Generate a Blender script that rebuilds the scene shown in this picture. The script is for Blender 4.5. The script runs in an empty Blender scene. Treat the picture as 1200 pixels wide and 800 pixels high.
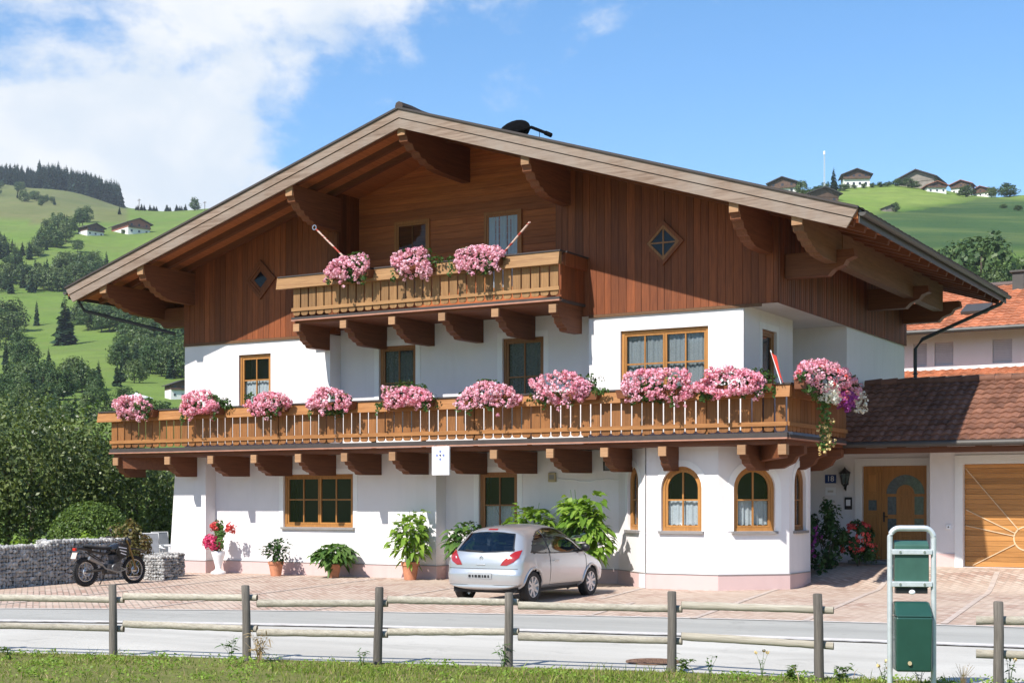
import bpy, bmesh, math, random
import numpy as np
from mathutils import Vector, Matrix

# ------------------------------------------------------------------ camera, sky, sun, exposure
scene = bpy.context.scene
col = scene.collection
F_PX, CX, HY = 1723.0, 600.0, 588.0
CAM = Vector((19.25, -30.0, 1.9))
RX, RY, FX, FY = 0.8649, 0.5018, -0.5018, 0.8649
cam = bpy.data.cameras.new('camera')
cam.sensor_width = 36.0
cam.lens = 36.0 * F_PX / 1200.0
cam.shift_y = (HY - 400.0) / 1200.0
cam.clip_end = 9000
cam_o = bpy.data.objects.new('camera', cam)
cam_o.location = CAM
cam_o.rotation_euler = (math.radians(90), 0, math.atan2(-FX, FY))
col.objects.link(cam_o)
scene.camera = cam_o

SUN_AZ = 8.0      # degrees left of the facade's normal
SUN_EL = 46.5
saz, sel = math.radians(SUN_AZ), math.radians(SUN_EL)
to_sun = Vector((-math.sin(saz) * math.cos(sel), -math.cos(saz) * math.cos(sel), math.sin(sel)))
sun = bpy.data.lights.new('sun', 'SUN')
sun.energy = 4.6
sun.angle = math.radians(0.53)
sun.color = (1.0, 0.955, 0.88)
sun_o = bpy.data.objects.new('sun', sun)
sun_o.rotation_euler = (-to_sun).to_track_quat('-Z', 'Y').to_euler()
sun_o.location = (0, -20, 40)
col.objects.link(sun_o)

scene.view_settings.view_transform = 'Standard'
scene.view_settings.look = 'None'
scene.view_settings.gamma = 1.0
scene.view_settings.exposure = 0.70
scene.view_settings.use_curve_mapping = False

world = bpy.data.worlds.new('World')
scene.world = world
world.use_nodes = True
wn = world.node_tree
for n in list(wn.nodes): wn.nodes.remove(n)
def W(t, **kw):
    n = wn.nodes.new(t)
    for k, v in kw.items(): setattr(n, k, v)
    return n
def wl(a, b): wn.links.new(a, b)
def wmath(op, a, b=None, c=None, clamp=False):
    n = W('ShaderNodeMath', operation=op); n.use_clamp = clamp
    for i, v in enumerate((a, b, c)):
        if v is None: continue
        if isinstance(v, (int, float)): n.inputs[i].default_value = v
        else: wl(v, n.inputs[i])
    return n.outputs[0]
sky = W('ShaderNodeTexSky', sky_type='NISHITA')
sky.sun_disc = False
sky.sun_elevation = sel
# Blender's NISHITA sun_rotation is measured clockwise from +Y
sky.sun_rotation = math.atan2(to_sun.x, to_sun.y)
sky.altitude = 700
sky.air_density = 1.0
sky.dust_density = 0.25
sky.ozone_density = 1.6
hsv = W('ShaderNodeHueSaturation')
hsv.inputs['Saturation'].default_value = 1.30
hsv.inputs['Value'].default_value = 1.0
wl(sky.outputs[0], hsv.inputs['Color'])
tc = W('ShaderNodeTexCoord')
sep = W('ShaderNodeSeparateXYZ'); wl(tc.outputs['Generated'], sep.inputs[0])
# azimuth measured from the house's diagonal, elevation in radians
AZ0 = math.atan2(FX, FY)
azn = wmath('SUBTRACT', wmath('ARCTAN2', sep.outputs[0], sep.outputs[1]), AZ0)
eln = wmath('ARCSINE', sep.outputs[2])
def blob(a0, e0, ra, re):
    da = wmath('DIVIDE', wmath('SUBTRACT', azn, a0), ra)
    de = wmath('DIVIDE', wmath('SUBTRACT', eln, e0), re)
    d2 = wmath('ADD', wmath('MULTIPLY', da, da), wmath('MULTIPLY', de, de))
    return wmath('SUBTRACT', 1.0, wmath('SQRT', d2))
comb = W('ShaderNodeCombineXYZ')
wl(wmath('MULTIPLY', azn, 1.0), comb.inputs[0]); wl(wmath('MULTIPLY', eln, 1.55), comb.inputs[1])
def wnoise(scale, detail, rough, off=0.0, dist=0.0):
    mp = W('ShaderNodeMapping'); mp.inputs['Location'].default_value = (off, off * 0.7, off * 0.3)
    wl(comb.outputs[0], mp.inputs['Vector'])
    n = W('ShaderNodeTexNoise'); n.inputs['Scale'].default_value = scale
    n.inputs['Detail'].default_value = detail; n.inputs['Roughness'].default_value = rough
    n.inputs['Distortion'].default_value = dist
    wl(mp.outputs[0], n.inputs['Vector']); return n.outputs[0]
n1 = wnoise(9.0, 9, 0.56, 3.1, 0.25)
n2 = wnoise(26.0, 7, 0.6, 9.7, 0.2)
mask_a = blob(-0.262, 0.215, 0.150, 0.125)     # the big bank on the left
mask_b = blob(-0.225, 0.36, 0.33, 0.088)      # its upper veil reaching right
mask_c = blob(-0.80, 0.34, 0.42, 0.22)         # more of the bank beyond the frame
mask_d = blob(1.4, 0.5, 0.9, 0.3)
mask_e = blob(-2.6, 0.45, 1.0, 0.3)
mk = wmath('MAXIMUM', wmath('MULTIPLY', mask_a, 1.15), wmath('MAXIMUM', wmath('MULTIPLY', mask_b, 0.9), wmath('MAXIMUM', mask_c, wmath('MAXIMUM', mask_d, mask_e))))
mk = wmath('MAXIMUM', mk, -0.9)
dens = wmath('ADD', wmath('ADD', wmath('MULTIPLY', mk, 1.05), wmath('MULTIPLY', wmath('SUBTRACT', n1, 0.5), 2.1)), wmath('MULTIPLY', wmath('SUBTRACT', n2, 0.5), 0.8))
cov = W('ShaderNodeMapRange', interpolation_type='SMOOTHSTEP')
cov.inputs['From Min'].default_value = -0.02; cov.inputs['From Max'].default_value = 0.56
cov.inputs['To Min'].default_value = 0.0; cov.inputs['To Max'].default_value = 0.94
wl(dens, cov.inputs[0])
shade = W('ShaderNodeMapRange', interpolation_type='SMOOTHSTEP')
shade.inputs['From Min'].default_value = 0.35; shade.inputs['From Max'].default_value = 0.68
wl(wnoise(11.0, 6, 0.55, 21.3, 0.3), shade.inputs[0])
cr = W('ShaderNodeMix', data_type='RGBA')
CLOUD = 5.15
cr.inputs[6].default_value = (0.80 * CLOUD, 0.86 * CLOUD, 0.93 * CLOUD, 1)
cr.inputs[7].default_value = (1.0 * CLOUD, 1.0 * CLOUD, 1.0 * CLOUD, 1)
wl(shade.outputs[0], cr.inputs[0])
mixc = W('ShaderNodeMix', data_type='RGBA')
wl(cov.outputs[0], mixc.inputs[0]); wl(hsv.outputs[0], mixc.inputs[6]); wl(cr.outputs[2], mixc.inputs[7])
bg = W('ShaderNodeBackground'); bg.inputs['Strength'].default_value = 0.128
wl(mixc.outputs[2], bg.inputs['Color'])
wo = W('ShaderNodeOutputWorld'); wl(bg.outputs[0], wo.inputs['Surface'])

# ------------------------------------------------------------------ helpers
rng = random.Random(7)
def onY(px, py, Y):
    """world point seen at pixel (px,py) of the 1200x800 photo on the plane y = Y"""
    k = (px - CX) / F_PX
    dx, dy, dz = RX * k + FX, RY * k + FY, (HY - py) / F_PX
    t = (Y - CAM.y) / dy
    return Vector((CAM.x + t * dx, Y, CAM.z + t * dz))
def polar(px, d):
    """ground position at depth d along the direction of column px"""
    k = (px - CX) / F_PX
    return CAM.x + d * (RX * k + FX), CAM.y + d * (RY * k + FY)
def sstep(a, b, x):
    t = min(1, max(0, (x - a) / (b - a))); return t * t * (3 - 2 * t)
def gz(x, y):
    """height of the near ground: falls gently to the street, rises to the entrance"""
    if y < 0: z = 0.015 * max(y, -18)
    else: z = 0.0
    if y > 1.0 and x > 6.5:
        z += 0.42 * sstep(1.2, 4.4, y) * sstep(6.5, 8.0, x)
    return z

def tag(o, label=None, cat=None, group=None, kind=None):
    if label: o['label'] = label
    if cat: o['category'] = cat
    if group: o['group'] = group
    if kind: o['kind'] = kind
    return o
def empty(name, loc=(0, 0, 0), rz=0.0, label=None, cat=None, group=None, parent=None):
    o = bpy.data.objects.new(name, None)
    o.empty_display_size = 0.3
    o.location = loc; o.rotation_euler = (0, 0, rz)
    col.objects.link(o)
    if parent: o.parent = parent
    return tag(o, label, cat, group)
def copy_tree(o, parent=None):
    c = o.copy(); col.objects.link(c); c.parent = parent
    for ch in list(o.children): copy_tree(ch, c)
    return c

class MB:
    """collects shapes, then links them as ONE mesh object"""
    def __init__(s): s.v = []; s.f = []; s.r = []; s.m = []; s.cr = rng.random(); s.cm = 0
    def isl(s): s.cr = rng.random(); return s
    def add(s, vs, fs):
        b = len(s.v); s.v.extend([tuple(p) for p in vs])
        for f in fs: s.f.append(tuple(i + b for i in f)); s.r.append(s.cr); s.m.append(s.cm)
    def hexa(s, p):
        """8 corners: bottom 0-3 ccw, top 4-7"""
        s.add(p, [(3, 2, 1, 0), (4, 5, 6, 7), (0, 1, 5, 4), (1, 2, 6, 5), (2, 3, 7, 6), (3, 0, 4, 7)]); return s
    def box(s, x0, x1, y0, y1, z0, z1, isl=True):
        if isl: s.isl()
        return s.hexa([(x0, y0, z0), (x1, y0, z0), (x1, y1, z0), (x0, y1, z0), (x0, y0, z1), (x1, y0, z1), (x1, y1, z1), (x0, y1, z1)])
    def fbox(s, T, u0, u1, v0, v1, n0, n1):
        s.isl()
        return s.hexa([T(u0, v0, n0), T(u1, v0, n0), T(u1, v0, n1), T(u0, v0, n1), T(u0, v1, n0), T(u1, v1, n0), T(u1, v1, n1), T(u0, v1, n1)])
    def obox(s, c, ax, ay, az, hx, hy, hz):
        s.isl(); c = Vector(c); ax, ay, az = Vector(ax).normalized(), Vector(ay).normalized(), Vector(az).normalized()
        P = [c + ax * (i * hx) + ay * (j * hy) + az * (k * hz) for k in (-1, 1) for i, j in ((-1, -1), (1, -1), (1, 1), (-1, 1))]
        return s.hexa(P)
    def beam(s, a, b, w, h, up=(0, 0, 1)):
        a, b = Vector(a), Vector(b); d = (b - a); L = d.length; d.normalize()
        x = d.cross(Vector(up)); x.normalize(); z = x.cross(d)
        return s.obox((a + b) / 2, d, x, z, L / 2, w / 2, h / 2)
    def prism(s, pts, T, n0, n1):
        """closed 2-D polygon (u,v) extruded from n0 to n1 in frame T"""
        s.isl(); k = len(pts)
        vs = [T(u, v, n0) for u, v in pts] + [T(u, v, n1) for u, v in pts]
        fs = [tuple(range(k - 1, -1, -1)), tuple(range(k, 2 * k))]
        fs += [(i, (i + 1) % k, (i + 1) % k + k, i + k) for i in range(k)]
        s.add(vs, fs); return s
    def ring(s, po, pi, T, n0, n1):
        """frame between two outlines of equal length"""
        s.isl(); k = len(po)
        vs = [T(u, v, n0) for u, v in po] + [T(u, v, n0) for u, v in pi] + [T(u, v, n1) for u, v in po] + [T(u, v, n1) for u, v in pi]
        fs = []
        for i in range(k):
            j = (i + 1) % k
            fs += [(2*k+i, 2*k+j, 3*k+j, 3*k+i), (i, i+k, j+k, j), (i, j, 2*k+j, 2*k+i), (k+i, 3*k+i, 3*k+j, k+j)]
        s.add(vs, fs); return s
    def tube(s, path, r, n=8, cap=True, r_end=None, isl=True):
        if isl: s.isl()
        path = [Vector(p) for p in path]; k = len(path); vs = []
        up = Vector((0.013, 0.021, 1))
        for i, p in enumerate(path):
            d = (path[min(i + 1, k - 1)] - path[max(i - 1, 0)]).normalized()
            if abs(d.dot(up.normalized())) > 0.97: x = d.cross(Vector((0, 1, 0.03)))
            else: x = d.cross(up)
            x.normalize(); y = x.cross(d)
            if isinstance(r, (list, tuple)): rr = r[i]
            elif r_end is not None: rr = r + (r_end - r) * i / (k - 1)
            else: rr = r
            for j in range(n):
                a = 2 * math.pi * j / n
                vs.append(p + x * (rr * math.cos(a)) + y * (rr * math.sin(a)))
        fs = [(i*n+j, i*n+(j+1) % n, (i+1)*n+(j+1) % n, (i+1)*n+j) for i in range(k-1) for j in range(n)]
        if cap: fs += [tuple(range(n-1, -1, -1)), tuple(range((k-1)*n, k*n))]
        s.add(vs, fs); return s
    def lathe(s, prof, c=(0, 0, 0), n=20, axis='z', cap=True):
        s.isl(); c = Vector(c); vs = []
        for r, h in prof:
            for j in range(n):
                a = 2*math.pi*j/n; ca, sa = r*math.cos(a), r*math.sin(a)
                p = {'z': (ca, sa, h), 'x': (h, ca, sa), 'y': (ca, h, sa)}[axis]
                vs.append(c + Vector(p))
        k = len(prof)
        fs = [(i*n+j, i*n+(j+1) % n, (i+1)*n+(j+1) % n, (i+1)*n+j) for i in range(k-1) for j in range(n)]
        if cap:
            if prof[0][0] > 1e-5: fs.append(tuple(range(n-1, -1, -1)))
            if prof[-1][0] > 1e-5: fs.append(tuple(range((k-1)*n, k*n)))
        s.add(vs, fs); return s
    def torus(s, c, R, r, axis='x', n=28, m=8):
        s.isl(); c = Vector(c); vs = []
        for i in range(n):
            a = 2*math.pi*i/n
            for j in range(m):
                b = 2*math.pi*j/m; q = R + r*math.cos(b); h = r*math.sin(b)
                p = {'x': (h, q*math.cos(a), q*math.sin(a)), 'y': (q*math.cos(a), h, q*math.sin(a)), 'z': (q*math.cos(a), q*math.sin(a), h)}[axis]
                vs.append(c + Vector(p))
        fs = [(i*m+j, ((i+1) % n)*m+j, ((i+1) % n)*m+(j+1) % m, i*m+(j+1) % m) for i in range(n) for j in range(m)]
        s.add(vs, fs); return s
    def sphere(s, c, r, n=10, sc=(1, 1, 1)):
        prof = [(max(1e-6, r*math.sin(math.pi*i/n)), -r*math.cos(math.pi*i/n)) for i in range(n+1)]
        s.isl(); k0 = len(s.v); s.lathe([(p[0], p[1]) for p in prof], (0, 0, 0), n*2, cap=False)
        for i in range(k0, len(s.v)):
            p = s.v[i]; s.v[i] = (c[0]+p[0]*sc[0], c[1]+p[1]*sc[1], c[2]+p[2]*sc[2])
        return s
    def build(s, name, mats, parent=None, smooth=False, loc=None, fixn=True, bevel=0.0):
        me = bpy.data.meshes.new(name)
        me.from_pydata(s.v, [], s.f)
        if fixn:
            bm = bmesh.new(); bm.from_mesh(me)
            lay = bm.faces.layers.float.new('rnd')
            bm.faces.ensure_lookup_table()
            for i, f in enumerate(bm.faces): f[lay] = s.r[i]; f.material_index = s.m[i]; f.smooth = smooth
            bmesh.ops.recalc_face_normals(bm, faces=bm.faces)
            bm.to_mesh(me); bm.free()
        else:
            at = me.attributes.new('rnd', 'FLOAT', 'FACE'); at.data.foreach_set('value', s.r)
            me.polygons.foreach_set('material_index', s.m)
            if smooth: me.polygons.foreach_set('use_smooth', [True]*len(s.f))
        if not isinstance(mats, (list, tuple)): mats = [mats]
        for m in mats: me.materials.append(m)
        o = bpy.data.objects.new(name, me); col.objects.link(o)
        if parent: o.parent = parent
        if loc is not None: o.location = loc
        if smooth:
            md = o.modifiers.new('edge', 'EDGE_SPLIT'); md.split_angle = math.radians(42)
        if bevel:
            b = o.modifiers.new('bevel', 'BEVEL'); b.width = bevel; b.segments = 2; b.limit_method = 'ANGLE'
        return o

def mesh_np(name, V, Fq, rnd, mats, parent=None, loc=None, midx=None, smooth=False):
    """fast mesh of many quads (or tris) from numpy arrays"""
    V = np.asarray(V, np.float32); Fq = np.asarray(Fq, np.int32)
    me = bpy.data.meshes.new(name); nf, k = Fq.shape
    me.vertices.add(len(V)); me.vertices.foreach_set('co', V.ravel())
    me.loops.add(nf*k); me.loops.foreach_set('vertex_index', Fq.ravel())
    me.polygons.add(nf)
    me.polygons.foreach_set('loop_start', np.arange(0, nf*k, k, dtype=np.int32))
    at = me.attributes.new('rnd', 'FLOAT', 'FACE'); at.data.foreach_set('value', np.asarray(rnd, np.float32))
    if not isinstance(mats, (list, tuple)): mats = [mats]
    for m in mats: me.materials.append(m)
    if midx is not None: me.polygons.foreach_set('material_index', np.asarray(midx, np.int32))
    me.update(calc_edges=True); me.validate()
    if smooth: me.polygons.foreach_set('use_smooth', np.ones(nf, bool))
    o = bpy.data.objects.new(name, me); col.objects.link(o)
    if parent: o.parent = parent
    if loc is not None: o.location = loc
    return o

def frame(O, U, N):
    O, U, N = Vector(O), Vector(U).normalized(), Vector(N).normalized()
    return lambda u, v, n: O + U*u + Vector((0, 0, v)) + N*n

def leaf_cards(rs, C, N, L, Wd, fold=0.0):
    """rhombus leaves: centres C, directions N (outward), length L, width Wd"""
    n = len(C)
    N = N / (np.linalg.norm(N, axis=1, keepdims=True) + 1e-9)
    q = rs.normal(size=(n, 3)); T = np.cross(N, q); T /= (np.linalg.norm(T, axis=1, keepdims=True) + 1e-9)
    B = np.cross(N, T)
    L = np.asarray(L).reshape(-1, 1); Wd = np.asarray(Wd).reshape(-1, 1)
    V = np.stack([C - T*L*0.5, C + B*Wd*0.5 - T*L*0.05 + N*fold*L, C + T*L*0.5, C - B*Wd*0.5 - T*L*0.05 + N*fold*L], 1).reshape(-1, 3)
    Fq = np.arange(4*n).reshape(n, 4)
    return V, Fq

# ------------------------------------------------------------------ materials
class NT:
    def __init__(s, name):
        s.m = bpy.data.materials.new(name); s.m.use_nodes = True; s.t = s.m.node_tree
        for n in list(s.t.nodes): s.t.nodes.remove(n)
        s.out = s.n('ShaderNodeOutputMaterial')
        s.tc = s.n('ShaderNodeTexCoord')
    def n(s, t, **kw):
        x = s.t.nodes.new(t)
        for k, v in kw.items(): setattr(x, k, v)
        return x
    def l(s, a, b): s.t.links.new(a, b)
    def set(s, inp, v):
        if isinstance(v, (int, float)): inp.default_value = v
        elif isinstance(v, (tuple, list)): inp.default_value = tuple(v) + ((1,) if len(v) == 3 and len(inp.default_value) == 4 else ())
        else: s.l(v, inp)
    def math(s, op, a, b=None, clamp=False):
        x = s.n('ShaderNodeMath', operation=op); x.use_clamp = clamp
        s.set(x.inputs[0], a)
        if b is not None: s.set(x.inputs[1], b)
        return x.outputs[0]
    def noise(s, scale=5, detail=4, rough=0.55, vec=(1, 1, 1), rot=(0, 0, 0), dist=0.0, coord='Object'):
        mp = s.n('ShaderNodeMapping'); mp.inputs['Scale'].default_value = vec; mp.inputs['Rotation'].default_value = rot
        s.l(s.tc.outputs[coord], mp.inputs[0])
        x = s.n('ShaderNodeTexNoise'); x.inputs['Scale'].default_value = scale; x.inputs['Detail'].default_value = detail
        x.inputs['Roughness'].default_value = rough; x.inputs['Distortion'].default_value = dist
        s.l(mp.outputs[0], x.inputs['Vector']); return x.outputs[0]
    def ramp(s, f, a, b, lo=0.35, hi=0.65, mid=None):
        x = s.n('ShaderNodeValToRGB'); s.l(f, x.inputs[0])
        x.color_ramp.elements[0].position = lo; x.color_ramp.elements[0].color = tuple(a) + (1,)
        x.color_ramp.elements[1].position = hi; x.color_ramp.elements[1].color = tuple(b) + (1,)
        if mid:
            e = x.color_ramp.elements.new(mid[0]); e.color = tuple(mid[1]) + (1,)
        return x.outputs[0]
    def mix(s, f, a, b, mode='MIX'):
        x = s.n('ShaderNodeMix', data_type='RGBA', blend_type=mode)
        s.set(x.inputs[0], f); s.set(x.inputs[6], a); s.set(x.inputs[7], b); return x.outputs[2]
    def rnd(s):
        x = s.n('ShaderNodeAttribute'); x.attribute_name = 'rnd'; return x.outputs['Fac']
    def mr(s, f, a0, a1, b0, b1):
        x = s.n('ShaderNodeMapRange'); s.l(f, x.inputs[0])
        for i, v in enumerate((a0, a1, b0, b1)): x.inputs[1+i].default_value = v
        return x.outputs[0]
    def bump(s, h, strength=0.4, dist=0.02):
        x = s.n('ShaderNodeBump'); x.inputs['Strength'].default_value = strength; x.inputs['Distance'].default_value = dist
        s.l(h, x.inputs['Height']); return x.outputs[0]
    def pbr(s, base, rough=0.6, metal=0.0, spec=0.5, normal=None, coat=0.0, alpha=None, trans=None):
        b = s.n('ShaderNodeBsdfPrincipled')
        s.set(b.inputs['Base Color'], base); s.set(b.inputs['Roughness'], rough); s.set(b.inputs['Metallic'], metal)
        s.set(b.inputs['Specular IOR Level'], spec)
        if coat: b.inputs['Coat Weight'].default_value = coat; b.inputs['Coat Roughness'].default_value = 0.06
        if normal is not None: s.l(normal, b.inputs['Normal'])
        sh = b.outputs[0]
        s.l(sh, s.out.inputs['Surface']); return s.m

def m_plain(name, c, rough=0.6, metal=0.0, spec=0.5, var=0.12, sc=6, coat=0.0, bump=0.0):
    t = NT(name); n = t.noise(sc, 5, 0.6)
    d = tuple(x*(1-var) for x in c); e = tuple(min(1, x*(1+var)) for x in c)
    base = t.ramp(n, d, e, 0.3, 0.7)
    nm = t.bump(t.noise(sc*14, 3, 0.6), bump, 0.01) if bump else None
    return t.pbr(base, rough, metal, spec, nm, coat)
def m_wood(name, c1, c2, axis='z', rough=0.62, grain=1.0, var=0.35, knots=True, weather=None):
    """wood with grain along axis; 'rnd' makes each board a little different"""
    t = NT(name); s = {'x': (0.35, 9, 9), 'y': (9, 0.35, 9), 'z': (9, 9, 0.35)}[axis]
    g = t.noise(2.6*grain, 6, 0.62, s, dist=0.6)
    fine = t.noise(9*grain, 4, 0.6, s)
    base = t.ramp(g, c1, c2, 0.32, 0.70)
    base = t.mix(0.35, base, t.ramp(fine, tuple(x*0.6 for x in c1), tuple(min(1, x*1.15) for x in c2), 0.3, 0.7))
    v = t.mr(t.rnd(), 0, 1, 1-var, 1+var*0.6)
    vv = t.n('ShaderNodeCombineColor'); [t.l(v, vv.inputs[i]) for i in range(3)]
    base = t.mix(1.0, base, vv.outputs[0], 'MULTIPLY')
    if weather:
        w = t.noise(0.9, 5, 0.65, (1, 1, 1)); f = t.mr(w, 0.42, 0.68, 0, 0.75)
        base = t.mix(f, base, weather)
    nm = t.bump(fine, 0.35, 0.006)
    return t.pbr(base, rough, 0, 0.35, nm)
def m_leaf(name, c1, c2, c3=None, trans=0.35, rough=0.5, spec=0.35):
    t = NT(name); r = t.rnd()
    base = t.ramp(r, c1, c2, 0.05, 0.95, (0.55, c3) if c3 else None)
    b = t.n('ShaderNodeBsdfPrincipled'); t.set(b.inputs['Base Color'], base); b.inputs['Roughness'].default_value = rough
    b.inputs['Specular IOR Level'].default_value = spec
    tr = t.n('ShaderNodeBsdfTranslucent'); t.l(t.mix(1.0, base, (1.0, 1.0, 0.55), 'MULTIPLY'), tr.inputs[0])
    mx = t.n('ShaderNodeMixShader'); mx.inputs[0].default_value = trans
    t.l(b.outputs[0], mx.inputs[1]); t.l(tr.outputs[0], mx.inputs[2]); t.l(mx.outputs[0], t.out.inputs['Surface'])
    return t.m
def m_glass(name, tint=(0.86, 0.9, 0.92), refl=1.0):
    t = NT(name)
    tr = t.n('ShaderNodeBsdfTransparent'); tr.inputs[0].default_value = tint + (1,)
    gl = t.n('ShaderNodeBsdfGlossy'); gl.inputs['Roughness'].default_value = 0.02
    nm = t.bump(t.noise(0.8, 2, 0.5), 0.05, 0.05); t.l(nm, gl.inputs['Normal'])
    ge = t.n('ShaderNodeNewGeometry'); dt = t.n('ShaderNodeVectorMath', operation='DOT_PRODUCT'); t.l(ge.outputs['Incoming'], dt.inputs[0]); t.l(ge.outputs['Normal'], dt.inputs[1])
    sch = t.math('POWER', t.math('SUBTRACT', 1.0, t.math('ABSOLUTE', dt.outputs['Value']), True), 5.0)
    mx = t.n('ShaderNodeMixShader'); t.l(t.math('MULTIPLY', t.math('ADD', 0.045, t.math('MULTIPLY', sch, 0.9)), 1.6*refl, True), mx.inputs[0])
    t.l(tr.outputs[0], mx.inputs[1]); t.l(gl.outputs[0], mx.inputs[2]); t.l(mx.outputs[0], t.out.inputs['Surface'])
    return t.m
def m_sheer(name, c, alpha=0.25):
    t = NT(name)
    d = t.n('ShaderNodeBsdfDiffuse'); d.inputs[0].default_value = c + (1,)
    tl = t.n('ShaderNodeBsdfTranslucent'); tl.inputs[0].default_value = c + (1,)
    m1 = t.n('ShaderNodeMixShader'); m1.inputs[0].default_value = 0.25; t.l(d.outputs[0], m1.inputs[1]); t.l(tl.outputs[0], m1.inputs[2])
    tr = t.n('ShaderNodeBsdfTransparent')
    lace = t.noise(60, 2, 0.5); f = t.mr(lace, 0.4, 0.6, alpha*0.5, min(1, alpha*1.6))
    m2 = t.n('ShaderNodeMixShader'); t.l(f, m2.inputs[0]); t.l(m1.outputs[0], m2.inputs[1]); t.l(tr.outputs[0], m2.inputs[2])
    t.l(m2.outputs[0], t.out.inputs['Surface']); return t.m

M = {}
def plaster(name, c, stain=0.06):
    t = NT(name)
    big = t.noise(0.55, 6, 0.62); fine = t.noise(55, 4, 0.6); streak = t.noise(1.4, 5, 0.6, (2.4, 2.4, 0.22))
    base = t.ramp(big, tuple(x*(1-stain) for x in c), c, 0.3, 0.62)
    base = t.mix(t.mr(streak, 0.50, 0.75, 0, 0.5), base, tuple(x*0.84 for x in c))
    trowel = t.noise(6, 5, 0.6); base = t.mix(t.mr(trowel, 0.4, 0.7, 0, 0.25), base, tuple(x*0.9 for x in c))
    return t.pbr(base, 0.86, 0, 0.2, t.bump(fine, 0.28, 0.012))
M['plaster'] = plaster('white_plaster', (0.78, 0.745, 0.745))
M['plaster_trim'] = plaster('white_plaster_trim', (0.84, 0.83, 0.82), 0.03)
M['plinth'] = plaster('pink_plinth_render', (0.62, 0.45, 0.43))
M['soffit'] = plaster('white_soffit', (0.74, 0.72, 0.70), 0.03)
M['clad'] = m_wood('dark_red_brown_boards', (0.125, 0.031, 0.009), (0.29, 0.083, 0.025), 'z', 0.6, 1.0, 0.32)
M['clad_h'] = m_wood('dark_red_brown_boards_level', (0.31, 0.080, 0.023), (0.58, 0.175, 0.054), 'x', 0.6, 1.0, 0.3)
M['clad_side'] = m_wood('dark_brown_side_boards', (0.105, 0.028, 0.009), (0.225, 0.066, 0.021), 'z', 0.6, 1.0, 0.4)
M['beam'] = m_wood('brown_beam', (0.105, 0.033, 0.012), (0.205, 0.072, 0.028), 'y', 0.62, 1.0, 0.2)
M['beam_x'] = m_wood('brown_beam_cross', (0.105, 0.033, 0.012), (0.20, 0.070, 0.027), 'x', 0.62, 1.0, 0.2)
M['purlin_light'] = m_wood('weathered_purlin', (0.10, 0.046, 0.020), (0.19, 0.092, 0.042), 'y', 0.66, 0.9, 0.15)
M['soffit_wood'] = m_wood('roof_underside_boards', (0.23, 0.070, 0.020), (0.43, 0.150, 0.048), 'y', 0.62, 1.0, 0.3)
M['barge'] = m_wood('weathered_barge_board', (0.14, 0.085, 0.055), (0.33, 0.245, 0.19), 'x', 0.75, 0.8, 0.15, weather=(0.27, 0.225, 0.19))
M['balc'] = m_wood('honey_balcony_boards', (0.165, 0.062, 0.016), (0.33, 0.140, 0.044), 'z', 0.58, 1.1, 0.28)
M['balc_x'] = m_wood('honey_balcony_rail', (0.22, 0.085, 0.024), (0.40, 0.185, 0.062), 'x', 0.58, 0.9, 0.18)
M['balc_y'] = m_wood('brown_balcony_rail_side', (0.16, 0.062, 0.020), (0.30, 0.13, 0.045), 'y', 0.58, 0.9, 0.18)
M['balc_up'] = m_wood('pale_upper_balcony_boards', (0.185, 0.088, 0.032), (0.35, 0.195, 0.080), 'z', 0.6, 1.1, 0.25)
M['balc_up_x'] = m_wood('pale_upper_balcony_rail', (0.22, 0.105, 0.040), (0.40, 0.225, 0.095), 'x', 0.6, 0.9, 0.2)
M['cap'] = m_wood('pale_beam_end', (0.28, 0.145, 0.068), (0.42, 0.245, 0.13), 'x', 0.7, 1.0, 0.2)
M['dark_edge'] = m_plain('dark_tar_edge', (0.045, 0.035, 0.032), 0.7)
M['copper'] = m_plain('copper_brown_flashing', (0.45, 0.22, 0.15), 0.5, 0.3)
M['frame'] = m_wood('orange_window_wood', (0.30, 0.125, 0.032), (0.48, 0.225, 0.062), 'z', 0.45, 1.0, 0.15)
M['frame_dark'] = m_wood('brown_window_wood', (0.215, 0.095, 0.035), (0.36, 0.17, 0.062), 'z', 0.5, 1.0, 0.15)
M['glass'] = m_glass('window_glass', (0.80, 0.84, 0.86), 0.7)
M['glass_dark'] = m_glass('dark_window_glass', (0.5, 0.53, 0.55), 0.35)
M['room'] = m_plain('dark_room', (0.012, 0.012, 0.014), 0.9)  # near-black, puts the darkness of the unlit rooms into the colour
M['curtain'] = m_sheer('white_lace_curtain', (0.86, 0.90, 0.92), 0.22)
M['curtain_grey'] = m_sheer('grey_sheer_curtain', (0.44, 0.47, 0.49), 0.22)
M['curtain_attic'] = m_sheer('attic_curtain', (0.80, 0.83, 0.86), 0.05)
M['curtain_dark'] = m_sheer('dark_sheer_curtain', (0.20, 0.23, 0.26), 0.30)
M['sill'] = m_plain('grey_stone_sill', (0.24, 0.22, 0.21), 0.6, bump=0.2)
M['gutter'] = m_plain('grey_gutter_metal', (0.075, 0.068, 0.062), 0.55, 0.3)
M['pipe'] = m_plain('dark_downpipe', (0.045, 0.05, 0.058), 0.45, 0.3)
M['black'] = m_plain('black_metal', (0.012, 0.012, 0.013), 0.42)
M['rubber'] = m_plain('rubber', (0.016, 0.016, 0.017), 0.8, bump=0.2)
M['white'] = m_plain('white_paint', (0.80, 0.80, 0.80), 0.5, var=0.04)
M['steel'] = m_plain('galvanised_steel', (0.62, 0.65, 0.66), 0.42, 0.45, var=0.1, sc=14)
M['chrome'] = m_plain('bright_metal', (0.62, 0.62, 0.63), 0.25, 0.9)
M['terracotta'] = m_plain('terracotta', (0.52, 0.215, 0.115), 0.8, var=0.2, sc=9, bump=0.25)
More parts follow.
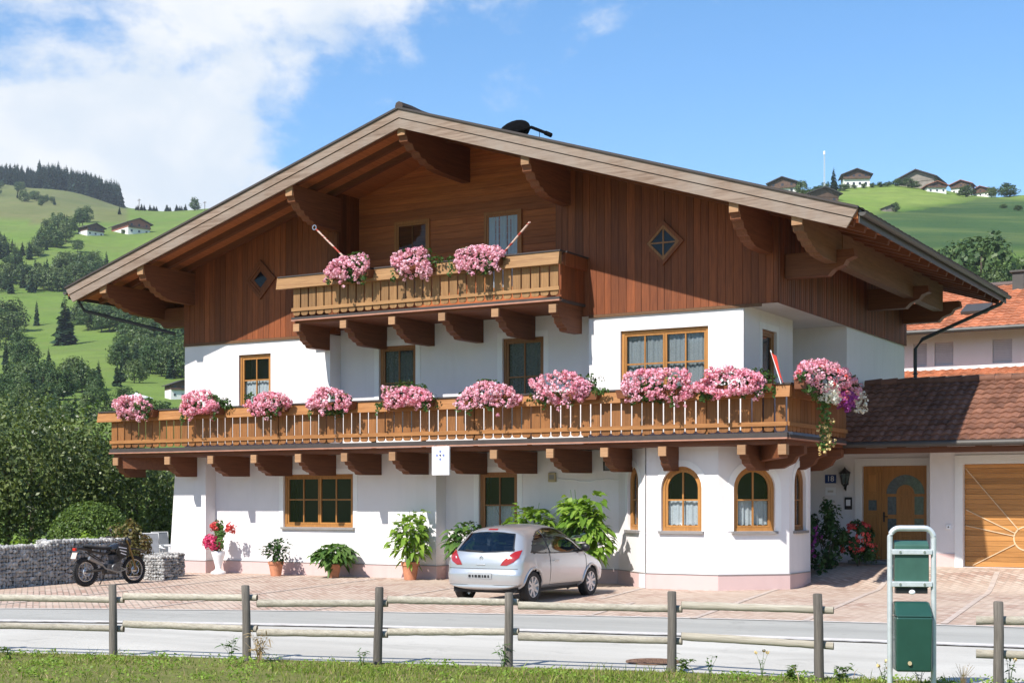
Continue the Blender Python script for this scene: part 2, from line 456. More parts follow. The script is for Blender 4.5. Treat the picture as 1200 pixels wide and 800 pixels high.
M['soil'] = m_plain('soil', (0.04, 0.028, 0.02), 0.95)
M['door'] = m_wood('orange_door_wood', (0.34, 0.145, 0.035), (0.52, 0.245, 0.07), 'z', 0.42, 0.9, 0.15)
M['door_x'] = m_wood('orange_garage_boards', (0.36, 0.155, 0.040), (0.56, 0.27, 0.085), 'x', 0.45, 0.9, 0.22)
def m_tiles(name, a, b):
    t = NT(name); n = t.noise(2.2, 6, 0.65); base = t.ramp(n, a, b, 0.3, 0.7)
    v = t.mr(t.rnd(), 0, 1, 0.72, 1.22); vv = t.n('ShaderNodeCombineColor'); [t.l(v, vv.inputs[i]) for i in range(3)]
    base = t.mix(1.0, base, vv.outputs[0], 'MULTIPLY')
    return t.pbr(base, 0.72, 0, 0.3, t.bump(t.noise(30, 3), 0.3, 0.01))
M['tile_brown'] = m_tiles('brown_roof_tile', (0.145, 0.062, 0.038), (0.255, 0.120, 0.076))
M['tile_dark'] = m_tiles('dark_roof_tile', (0.075, 0.055, 0.05), (0.12, 0.085, 0.075))
M['tile_orange'] = m_tiles('orange_roof_tile', (0.35, 0.125, 0.062), (0.50, 0.195, 0.10))
M['leaf_geranium'] = m_leaf('geranium_leaf', (0.030, 0.075, 0.016), (0.085, 0.16, 0.035))
M['petal_pink'] = m_leaf('pink_petal', (0.78, 0.22, 0.35), (0.91, 0.58, 0.68), (0.84, 0.38, 0.51), 0.3)
M['petal_pale'] = m_leaf('pale_pink_petal', (0.80, 0.32, 0.47), (0.92, 0.66, 0.76), (0.86, 0.49, 0.62), 0.3)
M['petal_red'] = m_leaf('red_petal', (0.62, 0.045, 0.05), (0.80, 0.14, 0.12), None, 0.25)
M['petal_magenta'] = m_leaf('magenta_petal', (0.62, 0.04, 0.16), (0.82, 0.11, 0.25), None, 0.25)
M['petal_purple'] = m_leaf('purple_petal', (0.20, 0.02, 0.20), (0.40, 0.08, 0.38), None, 0.2)
M['petal_white'] = m_leaf('white_petal', (0.68, 0.68, 0.62), (0.86, 0.86, 0.82), None, 0.25)
M['petal_yellow'] = m_leaf('pale_yellow_flower', (0.70, 0.50, 0.20), (0.86, 0.72, 0.40), None, 0.25)
M['leaf_bright'] = m_leaf('bright_pot_leaf', (0.13, 0.25, 0.03), (0.31, 0.44, 0.075), (0.21, 0.35, 0.05), 0.45)
M['leaf_mid'] = m_leaf('mid_pot_leaf', (0.050, 0.12, 0.026), (0.14, 0.24, 0.055), None, 0.35)
M['leaf_dark'] = m_leaf('dark_pot_leaf', (0.022, 0.06, 0.018), (0.06, 0.12, 0.03), None, 0.3)
M['leaf_hedge'] = m_leaf('apple_leaf', (0.046, 0.070, 0.020), (0.245, 0.275, 0.095), (0.125, 0.165, 0.048), 0.32, 0.42, 0.5)
M['leaf_bush'] = m_leaf('clipped_bush_leaf', (0.050, 0.092, 0.018), (0.17, 0.25, 0.050), (0.10, 0.16, 0.030), 0.35)
M['leaf_lime'] = m_leaf('lime_shrub_leaf', (0.15, 0.25, 0.03), (0.30, 0.43, 0.07), None, 0.45)
M['leaf_red'] = m_leaf('russet_shrub_leaf', (0.16, 0.07, 0.025), (0.24, 0.22, 0.06), (0.14, 0.13, 0.04), 0.35)
M['leaf_decid'] = m_leaf('woodland_leaf', (0.042, 0.082, 0.026), (0.120, 0.175, 0.046), (0.070, 0.122, 0.034), 0.3)
M['leaf_decid2'] = m_leaf('pale_woodland_leaf', (0.062, 0.105, 0.034), (0.150, 0.200, 0.064), None, 0.3)
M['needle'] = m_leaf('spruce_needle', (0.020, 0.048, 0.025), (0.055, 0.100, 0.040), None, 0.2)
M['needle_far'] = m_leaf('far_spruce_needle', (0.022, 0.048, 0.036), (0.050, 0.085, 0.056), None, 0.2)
M['dish_black'] = m_plain('matt_black_dish', (0.004, 0.004, 0.0045), 1.0, spec=0.05)
M['bark'] = m_wood('bark', (0.055, 0.040, 0.028), (0.13, 0.10, 0.075), 'z', 0.9, 1.2, 0.2)
M['grass'] = m_leaf('grass_blade', (0.14, 0.21, 0.028), (0.36, 0.41, 0.085), (0.24, 0.32, 0.05), 0.45)
M['dry'] = m_leaf('dry_grass_blade', (0.30, 0.21, 0.11), (0.48, 0.36, 0.20), None, 0.3)
M['post'] = m_wood('grey_weathered_post', (0.060, 0.052, 0.046), (0.20, 0.175, 0.15), 'z', 0.92, 1.8, 0.3)
M['rail'] = m_wood('pale_weathered_rail', (0.25, 0.22, 0.175), (0.50, 0.455, 0.375), 'x', 0.9, 1.4, 0.15)
M['stone'] = m_plain('gabion_stone', (0.36, 0.345, 0.33), 0.9, var=0.45, sc=9, bump=0.5)
M['bin_green'] = m_plain('dark_green_enamel', (0.014, 0.062, 0.045), 0.34, var=0.1, sc=5, coat=0.3)
M['bin_green_pale'] = m_plain('faded_green_enamel', (0.040, 0.105, 0.080), 0.42, var=0.12, sc=5)
M['sign_white'] = m_plain('sign_white', (0.84, 0.85, 0.88), 0.4, var=0.02)
M['sign_blue'] = m_plain('sign_blue', (0.012, 0.045, 0.19), 0.35, var=0.05)
M['sign_lilac'] = m_plain('emblem_pale_blue', (0.52, 0.57, 0.80), 0.5, var=0.03)
M['sign_navy'] = m_plain('emblem_dark_blue', (0.14, 0.16, 0.40), 0.5, var=0.03)
M['flag_red'] = m_plain('red_cloth', (0.55, 0.05, 0.03), 0.8)
# ------------------------------------------------------------------ terrain
SKY_L = [(-2000, 150), (-600, 190), (0, 203), (60, 213), (100, 226), (145, 243), (240, 262), (400, 270)]
TOP_L = [(-2000, 252), (0, 250), (145, 248), (240, 246), (400, 246)]
SKY_R = [(500, 238), (880, 226), (950, 222), (1000, 218), (1050, 215), (1100, 221), (1130, 227), (1200, 226), (1500, 235), (3000, 250)]
def lerpt(tab, x):
    return float(np.interp(x, [a for a, b in tab], [b for a, b in tab]))
def prof(px, d):
    ld = math.log(d)
    L = [(80, 580), (140, 548), (250, 500), (400, 445), (550, 400), (700, 345), (900, 276), (1150, lerpt(TOP_L, px)), (1800, lerpt(SKY_L, px)), (2600, lerpt(SKY_L, px)+40), (6000, 420)]
    yl = float(np.interp(ld, [math.log(a) for a, b in L], [b for a, b in L]))
    sr = lerpt(SKY_R, px)
    R = [(80, 566), (150, 480), (300, 372), (450, 302), (600, 250), (720, sr), (800, sr+2), (1300, sr+60), (6000, 420)]
    yr = float(np.interp(ld, [math.log(a) for a, b in R], [b for a, b in R]))
    w = sstep(300, 860, px)
    return yl*(1-w) + yr*w
def wob(x, y):
    return math.sin(x*0.021+1.3)*math.cos(y*0.017) + 0.5*math.sin(x*0.053+y*0.041) + 0.3*math.sin(x*0.11-y*0.09+2)
def tz(x, y):
    rx, ry = x - CAM.x, y - CAM.y
    d = rx*FX + ry*FY; r = rx*RX + ry*RY
    rad = math.hypot(rx, ry)
    de = max(d, rad*0.45)
    near = gz(x, y) - (0.45 if (x > -13 and y < 14) else 0.07)
    if de <= 50: return near
    px = CX + F_PX * max(-1.6, min(1.6, r/de))
    D = max(de, 80)
    far = CAM.z + (HY - prof(px, D))/F_PX*D + min(1.0, (D-80)/300)*2.2*wob(x, y)*min(1, D/900)
    if de < 80:
        t = (de-50)/30; return near*(1-t) + far*t
    return far
def terrain():
    ang = list(np.arange(-180, -50, 5)) + list(np.arange(-50, -24, 1.0)) + list(np.arange(-24, 24, 0.22)) + list(np.arange(24, 50, 1.0)) + list(np.arange(50, 180.1, 5))
    rad = [1.5] + list(np.geomspace(4, 60, 22)) + list(np.geomspace(64, 2300, 105)) + [2700, 3300, 4500]
    V, fl, dl = [], [], []
    for r in rad:
        for a in ang:
            ar = math.radians(a)
            x = CAM.x + r*(math.cos(ar)*FX + math.sin(ar)*RX); y = CAM.y + r*(math.cos(ar)*FY + math.sin(ar)*RY)
            z = tz(x, y); V.append((x, y, z))
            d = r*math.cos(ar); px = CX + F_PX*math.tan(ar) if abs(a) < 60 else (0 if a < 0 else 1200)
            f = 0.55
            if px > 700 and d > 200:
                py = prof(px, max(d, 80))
                # the paler upper strip of the right hillside against the darker green band below it
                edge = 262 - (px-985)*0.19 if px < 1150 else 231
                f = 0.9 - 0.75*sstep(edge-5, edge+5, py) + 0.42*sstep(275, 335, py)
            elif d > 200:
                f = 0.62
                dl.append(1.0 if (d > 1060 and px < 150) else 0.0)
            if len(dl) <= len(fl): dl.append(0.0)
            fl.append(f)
    n = len(ang); F = []
    for i in range(len(rad)-1):
        for j in range(n-1): F.append((i*n+j, i*n+j+1, (i+1)*n+j+1, (i+1)*n+j))
    me = bpy.data.meshes.new('ground'); me.from_pydata(V, [], F)
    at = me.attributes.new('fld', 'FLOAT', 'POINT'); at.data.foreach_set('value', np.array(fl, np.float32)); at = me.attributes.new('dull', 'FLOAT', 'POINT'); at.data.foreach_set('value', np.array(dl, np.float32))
    me.polygons.foreach_set('use_smooth', [True]*len(F))
    t = NT('meadow_ground')
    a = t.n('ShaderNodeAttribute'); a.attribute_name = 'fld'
    n1 = t.noise(0.012, 8, 0.66); n2 = t.noise(0.11, 6, 0.65); n3 = t.noise(1.2, 5, 0.7); n4 = t.noise(0.03, 4, 0.6, (0.35, 0.35, 6.0))
    green = t.ramp(n1, (0.060, 0.122, 0.020), (0.098, 0.168, 0.030), 0.35, 0.65)
    lite = t.ramp(n1, (0.150, 0.235, 0.040), (0.205, 0.270, 0.060), 0.35, 0.65)
    dull = t.ramp(n1, (0.115, 0.130, 0.045), (0.165, 0.165, 0.065), 0.35, 0.65)
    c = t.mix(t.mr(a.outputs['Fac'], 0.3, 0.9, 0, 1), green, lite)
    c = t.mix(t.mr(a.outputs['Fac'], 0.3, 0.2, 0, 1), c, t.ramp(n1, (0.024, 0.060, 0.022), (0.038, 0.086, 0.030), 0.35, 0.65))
    ad = t.n('ShaderNodeAttribute'); ad.attribute_name = 'dull'; c = t.mix(ad.outputs['Fac'], c, dull)
    c = t.mix(t.mr(n2, 0.4, 0.72, 0, 0.42), c, (0.055, 0.095, 0.024))
    c = t.mix(t.mr(n4, 0.45, 0.62, 0, 0.45), c, (0.135, 0.165, 0.050))
    c = t.mix(t.mr(n3, 0.45, 0.75, 0, 0.3), c, (0.16, 0.16, 0.06))
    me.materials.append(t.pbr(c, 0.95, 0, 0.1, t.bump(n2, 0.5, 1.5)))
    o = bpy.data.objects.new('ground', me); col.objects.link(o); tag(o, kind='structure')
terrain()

# ------------------------------------------------------------------ street and forecourt
def fit(pts):
    xs = [p[0] for p in pts]; ys = [p[1] for p in pts]
    c = np.polyfit(xs, ys, 2); d = np.polyder(c)
    def g(x):
        xc = min(max(x, -4.0), 17.0)
        return float(np.polyval(c, xc) + np.polyval(d, xc)*(x-xc))
    return g
LA = fit([(-3.58, -10.38), (-.39, -9.08), (2.87, -8.06), (6, -7.16), (7.61, -6.96), (11.88, -5.97), (14.58, -5.79)])
LB = fit([(-1.55, -12.12), (3.05, -10.7), (7.46, -9.68), (8.75, -9.21), (12.75, -8.79), (15.1, -8.51)])
LC = fit([(2.48, -15.58), (6.31, -14.57), (9.82, -13.74), (10.94, -13.55), (14.0, -12.9)])
def sheet(name, g0, g1, x0, x1, mat, dz, ny=3, nx=120):
    V, F = [], []
    for i in range(nx+1):
        x = x0 + (x1-x0)*i/nx
        ya, yb = g0(x), g1(x)
        for j in range(ny+1):
            y = ya + (yb-ya)*j/ny; V.append((x, y, gz(x, y) + dz))
    for i in range(nx):
        for j in range(ny): F.append((i*(ny+1)+j, (i+1)*(ny+1)+j, (i+1)*(ny+1)+j+1, i*(ny+1)+j+1))
    me = bpy.data.meshes.new(name); me.from_pydata(V, [], F); me.materials.append(mat)
    o = bpy.data.objects.new(name, me); col.objects.link(o); return tag(o, kind='structure')
def m_road(name, c, d):
    t = NT(name); b = t.noise(0.35, 6, 0.6); f = t.noise(90, 4, 0.7); sp = t.noise(22, 4, 0.7)
    base = t.ramp(b, c, d, 0.3, 0.7)
    base = t.mix(t.mr(sp, 0.5, 0.75, 0, 0.3), base, tuple(x*0.7 for x in c))
    tr = t.noise(0.5, 5, 0.6, (0.25, 2.2, 1), rot=(0, 0, -0.25)); base = t.mix(t.mr(tr, 0.45, 0.65, 0, 0.5), base, tuple(x*0.76 for x in c))
    pt = t.noise(1.3, 6, 0.7, dist=0.8); base = t.mix(t.mr(pt, 0.58, 0.66, 0, 0.35), base, tuple(x*0.62 for x in c))
    return t.pbr(base, 0.9, 0, 0.25, t.bump(f, 0.4, 0.01))
def m_paver():
    t = NT('red_concrete_pavers')
    mp = t.n('ShaderNodeMapping'); t.l(t.tc.outputs['Object'], mp.inputs[0]); mp.inputs['Rotation'].default_value = (0, 0, math.radians(42))
    br = t.n('ShaderNodeTexBrick'); t.l(mp.outputs[0], br.inputs['Vector'])
    br.inputs['Scale'].default_value = 1.0; br.inputs['Brick Width'].default_value = 0.25; br.inputs['Row Height'].default_value = 0.125
    br.inputs['Mortar Size'].default_value = 0.016; br.inputs['Mortar Smooth'].default_value = 0.3; br.inputs['Bias'].default_value = 0
    br.inputs['Color1'].default_value = (0.37, 0.225, 0.170, 1); br.inputs['Color2'].default_value = (0.57, 0.44, 0.365, 1); br.inputs['Mortar'].default_value = (0.22, 0.175, 0.14, 1)
    b = t.noise(0.8, 6, 0.65); s = t.noise(14, 4, 0.7)
    c = t.mix(t.mr(b, 0.40, 0.66, 0, 0.65), br.outputs[0], (0.56, 0.47, 0.38))
    c = t.mix(t.mr(t.noise(0.35, 5, 0.6), 0.45, 0.62, 0, 0.5), c, (0.47, 0.36, 0.28))
    c = t.mix(t.mr(s, 0.5, 0.8, 0, 0.35), c, (0.34, 0.26, 0.22))
    nm = t.bump(t.math('SUBTRACT', 1.0, br.outputs['Fac']), 0.6, 0.01)
    return t.pbr(c, 0.88, 0, 0.25, nm)
M['paver'] = m_paver()
M['paver_lite'] = m_plain('pale_kerb_stone', (0.56, 0.53, 0.50), 0.85, var=0.15, sc=5, bump=0.3)
M['asphalt'] = m_road('grey_asphalt', (0.345, 0.34, 0.315), (0.40, 0.39, 0.36))
M['road'] = m_road('pale_worn_road', (0.445, 0.425, 0.385), (0.535, 0.515, 0.47))
sheet('paving', LA, lambda x: 5.4 if x > 6.5 else 1.3, -14, 26, M['paver'], 0.0, 44, 160)
sheet('pavement', LB, LA, -30, 45, M['asphalt'], -0.006, 3)
sheet('road', LC, LB, -40, 55, M['road'], -0.012, 4)
sheet('paving_edge', lambda x: LA(x)-0.06, lambda x: LA(x)+0.06, -14, 26, M['paver_lite'], 0.004, 1)
# drain channel of light concrete with a dark worn seam beside it
sheet('channel', lambda x: LB(x)-0.10, lambda x: LB(x)+0.22, -30, 45, M['paver_lite'], 0.001, 1)
M['seam'] = NT('dark_worn_seam')
def m_seam():
    t = M['seam']; n = t.noise(3.0, 5, 0.7, (1, 1, 1)); d = t.noise(16, 4, 0.7)
    c = t.mix(t.mr(n, 0.42, 0.6, 0, 1), (0.42, 0.41, 0.40), (0.13, 0.115, 0.10)); c = t.mix(t.mr(d, 0.5, 0.7, 0, 0.6), c, (0.40, 0.38, 0.36))
    return t.pbr(c, 0.95, 0, 0.1)
M['seam'] = m_seam()
sheet('seam', lambda x: LB(x)-0.22, lambda x: LB(x)-0.10, -30, 45, M['seam'], 0.005, 1)
sheet('verge_edge', lambda x: LC(x)-0.02, lambda x: LC(x)+0.10, -40, 55, M['seam'], 0.0, 1)
# pale dividing rows set into the pavers
mbl = MB()
for xa, ya, xb, yb in ((9.26, -6.6, 7.9, 2.4), (11.1, -6.1, 9.9, 3.4), (5.9, -3.4, 5.35, -0.05), (13.3, -5.7, 12.2, 3.6), (7.4, -6.9, 6.9, -4.0), (2.2, -8.1, 1.2, 0.7), (-1.0, -9.2, -2.0, 0.3), (-4.3, -10.4, -5.4, 0.3)):
    n = 24; d = Vector((xb-xa, yb-ya)).normalized(); p = Vector((-d.y, d.x))*0.055
    vs = []
    for i in range(n+1):
        x, y = xa+(xb-xa)*i/n, ya+(yb-ya)*i/n
        for s in (-1, 1):
            X, Y = x+p.x*s, y+p.y*s; vs.append((X, Y, gz(X, Y)+0.008))
    mbl.isl(); mbl.add(vs, [(2*i, 2*i+1, 2*i+3, 2*i+2) for i in range(n)])
M['paver_row'] = m_plain('pale_paver_row', (.47, .385, .33), .85, var=.18, sc=4, bump=.3)
tag(mbl.build('paving_rows', M['paver_row']), kind='structure')
def m_verge():
    t = NT('verge_soil'); a = t.noise(1.4, 6, 0.7); b = t.noise(9, 5, 0.7)
    c = t.ramp(a, (0.10, 0.12, 0.030), (0.17, 0.175, 0.055), 0.35, 0.65); c = t.mix(t.mr(b, 0.48, 0.7, 0, 0.7), c, (0.20, 0.155, 0.09))
    return t.pbr(c, 0.95, 0, 0.1, t.bump(b, 0.6, 0.05))
sheet('verge', lambda x: -40, LC, -40, 55, m_verge(), 0.004, 12)

# ------------------------------------------------------------------ the house
house = empty('guest_house', (0, 0, 0), 0, 'large white and brown timber gabled chalet guesthouse with flower balconies', 'house')
HS = 8.4                    # half width of the upper walls
APEX, SLOPE, HALF = 11.0, 0.3125, 10.72
ROOF_T = 0.26
def roof_top(x): return APEX - SLOPE*abs(x)
def roof_under(x): return APEX - ROOF_T - SLOPE*abs(x)

def fill(mb, outer, holes, T, depth=0.14, n=0.0):
    """wall face with openings, and the reveals of the openings"""
    mb.isl(); bm = bmesh.new(); es = []
    for lp in [outer] + holes:
        vs = [bm.verts.new((u, v, 0)) for u, v in lp]
        es += [bm.edges.new((vs[i], vs[(i+1) % len(vs)])) for i in range(len(vs))]
    bmesh.ops.triangle_fill(bm, use_beauty=True, edges=es)
    bm.verts.index_update()
    mb.add([T(v.co.x, v.co.y, n) for v in bm.verts], [tuple(v.index for v in f.verts) for f in bm.faces])
    bm.free()
    for lp in holes:
        k = len(lp)
        mb.add([T(u, v, n) for u, v in lp] + [T(u, v, n-depth) for u, v in lp], [(i, (i+1) % k, (i+1) % k+k, i+k) for i in range(k)])
def rect(u0, u1, v0, v1): return [(u0, v0), (u1, v0), (u1, v1), (u0, v1)]
def arch(u0, u1, v0, v1, n=14):
    r = (u1-u0)/2; c = (u0+u1)/2; s = v1-r
    return [(u0, v0), (u1, v0)] + [(c+r*math.cos(math.pi*i/n), s+r*math.sin(math.pi*i/n)) for i in range(n+1)]

def window(T, u0, u1, v0, v1, style='rect', cols=2, rows=(0.6,), sashes=1, fm='frame', depth=0.12, curtain='low', cm='curtain', sill=True, surround=True, parent=None, label=None, proud=False, seed=0):
    """casing > sash, pane, curtain, sill; set back into the wall, or standing proud of boards"""
    parent = parent or house
    shp = arch if style == 'arch' else rect
    no = 0.05 if proud else -depth+0.06
    ni = no - 0.07
    cw = 0.075
    mb = MB(); mb.ring(shp(u0, u1, v0, v1), shp(u0+cw, u1-cw, v0+cw, v1-cw), T, ni, no)
    w = tag(mb.build('window', M[fm], parent, bevel=0.006), label)
    # sashes and glazing bars
    s = MB(); W_ = (u1-u0-2*cw)/sashes; sw = 0.05
    for k in range(sashes):
        a, b = u0+cw+k*W_, u0+cw+(k+1)*W_
        s.ring(shp(a+.004, b-.004, v0+cw+.004, v1-cw-.004), shp(a+sw, b-sw, v0+cw+sw, v1-cw-sw), T, ni+0.005, no-0.016)
        r = (b-a)/2
        for c in range(1, cols):
            x = a + (b-a)*c/cols; s.fbox(T, x-.017, x+.017, v0+cw+sw*.8, v1-cw-sw*.6, ni+0.012, no-0.024)
        for q in rows:
            y = v0 + (v1-v0)*(1-q); s.fbox(T, a+sw*.8, b-sw*.8, y-.017, y+.017, ni+0.014, no-0.027)
    s.build('sash', M[fm], w)
    g = MB(); o = shp(u0+cw+.02, u1-cw-.02, v0+cw+.02, v1-cw-.02); g.isl(); g.add([T(u, v, ni+(0.022 if not proud else 0.046)) for u, v in o], [tuple(range(len(o)))])
    g.build('pane', M['glass' if not proud or curtain else 'glass_dark'], w)
    if curtain:
        c = MB(); top = v0 + (v1-v0)*(1-rows[0]) - 0.01 if curtain == 'low' else v1-cw-.05
        bot = v0+cw+.03; nn = -0.0 + (ni - 0.05 if not proud else ni+0.024)
        a, b = u0+cw+.03, u1-cw-.03; K = max(24, int((b-a)*70)); vs = []; c.isl()
        amp = 0.018 if not proud else 0.011
        for i in range(K+1):
            u = a+(b-a)*i/K; ph = math.sin(i*0.83+seed)*amp + math.sin(i*0.31+seed*2)*amp*0.7
            hem = bot + (0.04*abs(math.sin(i*0.35+seed)) if curtain == 'low' else 0)
            tp = top
            if style == 'arch' and curtain != 'low':
                r = (b-a)/2; tp = v1-(u1-u0)/2 + math.sqrt(max(0, r*r-(u-(a+b)/2)**2)) - .03
            vs += [T(u, hem, nn+ph), T(u, tp, nn+ph*0.6)]
        c.add(vs, [(2*i, 2*i+2, 2*i+3, 2*i+1) for i in range(K)])
        c.build('curtain', M[cm], w, smooth=True)
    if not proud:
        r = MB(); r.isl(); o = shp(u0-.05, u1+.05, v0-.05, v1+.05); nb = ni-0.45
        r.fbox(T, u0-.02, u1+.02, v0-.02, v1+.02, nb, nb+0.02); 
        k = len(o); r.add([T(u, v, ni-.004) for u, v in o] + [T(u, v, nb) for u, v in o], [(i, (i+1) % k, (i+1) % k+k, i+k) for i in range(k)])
        r.build('dark_room_backing', M['room'], w)  # black box behind the pane stands in for room darkness
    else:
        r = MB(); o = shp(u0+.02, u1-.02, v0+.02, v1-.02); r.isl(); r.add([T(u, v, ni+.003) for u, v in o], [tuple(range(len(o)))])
        r.build('dark_room_backing', M['room'], w)
    if sill:
        b = MB(); b.fbox(T, u0-.05, u1+.05, v0-.06, v0-.003, -depth+.02, 0.07); b.build('sill', M['sill'], w)
    if surround:
        q = MB(); e = 0.14; q.ring(shp(u0-e, u1+e, v0-(e if not sill else 0.001), v1+e), shp(u0-.001, u1+.001, v0-.0005, v1+.001), T, -0.004, 0.012)
        q.build('plaster_surround', M['plaster_trim'], w)
    return w

M['frame_attic'] = m_wood('attic_window_wood', (0.34, 0.12, 0.035), (0.52, 0.21, 0.065), 'z', 0.5, 1.0, 0.15)
# --- masonry walls -------------------------------------------------
S2 = math.sqrt(0.5)
BF = -0.38
walls = MB()
holes = {}
Tf = frame((0, 0, 0), (1, 0, 0), (0, -1, 0))         # u = x, v = z on the front plane
T4 = frame((0, 0.4, 0), (1, 0, 0), (0, -1, 0))
T45 = frame((0, 0.45, 0), (1, 0, 0), (0, -1, 0))
T85 = frame((0, 0.85, 0), (1, 0, 0), (0, -1, 0))
T5 = frame((-.1, 5.35, 0), (1, 0, 0), (0, -1, 0))
T37 = frame((-.18, 4.25, 0), (1, 0, 0), (0, -1, 0))
TA = frame((4.225, 0.85, 0), (S2, -S2, 0), (-S2, -S2, 0)); LA_ = 1.27/S2
TC = frame((7.20, BF, 0), (S2, S2, 0), (S2, -S2, 0)); LC_ = 1.18/S2
TBf = frame((0, BF, 0), (1, 0, 0), (0, -1, 0))
TD = frame((8.38, BF+1.18, 0), (0, 1, 0), (1, 0, 0))
TS = frame((7.63, 0, 0), (0, 1, 0), (1, 0, 0))
def wall(T, u0, u1, v0, v1, hs=(), d=0.14): fill(walls, rect(u0, u1, v0, v1), list(hs), T, d)
# left pier, battered outwards
walls.prism([(-8.97, 0), (-7.66, 0), (-7.66, 3.12), (-8.72, 3.12)], lambda u, v, n: Vector((u, n, v)), 0.0, 1.1)
wall(T4, -7.66, -0.55, 0, 3.12, [rect(-5.33, -3.07, 1.25, 2.62)])
walls.add([(-.55, .4, 0), (-.55, .85, 0), (-.55, .85, 3.12), (-.55, .4, 3.12)], [(0, 1, 2, 3)])
wall(T85, -0.55, 4.225, 0, 3.12, [rect(0.41, 1.5, 0.62, 2.63)])
wall(TA, 0, LA_, 0, 3.12, [arch(0.62, 1.36, 1.27, 2.70)])
wall(TBf, 5.495, 7.20, 0, 3.12, [arch(5.86, 6.82, 1.27, 2.68)])
wall(TC, 0, LC_, 0, 3.12, [arch(0.36, 1.33, 1.27, 2.68)])
wall(TD, 0, 1.41, 0, 3.12, [arch(0.30, 1.08, 1.27, 2.68)])
walls.add([(8.38, 2.17, 0), (7.2, 2.17, 0), (7.2, 2.17, 3.12), (8.38, 2.17, 3.12)], [(0, 1, 2, 3)])
walls.add([(7.2, 2.17, 0), (7.2, 5.35, 0), (7.2, 5.35, 3.12), (7.2, 2.17, 3.12)], [(0, 1, 2, 3)])
# upper floor
wall(Tf, -8.4, -3.5, 3.12, 6.16, [rect(-6.51, -5.43, 4.35, 5.78)])
walls.add([(-3.5, 0, 3.12), (-3.5, .45, 3.12), (-3.5, .45, 6.16), (-3.5, 0, 6.16)], [(0, 1, 2, 3)])
wall(T45, -3.5, 3.88, 3.12, 6.5, [rect(-2.3, -1.19, 3.5, 5.82), rect(1.32, 2.45, 3.5, 5.82)])
walls.add([(3.88, 0, 3.12), (3.88, .45, 3.12), (3.88, .45, 6.16), (3.88, 0, 6.16)], [(0, 1, 2, 3)])
wall(Tf, 3.88, 7.63, 3.12, 6.16, [rect(4.68, 6.81, 4.25, 5.76)])
wall(TS, 0, 3.16, 3.12, 6.16, [rect(1.13, 2.06, 3.4, 5.76)])
walls.add([(7.63, 3.16, 3.12), (6.9, 3.16, 3.12), (6.9, 3.16, 6.16), (7.63, 3.16, 6.16)], [(0, 1, 2, 3)])
walls.add([(6.9, 3.16, 3.12), (6.9, 4.85, 3.12), (6.9, 4.85, 6.16), (6.9, 3.16, 6.16)], [(0, 1, 2, 3)])
walls.box(6.9, 8.4, 4.85, 5.05, 3.12, 6.16)
walls.box(8.18, 8.4, 5.0515, 10, 3.13, 6.16); walls.box(8.18, 8.399, 5.42, 10, 0, 3.128)
walls.box(-8.4, 8.178, 9.8, 10, 0, 6.16)
walls.box(-8.4, -8.2, 1.102, 9.798, 0, 6.16)
walls.box(-8.4, -8.2, 0.002, 1.1015, 3.121, 6.16)
walls.build('masonry_wall', M['plaster'], house)
# ceilings
so = MB(); so.box(7.632, 8.38, 0.05, 4.848, 6.162, 6.20); so.box(-8.38, 7.628, 0.9, 9.8, 6.162, 6.2)
so.build('white_soffit', M['soffit'], house)
# plinth following the ground-floor outline
line = [(-8.97, 0), (-7.66, 0), (-7.66, .4), (-.55, .4), (-.55, .85), (4.225, .85), (5.495, BF), (7.20, BF), (8.38, BF+1.18), (8.38, 2.17)]
pl = MB()
def strip(mb, pts, z0, z1, off, thick=0.02):
    n = len(pts); out = []
    for i, p in enumerate(pts):
        d0 = (Vector(pts[i])-Vector(pts[i-1])).normalized() if i > 0 else None
        d1 = (Vector(pts[i+1])-Vector(p)).normalized() if i < n-1 else None
        d0 = d0 or d1; d1 = d1 or d0
        n0, n1 = Vector((d0.y, -d0.x)), Vector((d1.y, -d1.x)); b = (n0+n1).normalized(); b = b/max(0.3, b.dot(n0))
        out.append(Vector(p)+b*off)
    for i in range(n-1):
        a, b, c, d = Vector(pts[i]), Vector(pts[i+1]), out[i+1], out[i]
        mb.isl(); mb.hexa([(d.x, d.y, z0), (c.x, c.y, z0), (b.x, b.y, z0), (a.x, a.y, z0), (d.x, d.y, z1), (c.x, c.y, z1), (b.x, b.y, z1), (a.x, a.y, z1)])
strip(pl, line, -0.12, 0.32, 0.022)
pl.build('plinth', M['plinth'], house)
dr = MB(); strip(dr, line, 0.322, 0.338, 0.034); dr.build('drip_edge', M['sill'], house)

# --- windows of the masonry walls
window(Tf, -6.51, -5.43, 4.35, 5.78, rows=(0.47,), seed=1, surround=False)
window(T45, -2.3, -1.19, 3.5, 5.82, rows=(0.40, 0.66), fm='frame_dark', curtain='full', cm='curtain_dark', sill=False, seed=2)
window(T45, 1.32, 2.45, 3.5, 5.82, rows=(0.40, 0.66), fm='frame_dark', curtain='full', cm='curtain_dark', sill=False, seed=3)
window(Tf, 4.68, 6.81, 4.25, 5.76, cols=2, sashes=2, rows=(0.50,), curtain='full', cm='curtain_grey', seed=4, surround=False, label='wide double window with pale lace curtains')
window(TS, 1.13, 2.06, 3.4, 5.76, cols=1, rows=(0.4,), fm='frame_dark', curtain='full', cm='curtain_dark', sill=False, seed=5)
window(T4, -5.33, -3.07, 1.25, 2.62, cols=2, sashes=2, rows=(0.48,), curtain=None, label='wide double window with eight dark panes')
window(T85, 0.41, 1.5, 0.62, 2.63, cols=2, rows=(0.40,), fm='frame_dark', curtain='low', cm='curtain', sill=True, seed=6)
window(TA, 0.62, 1.36, 1.27, 2.70, 'arch', rows=(0.52,), seed=7, cm='curtain')
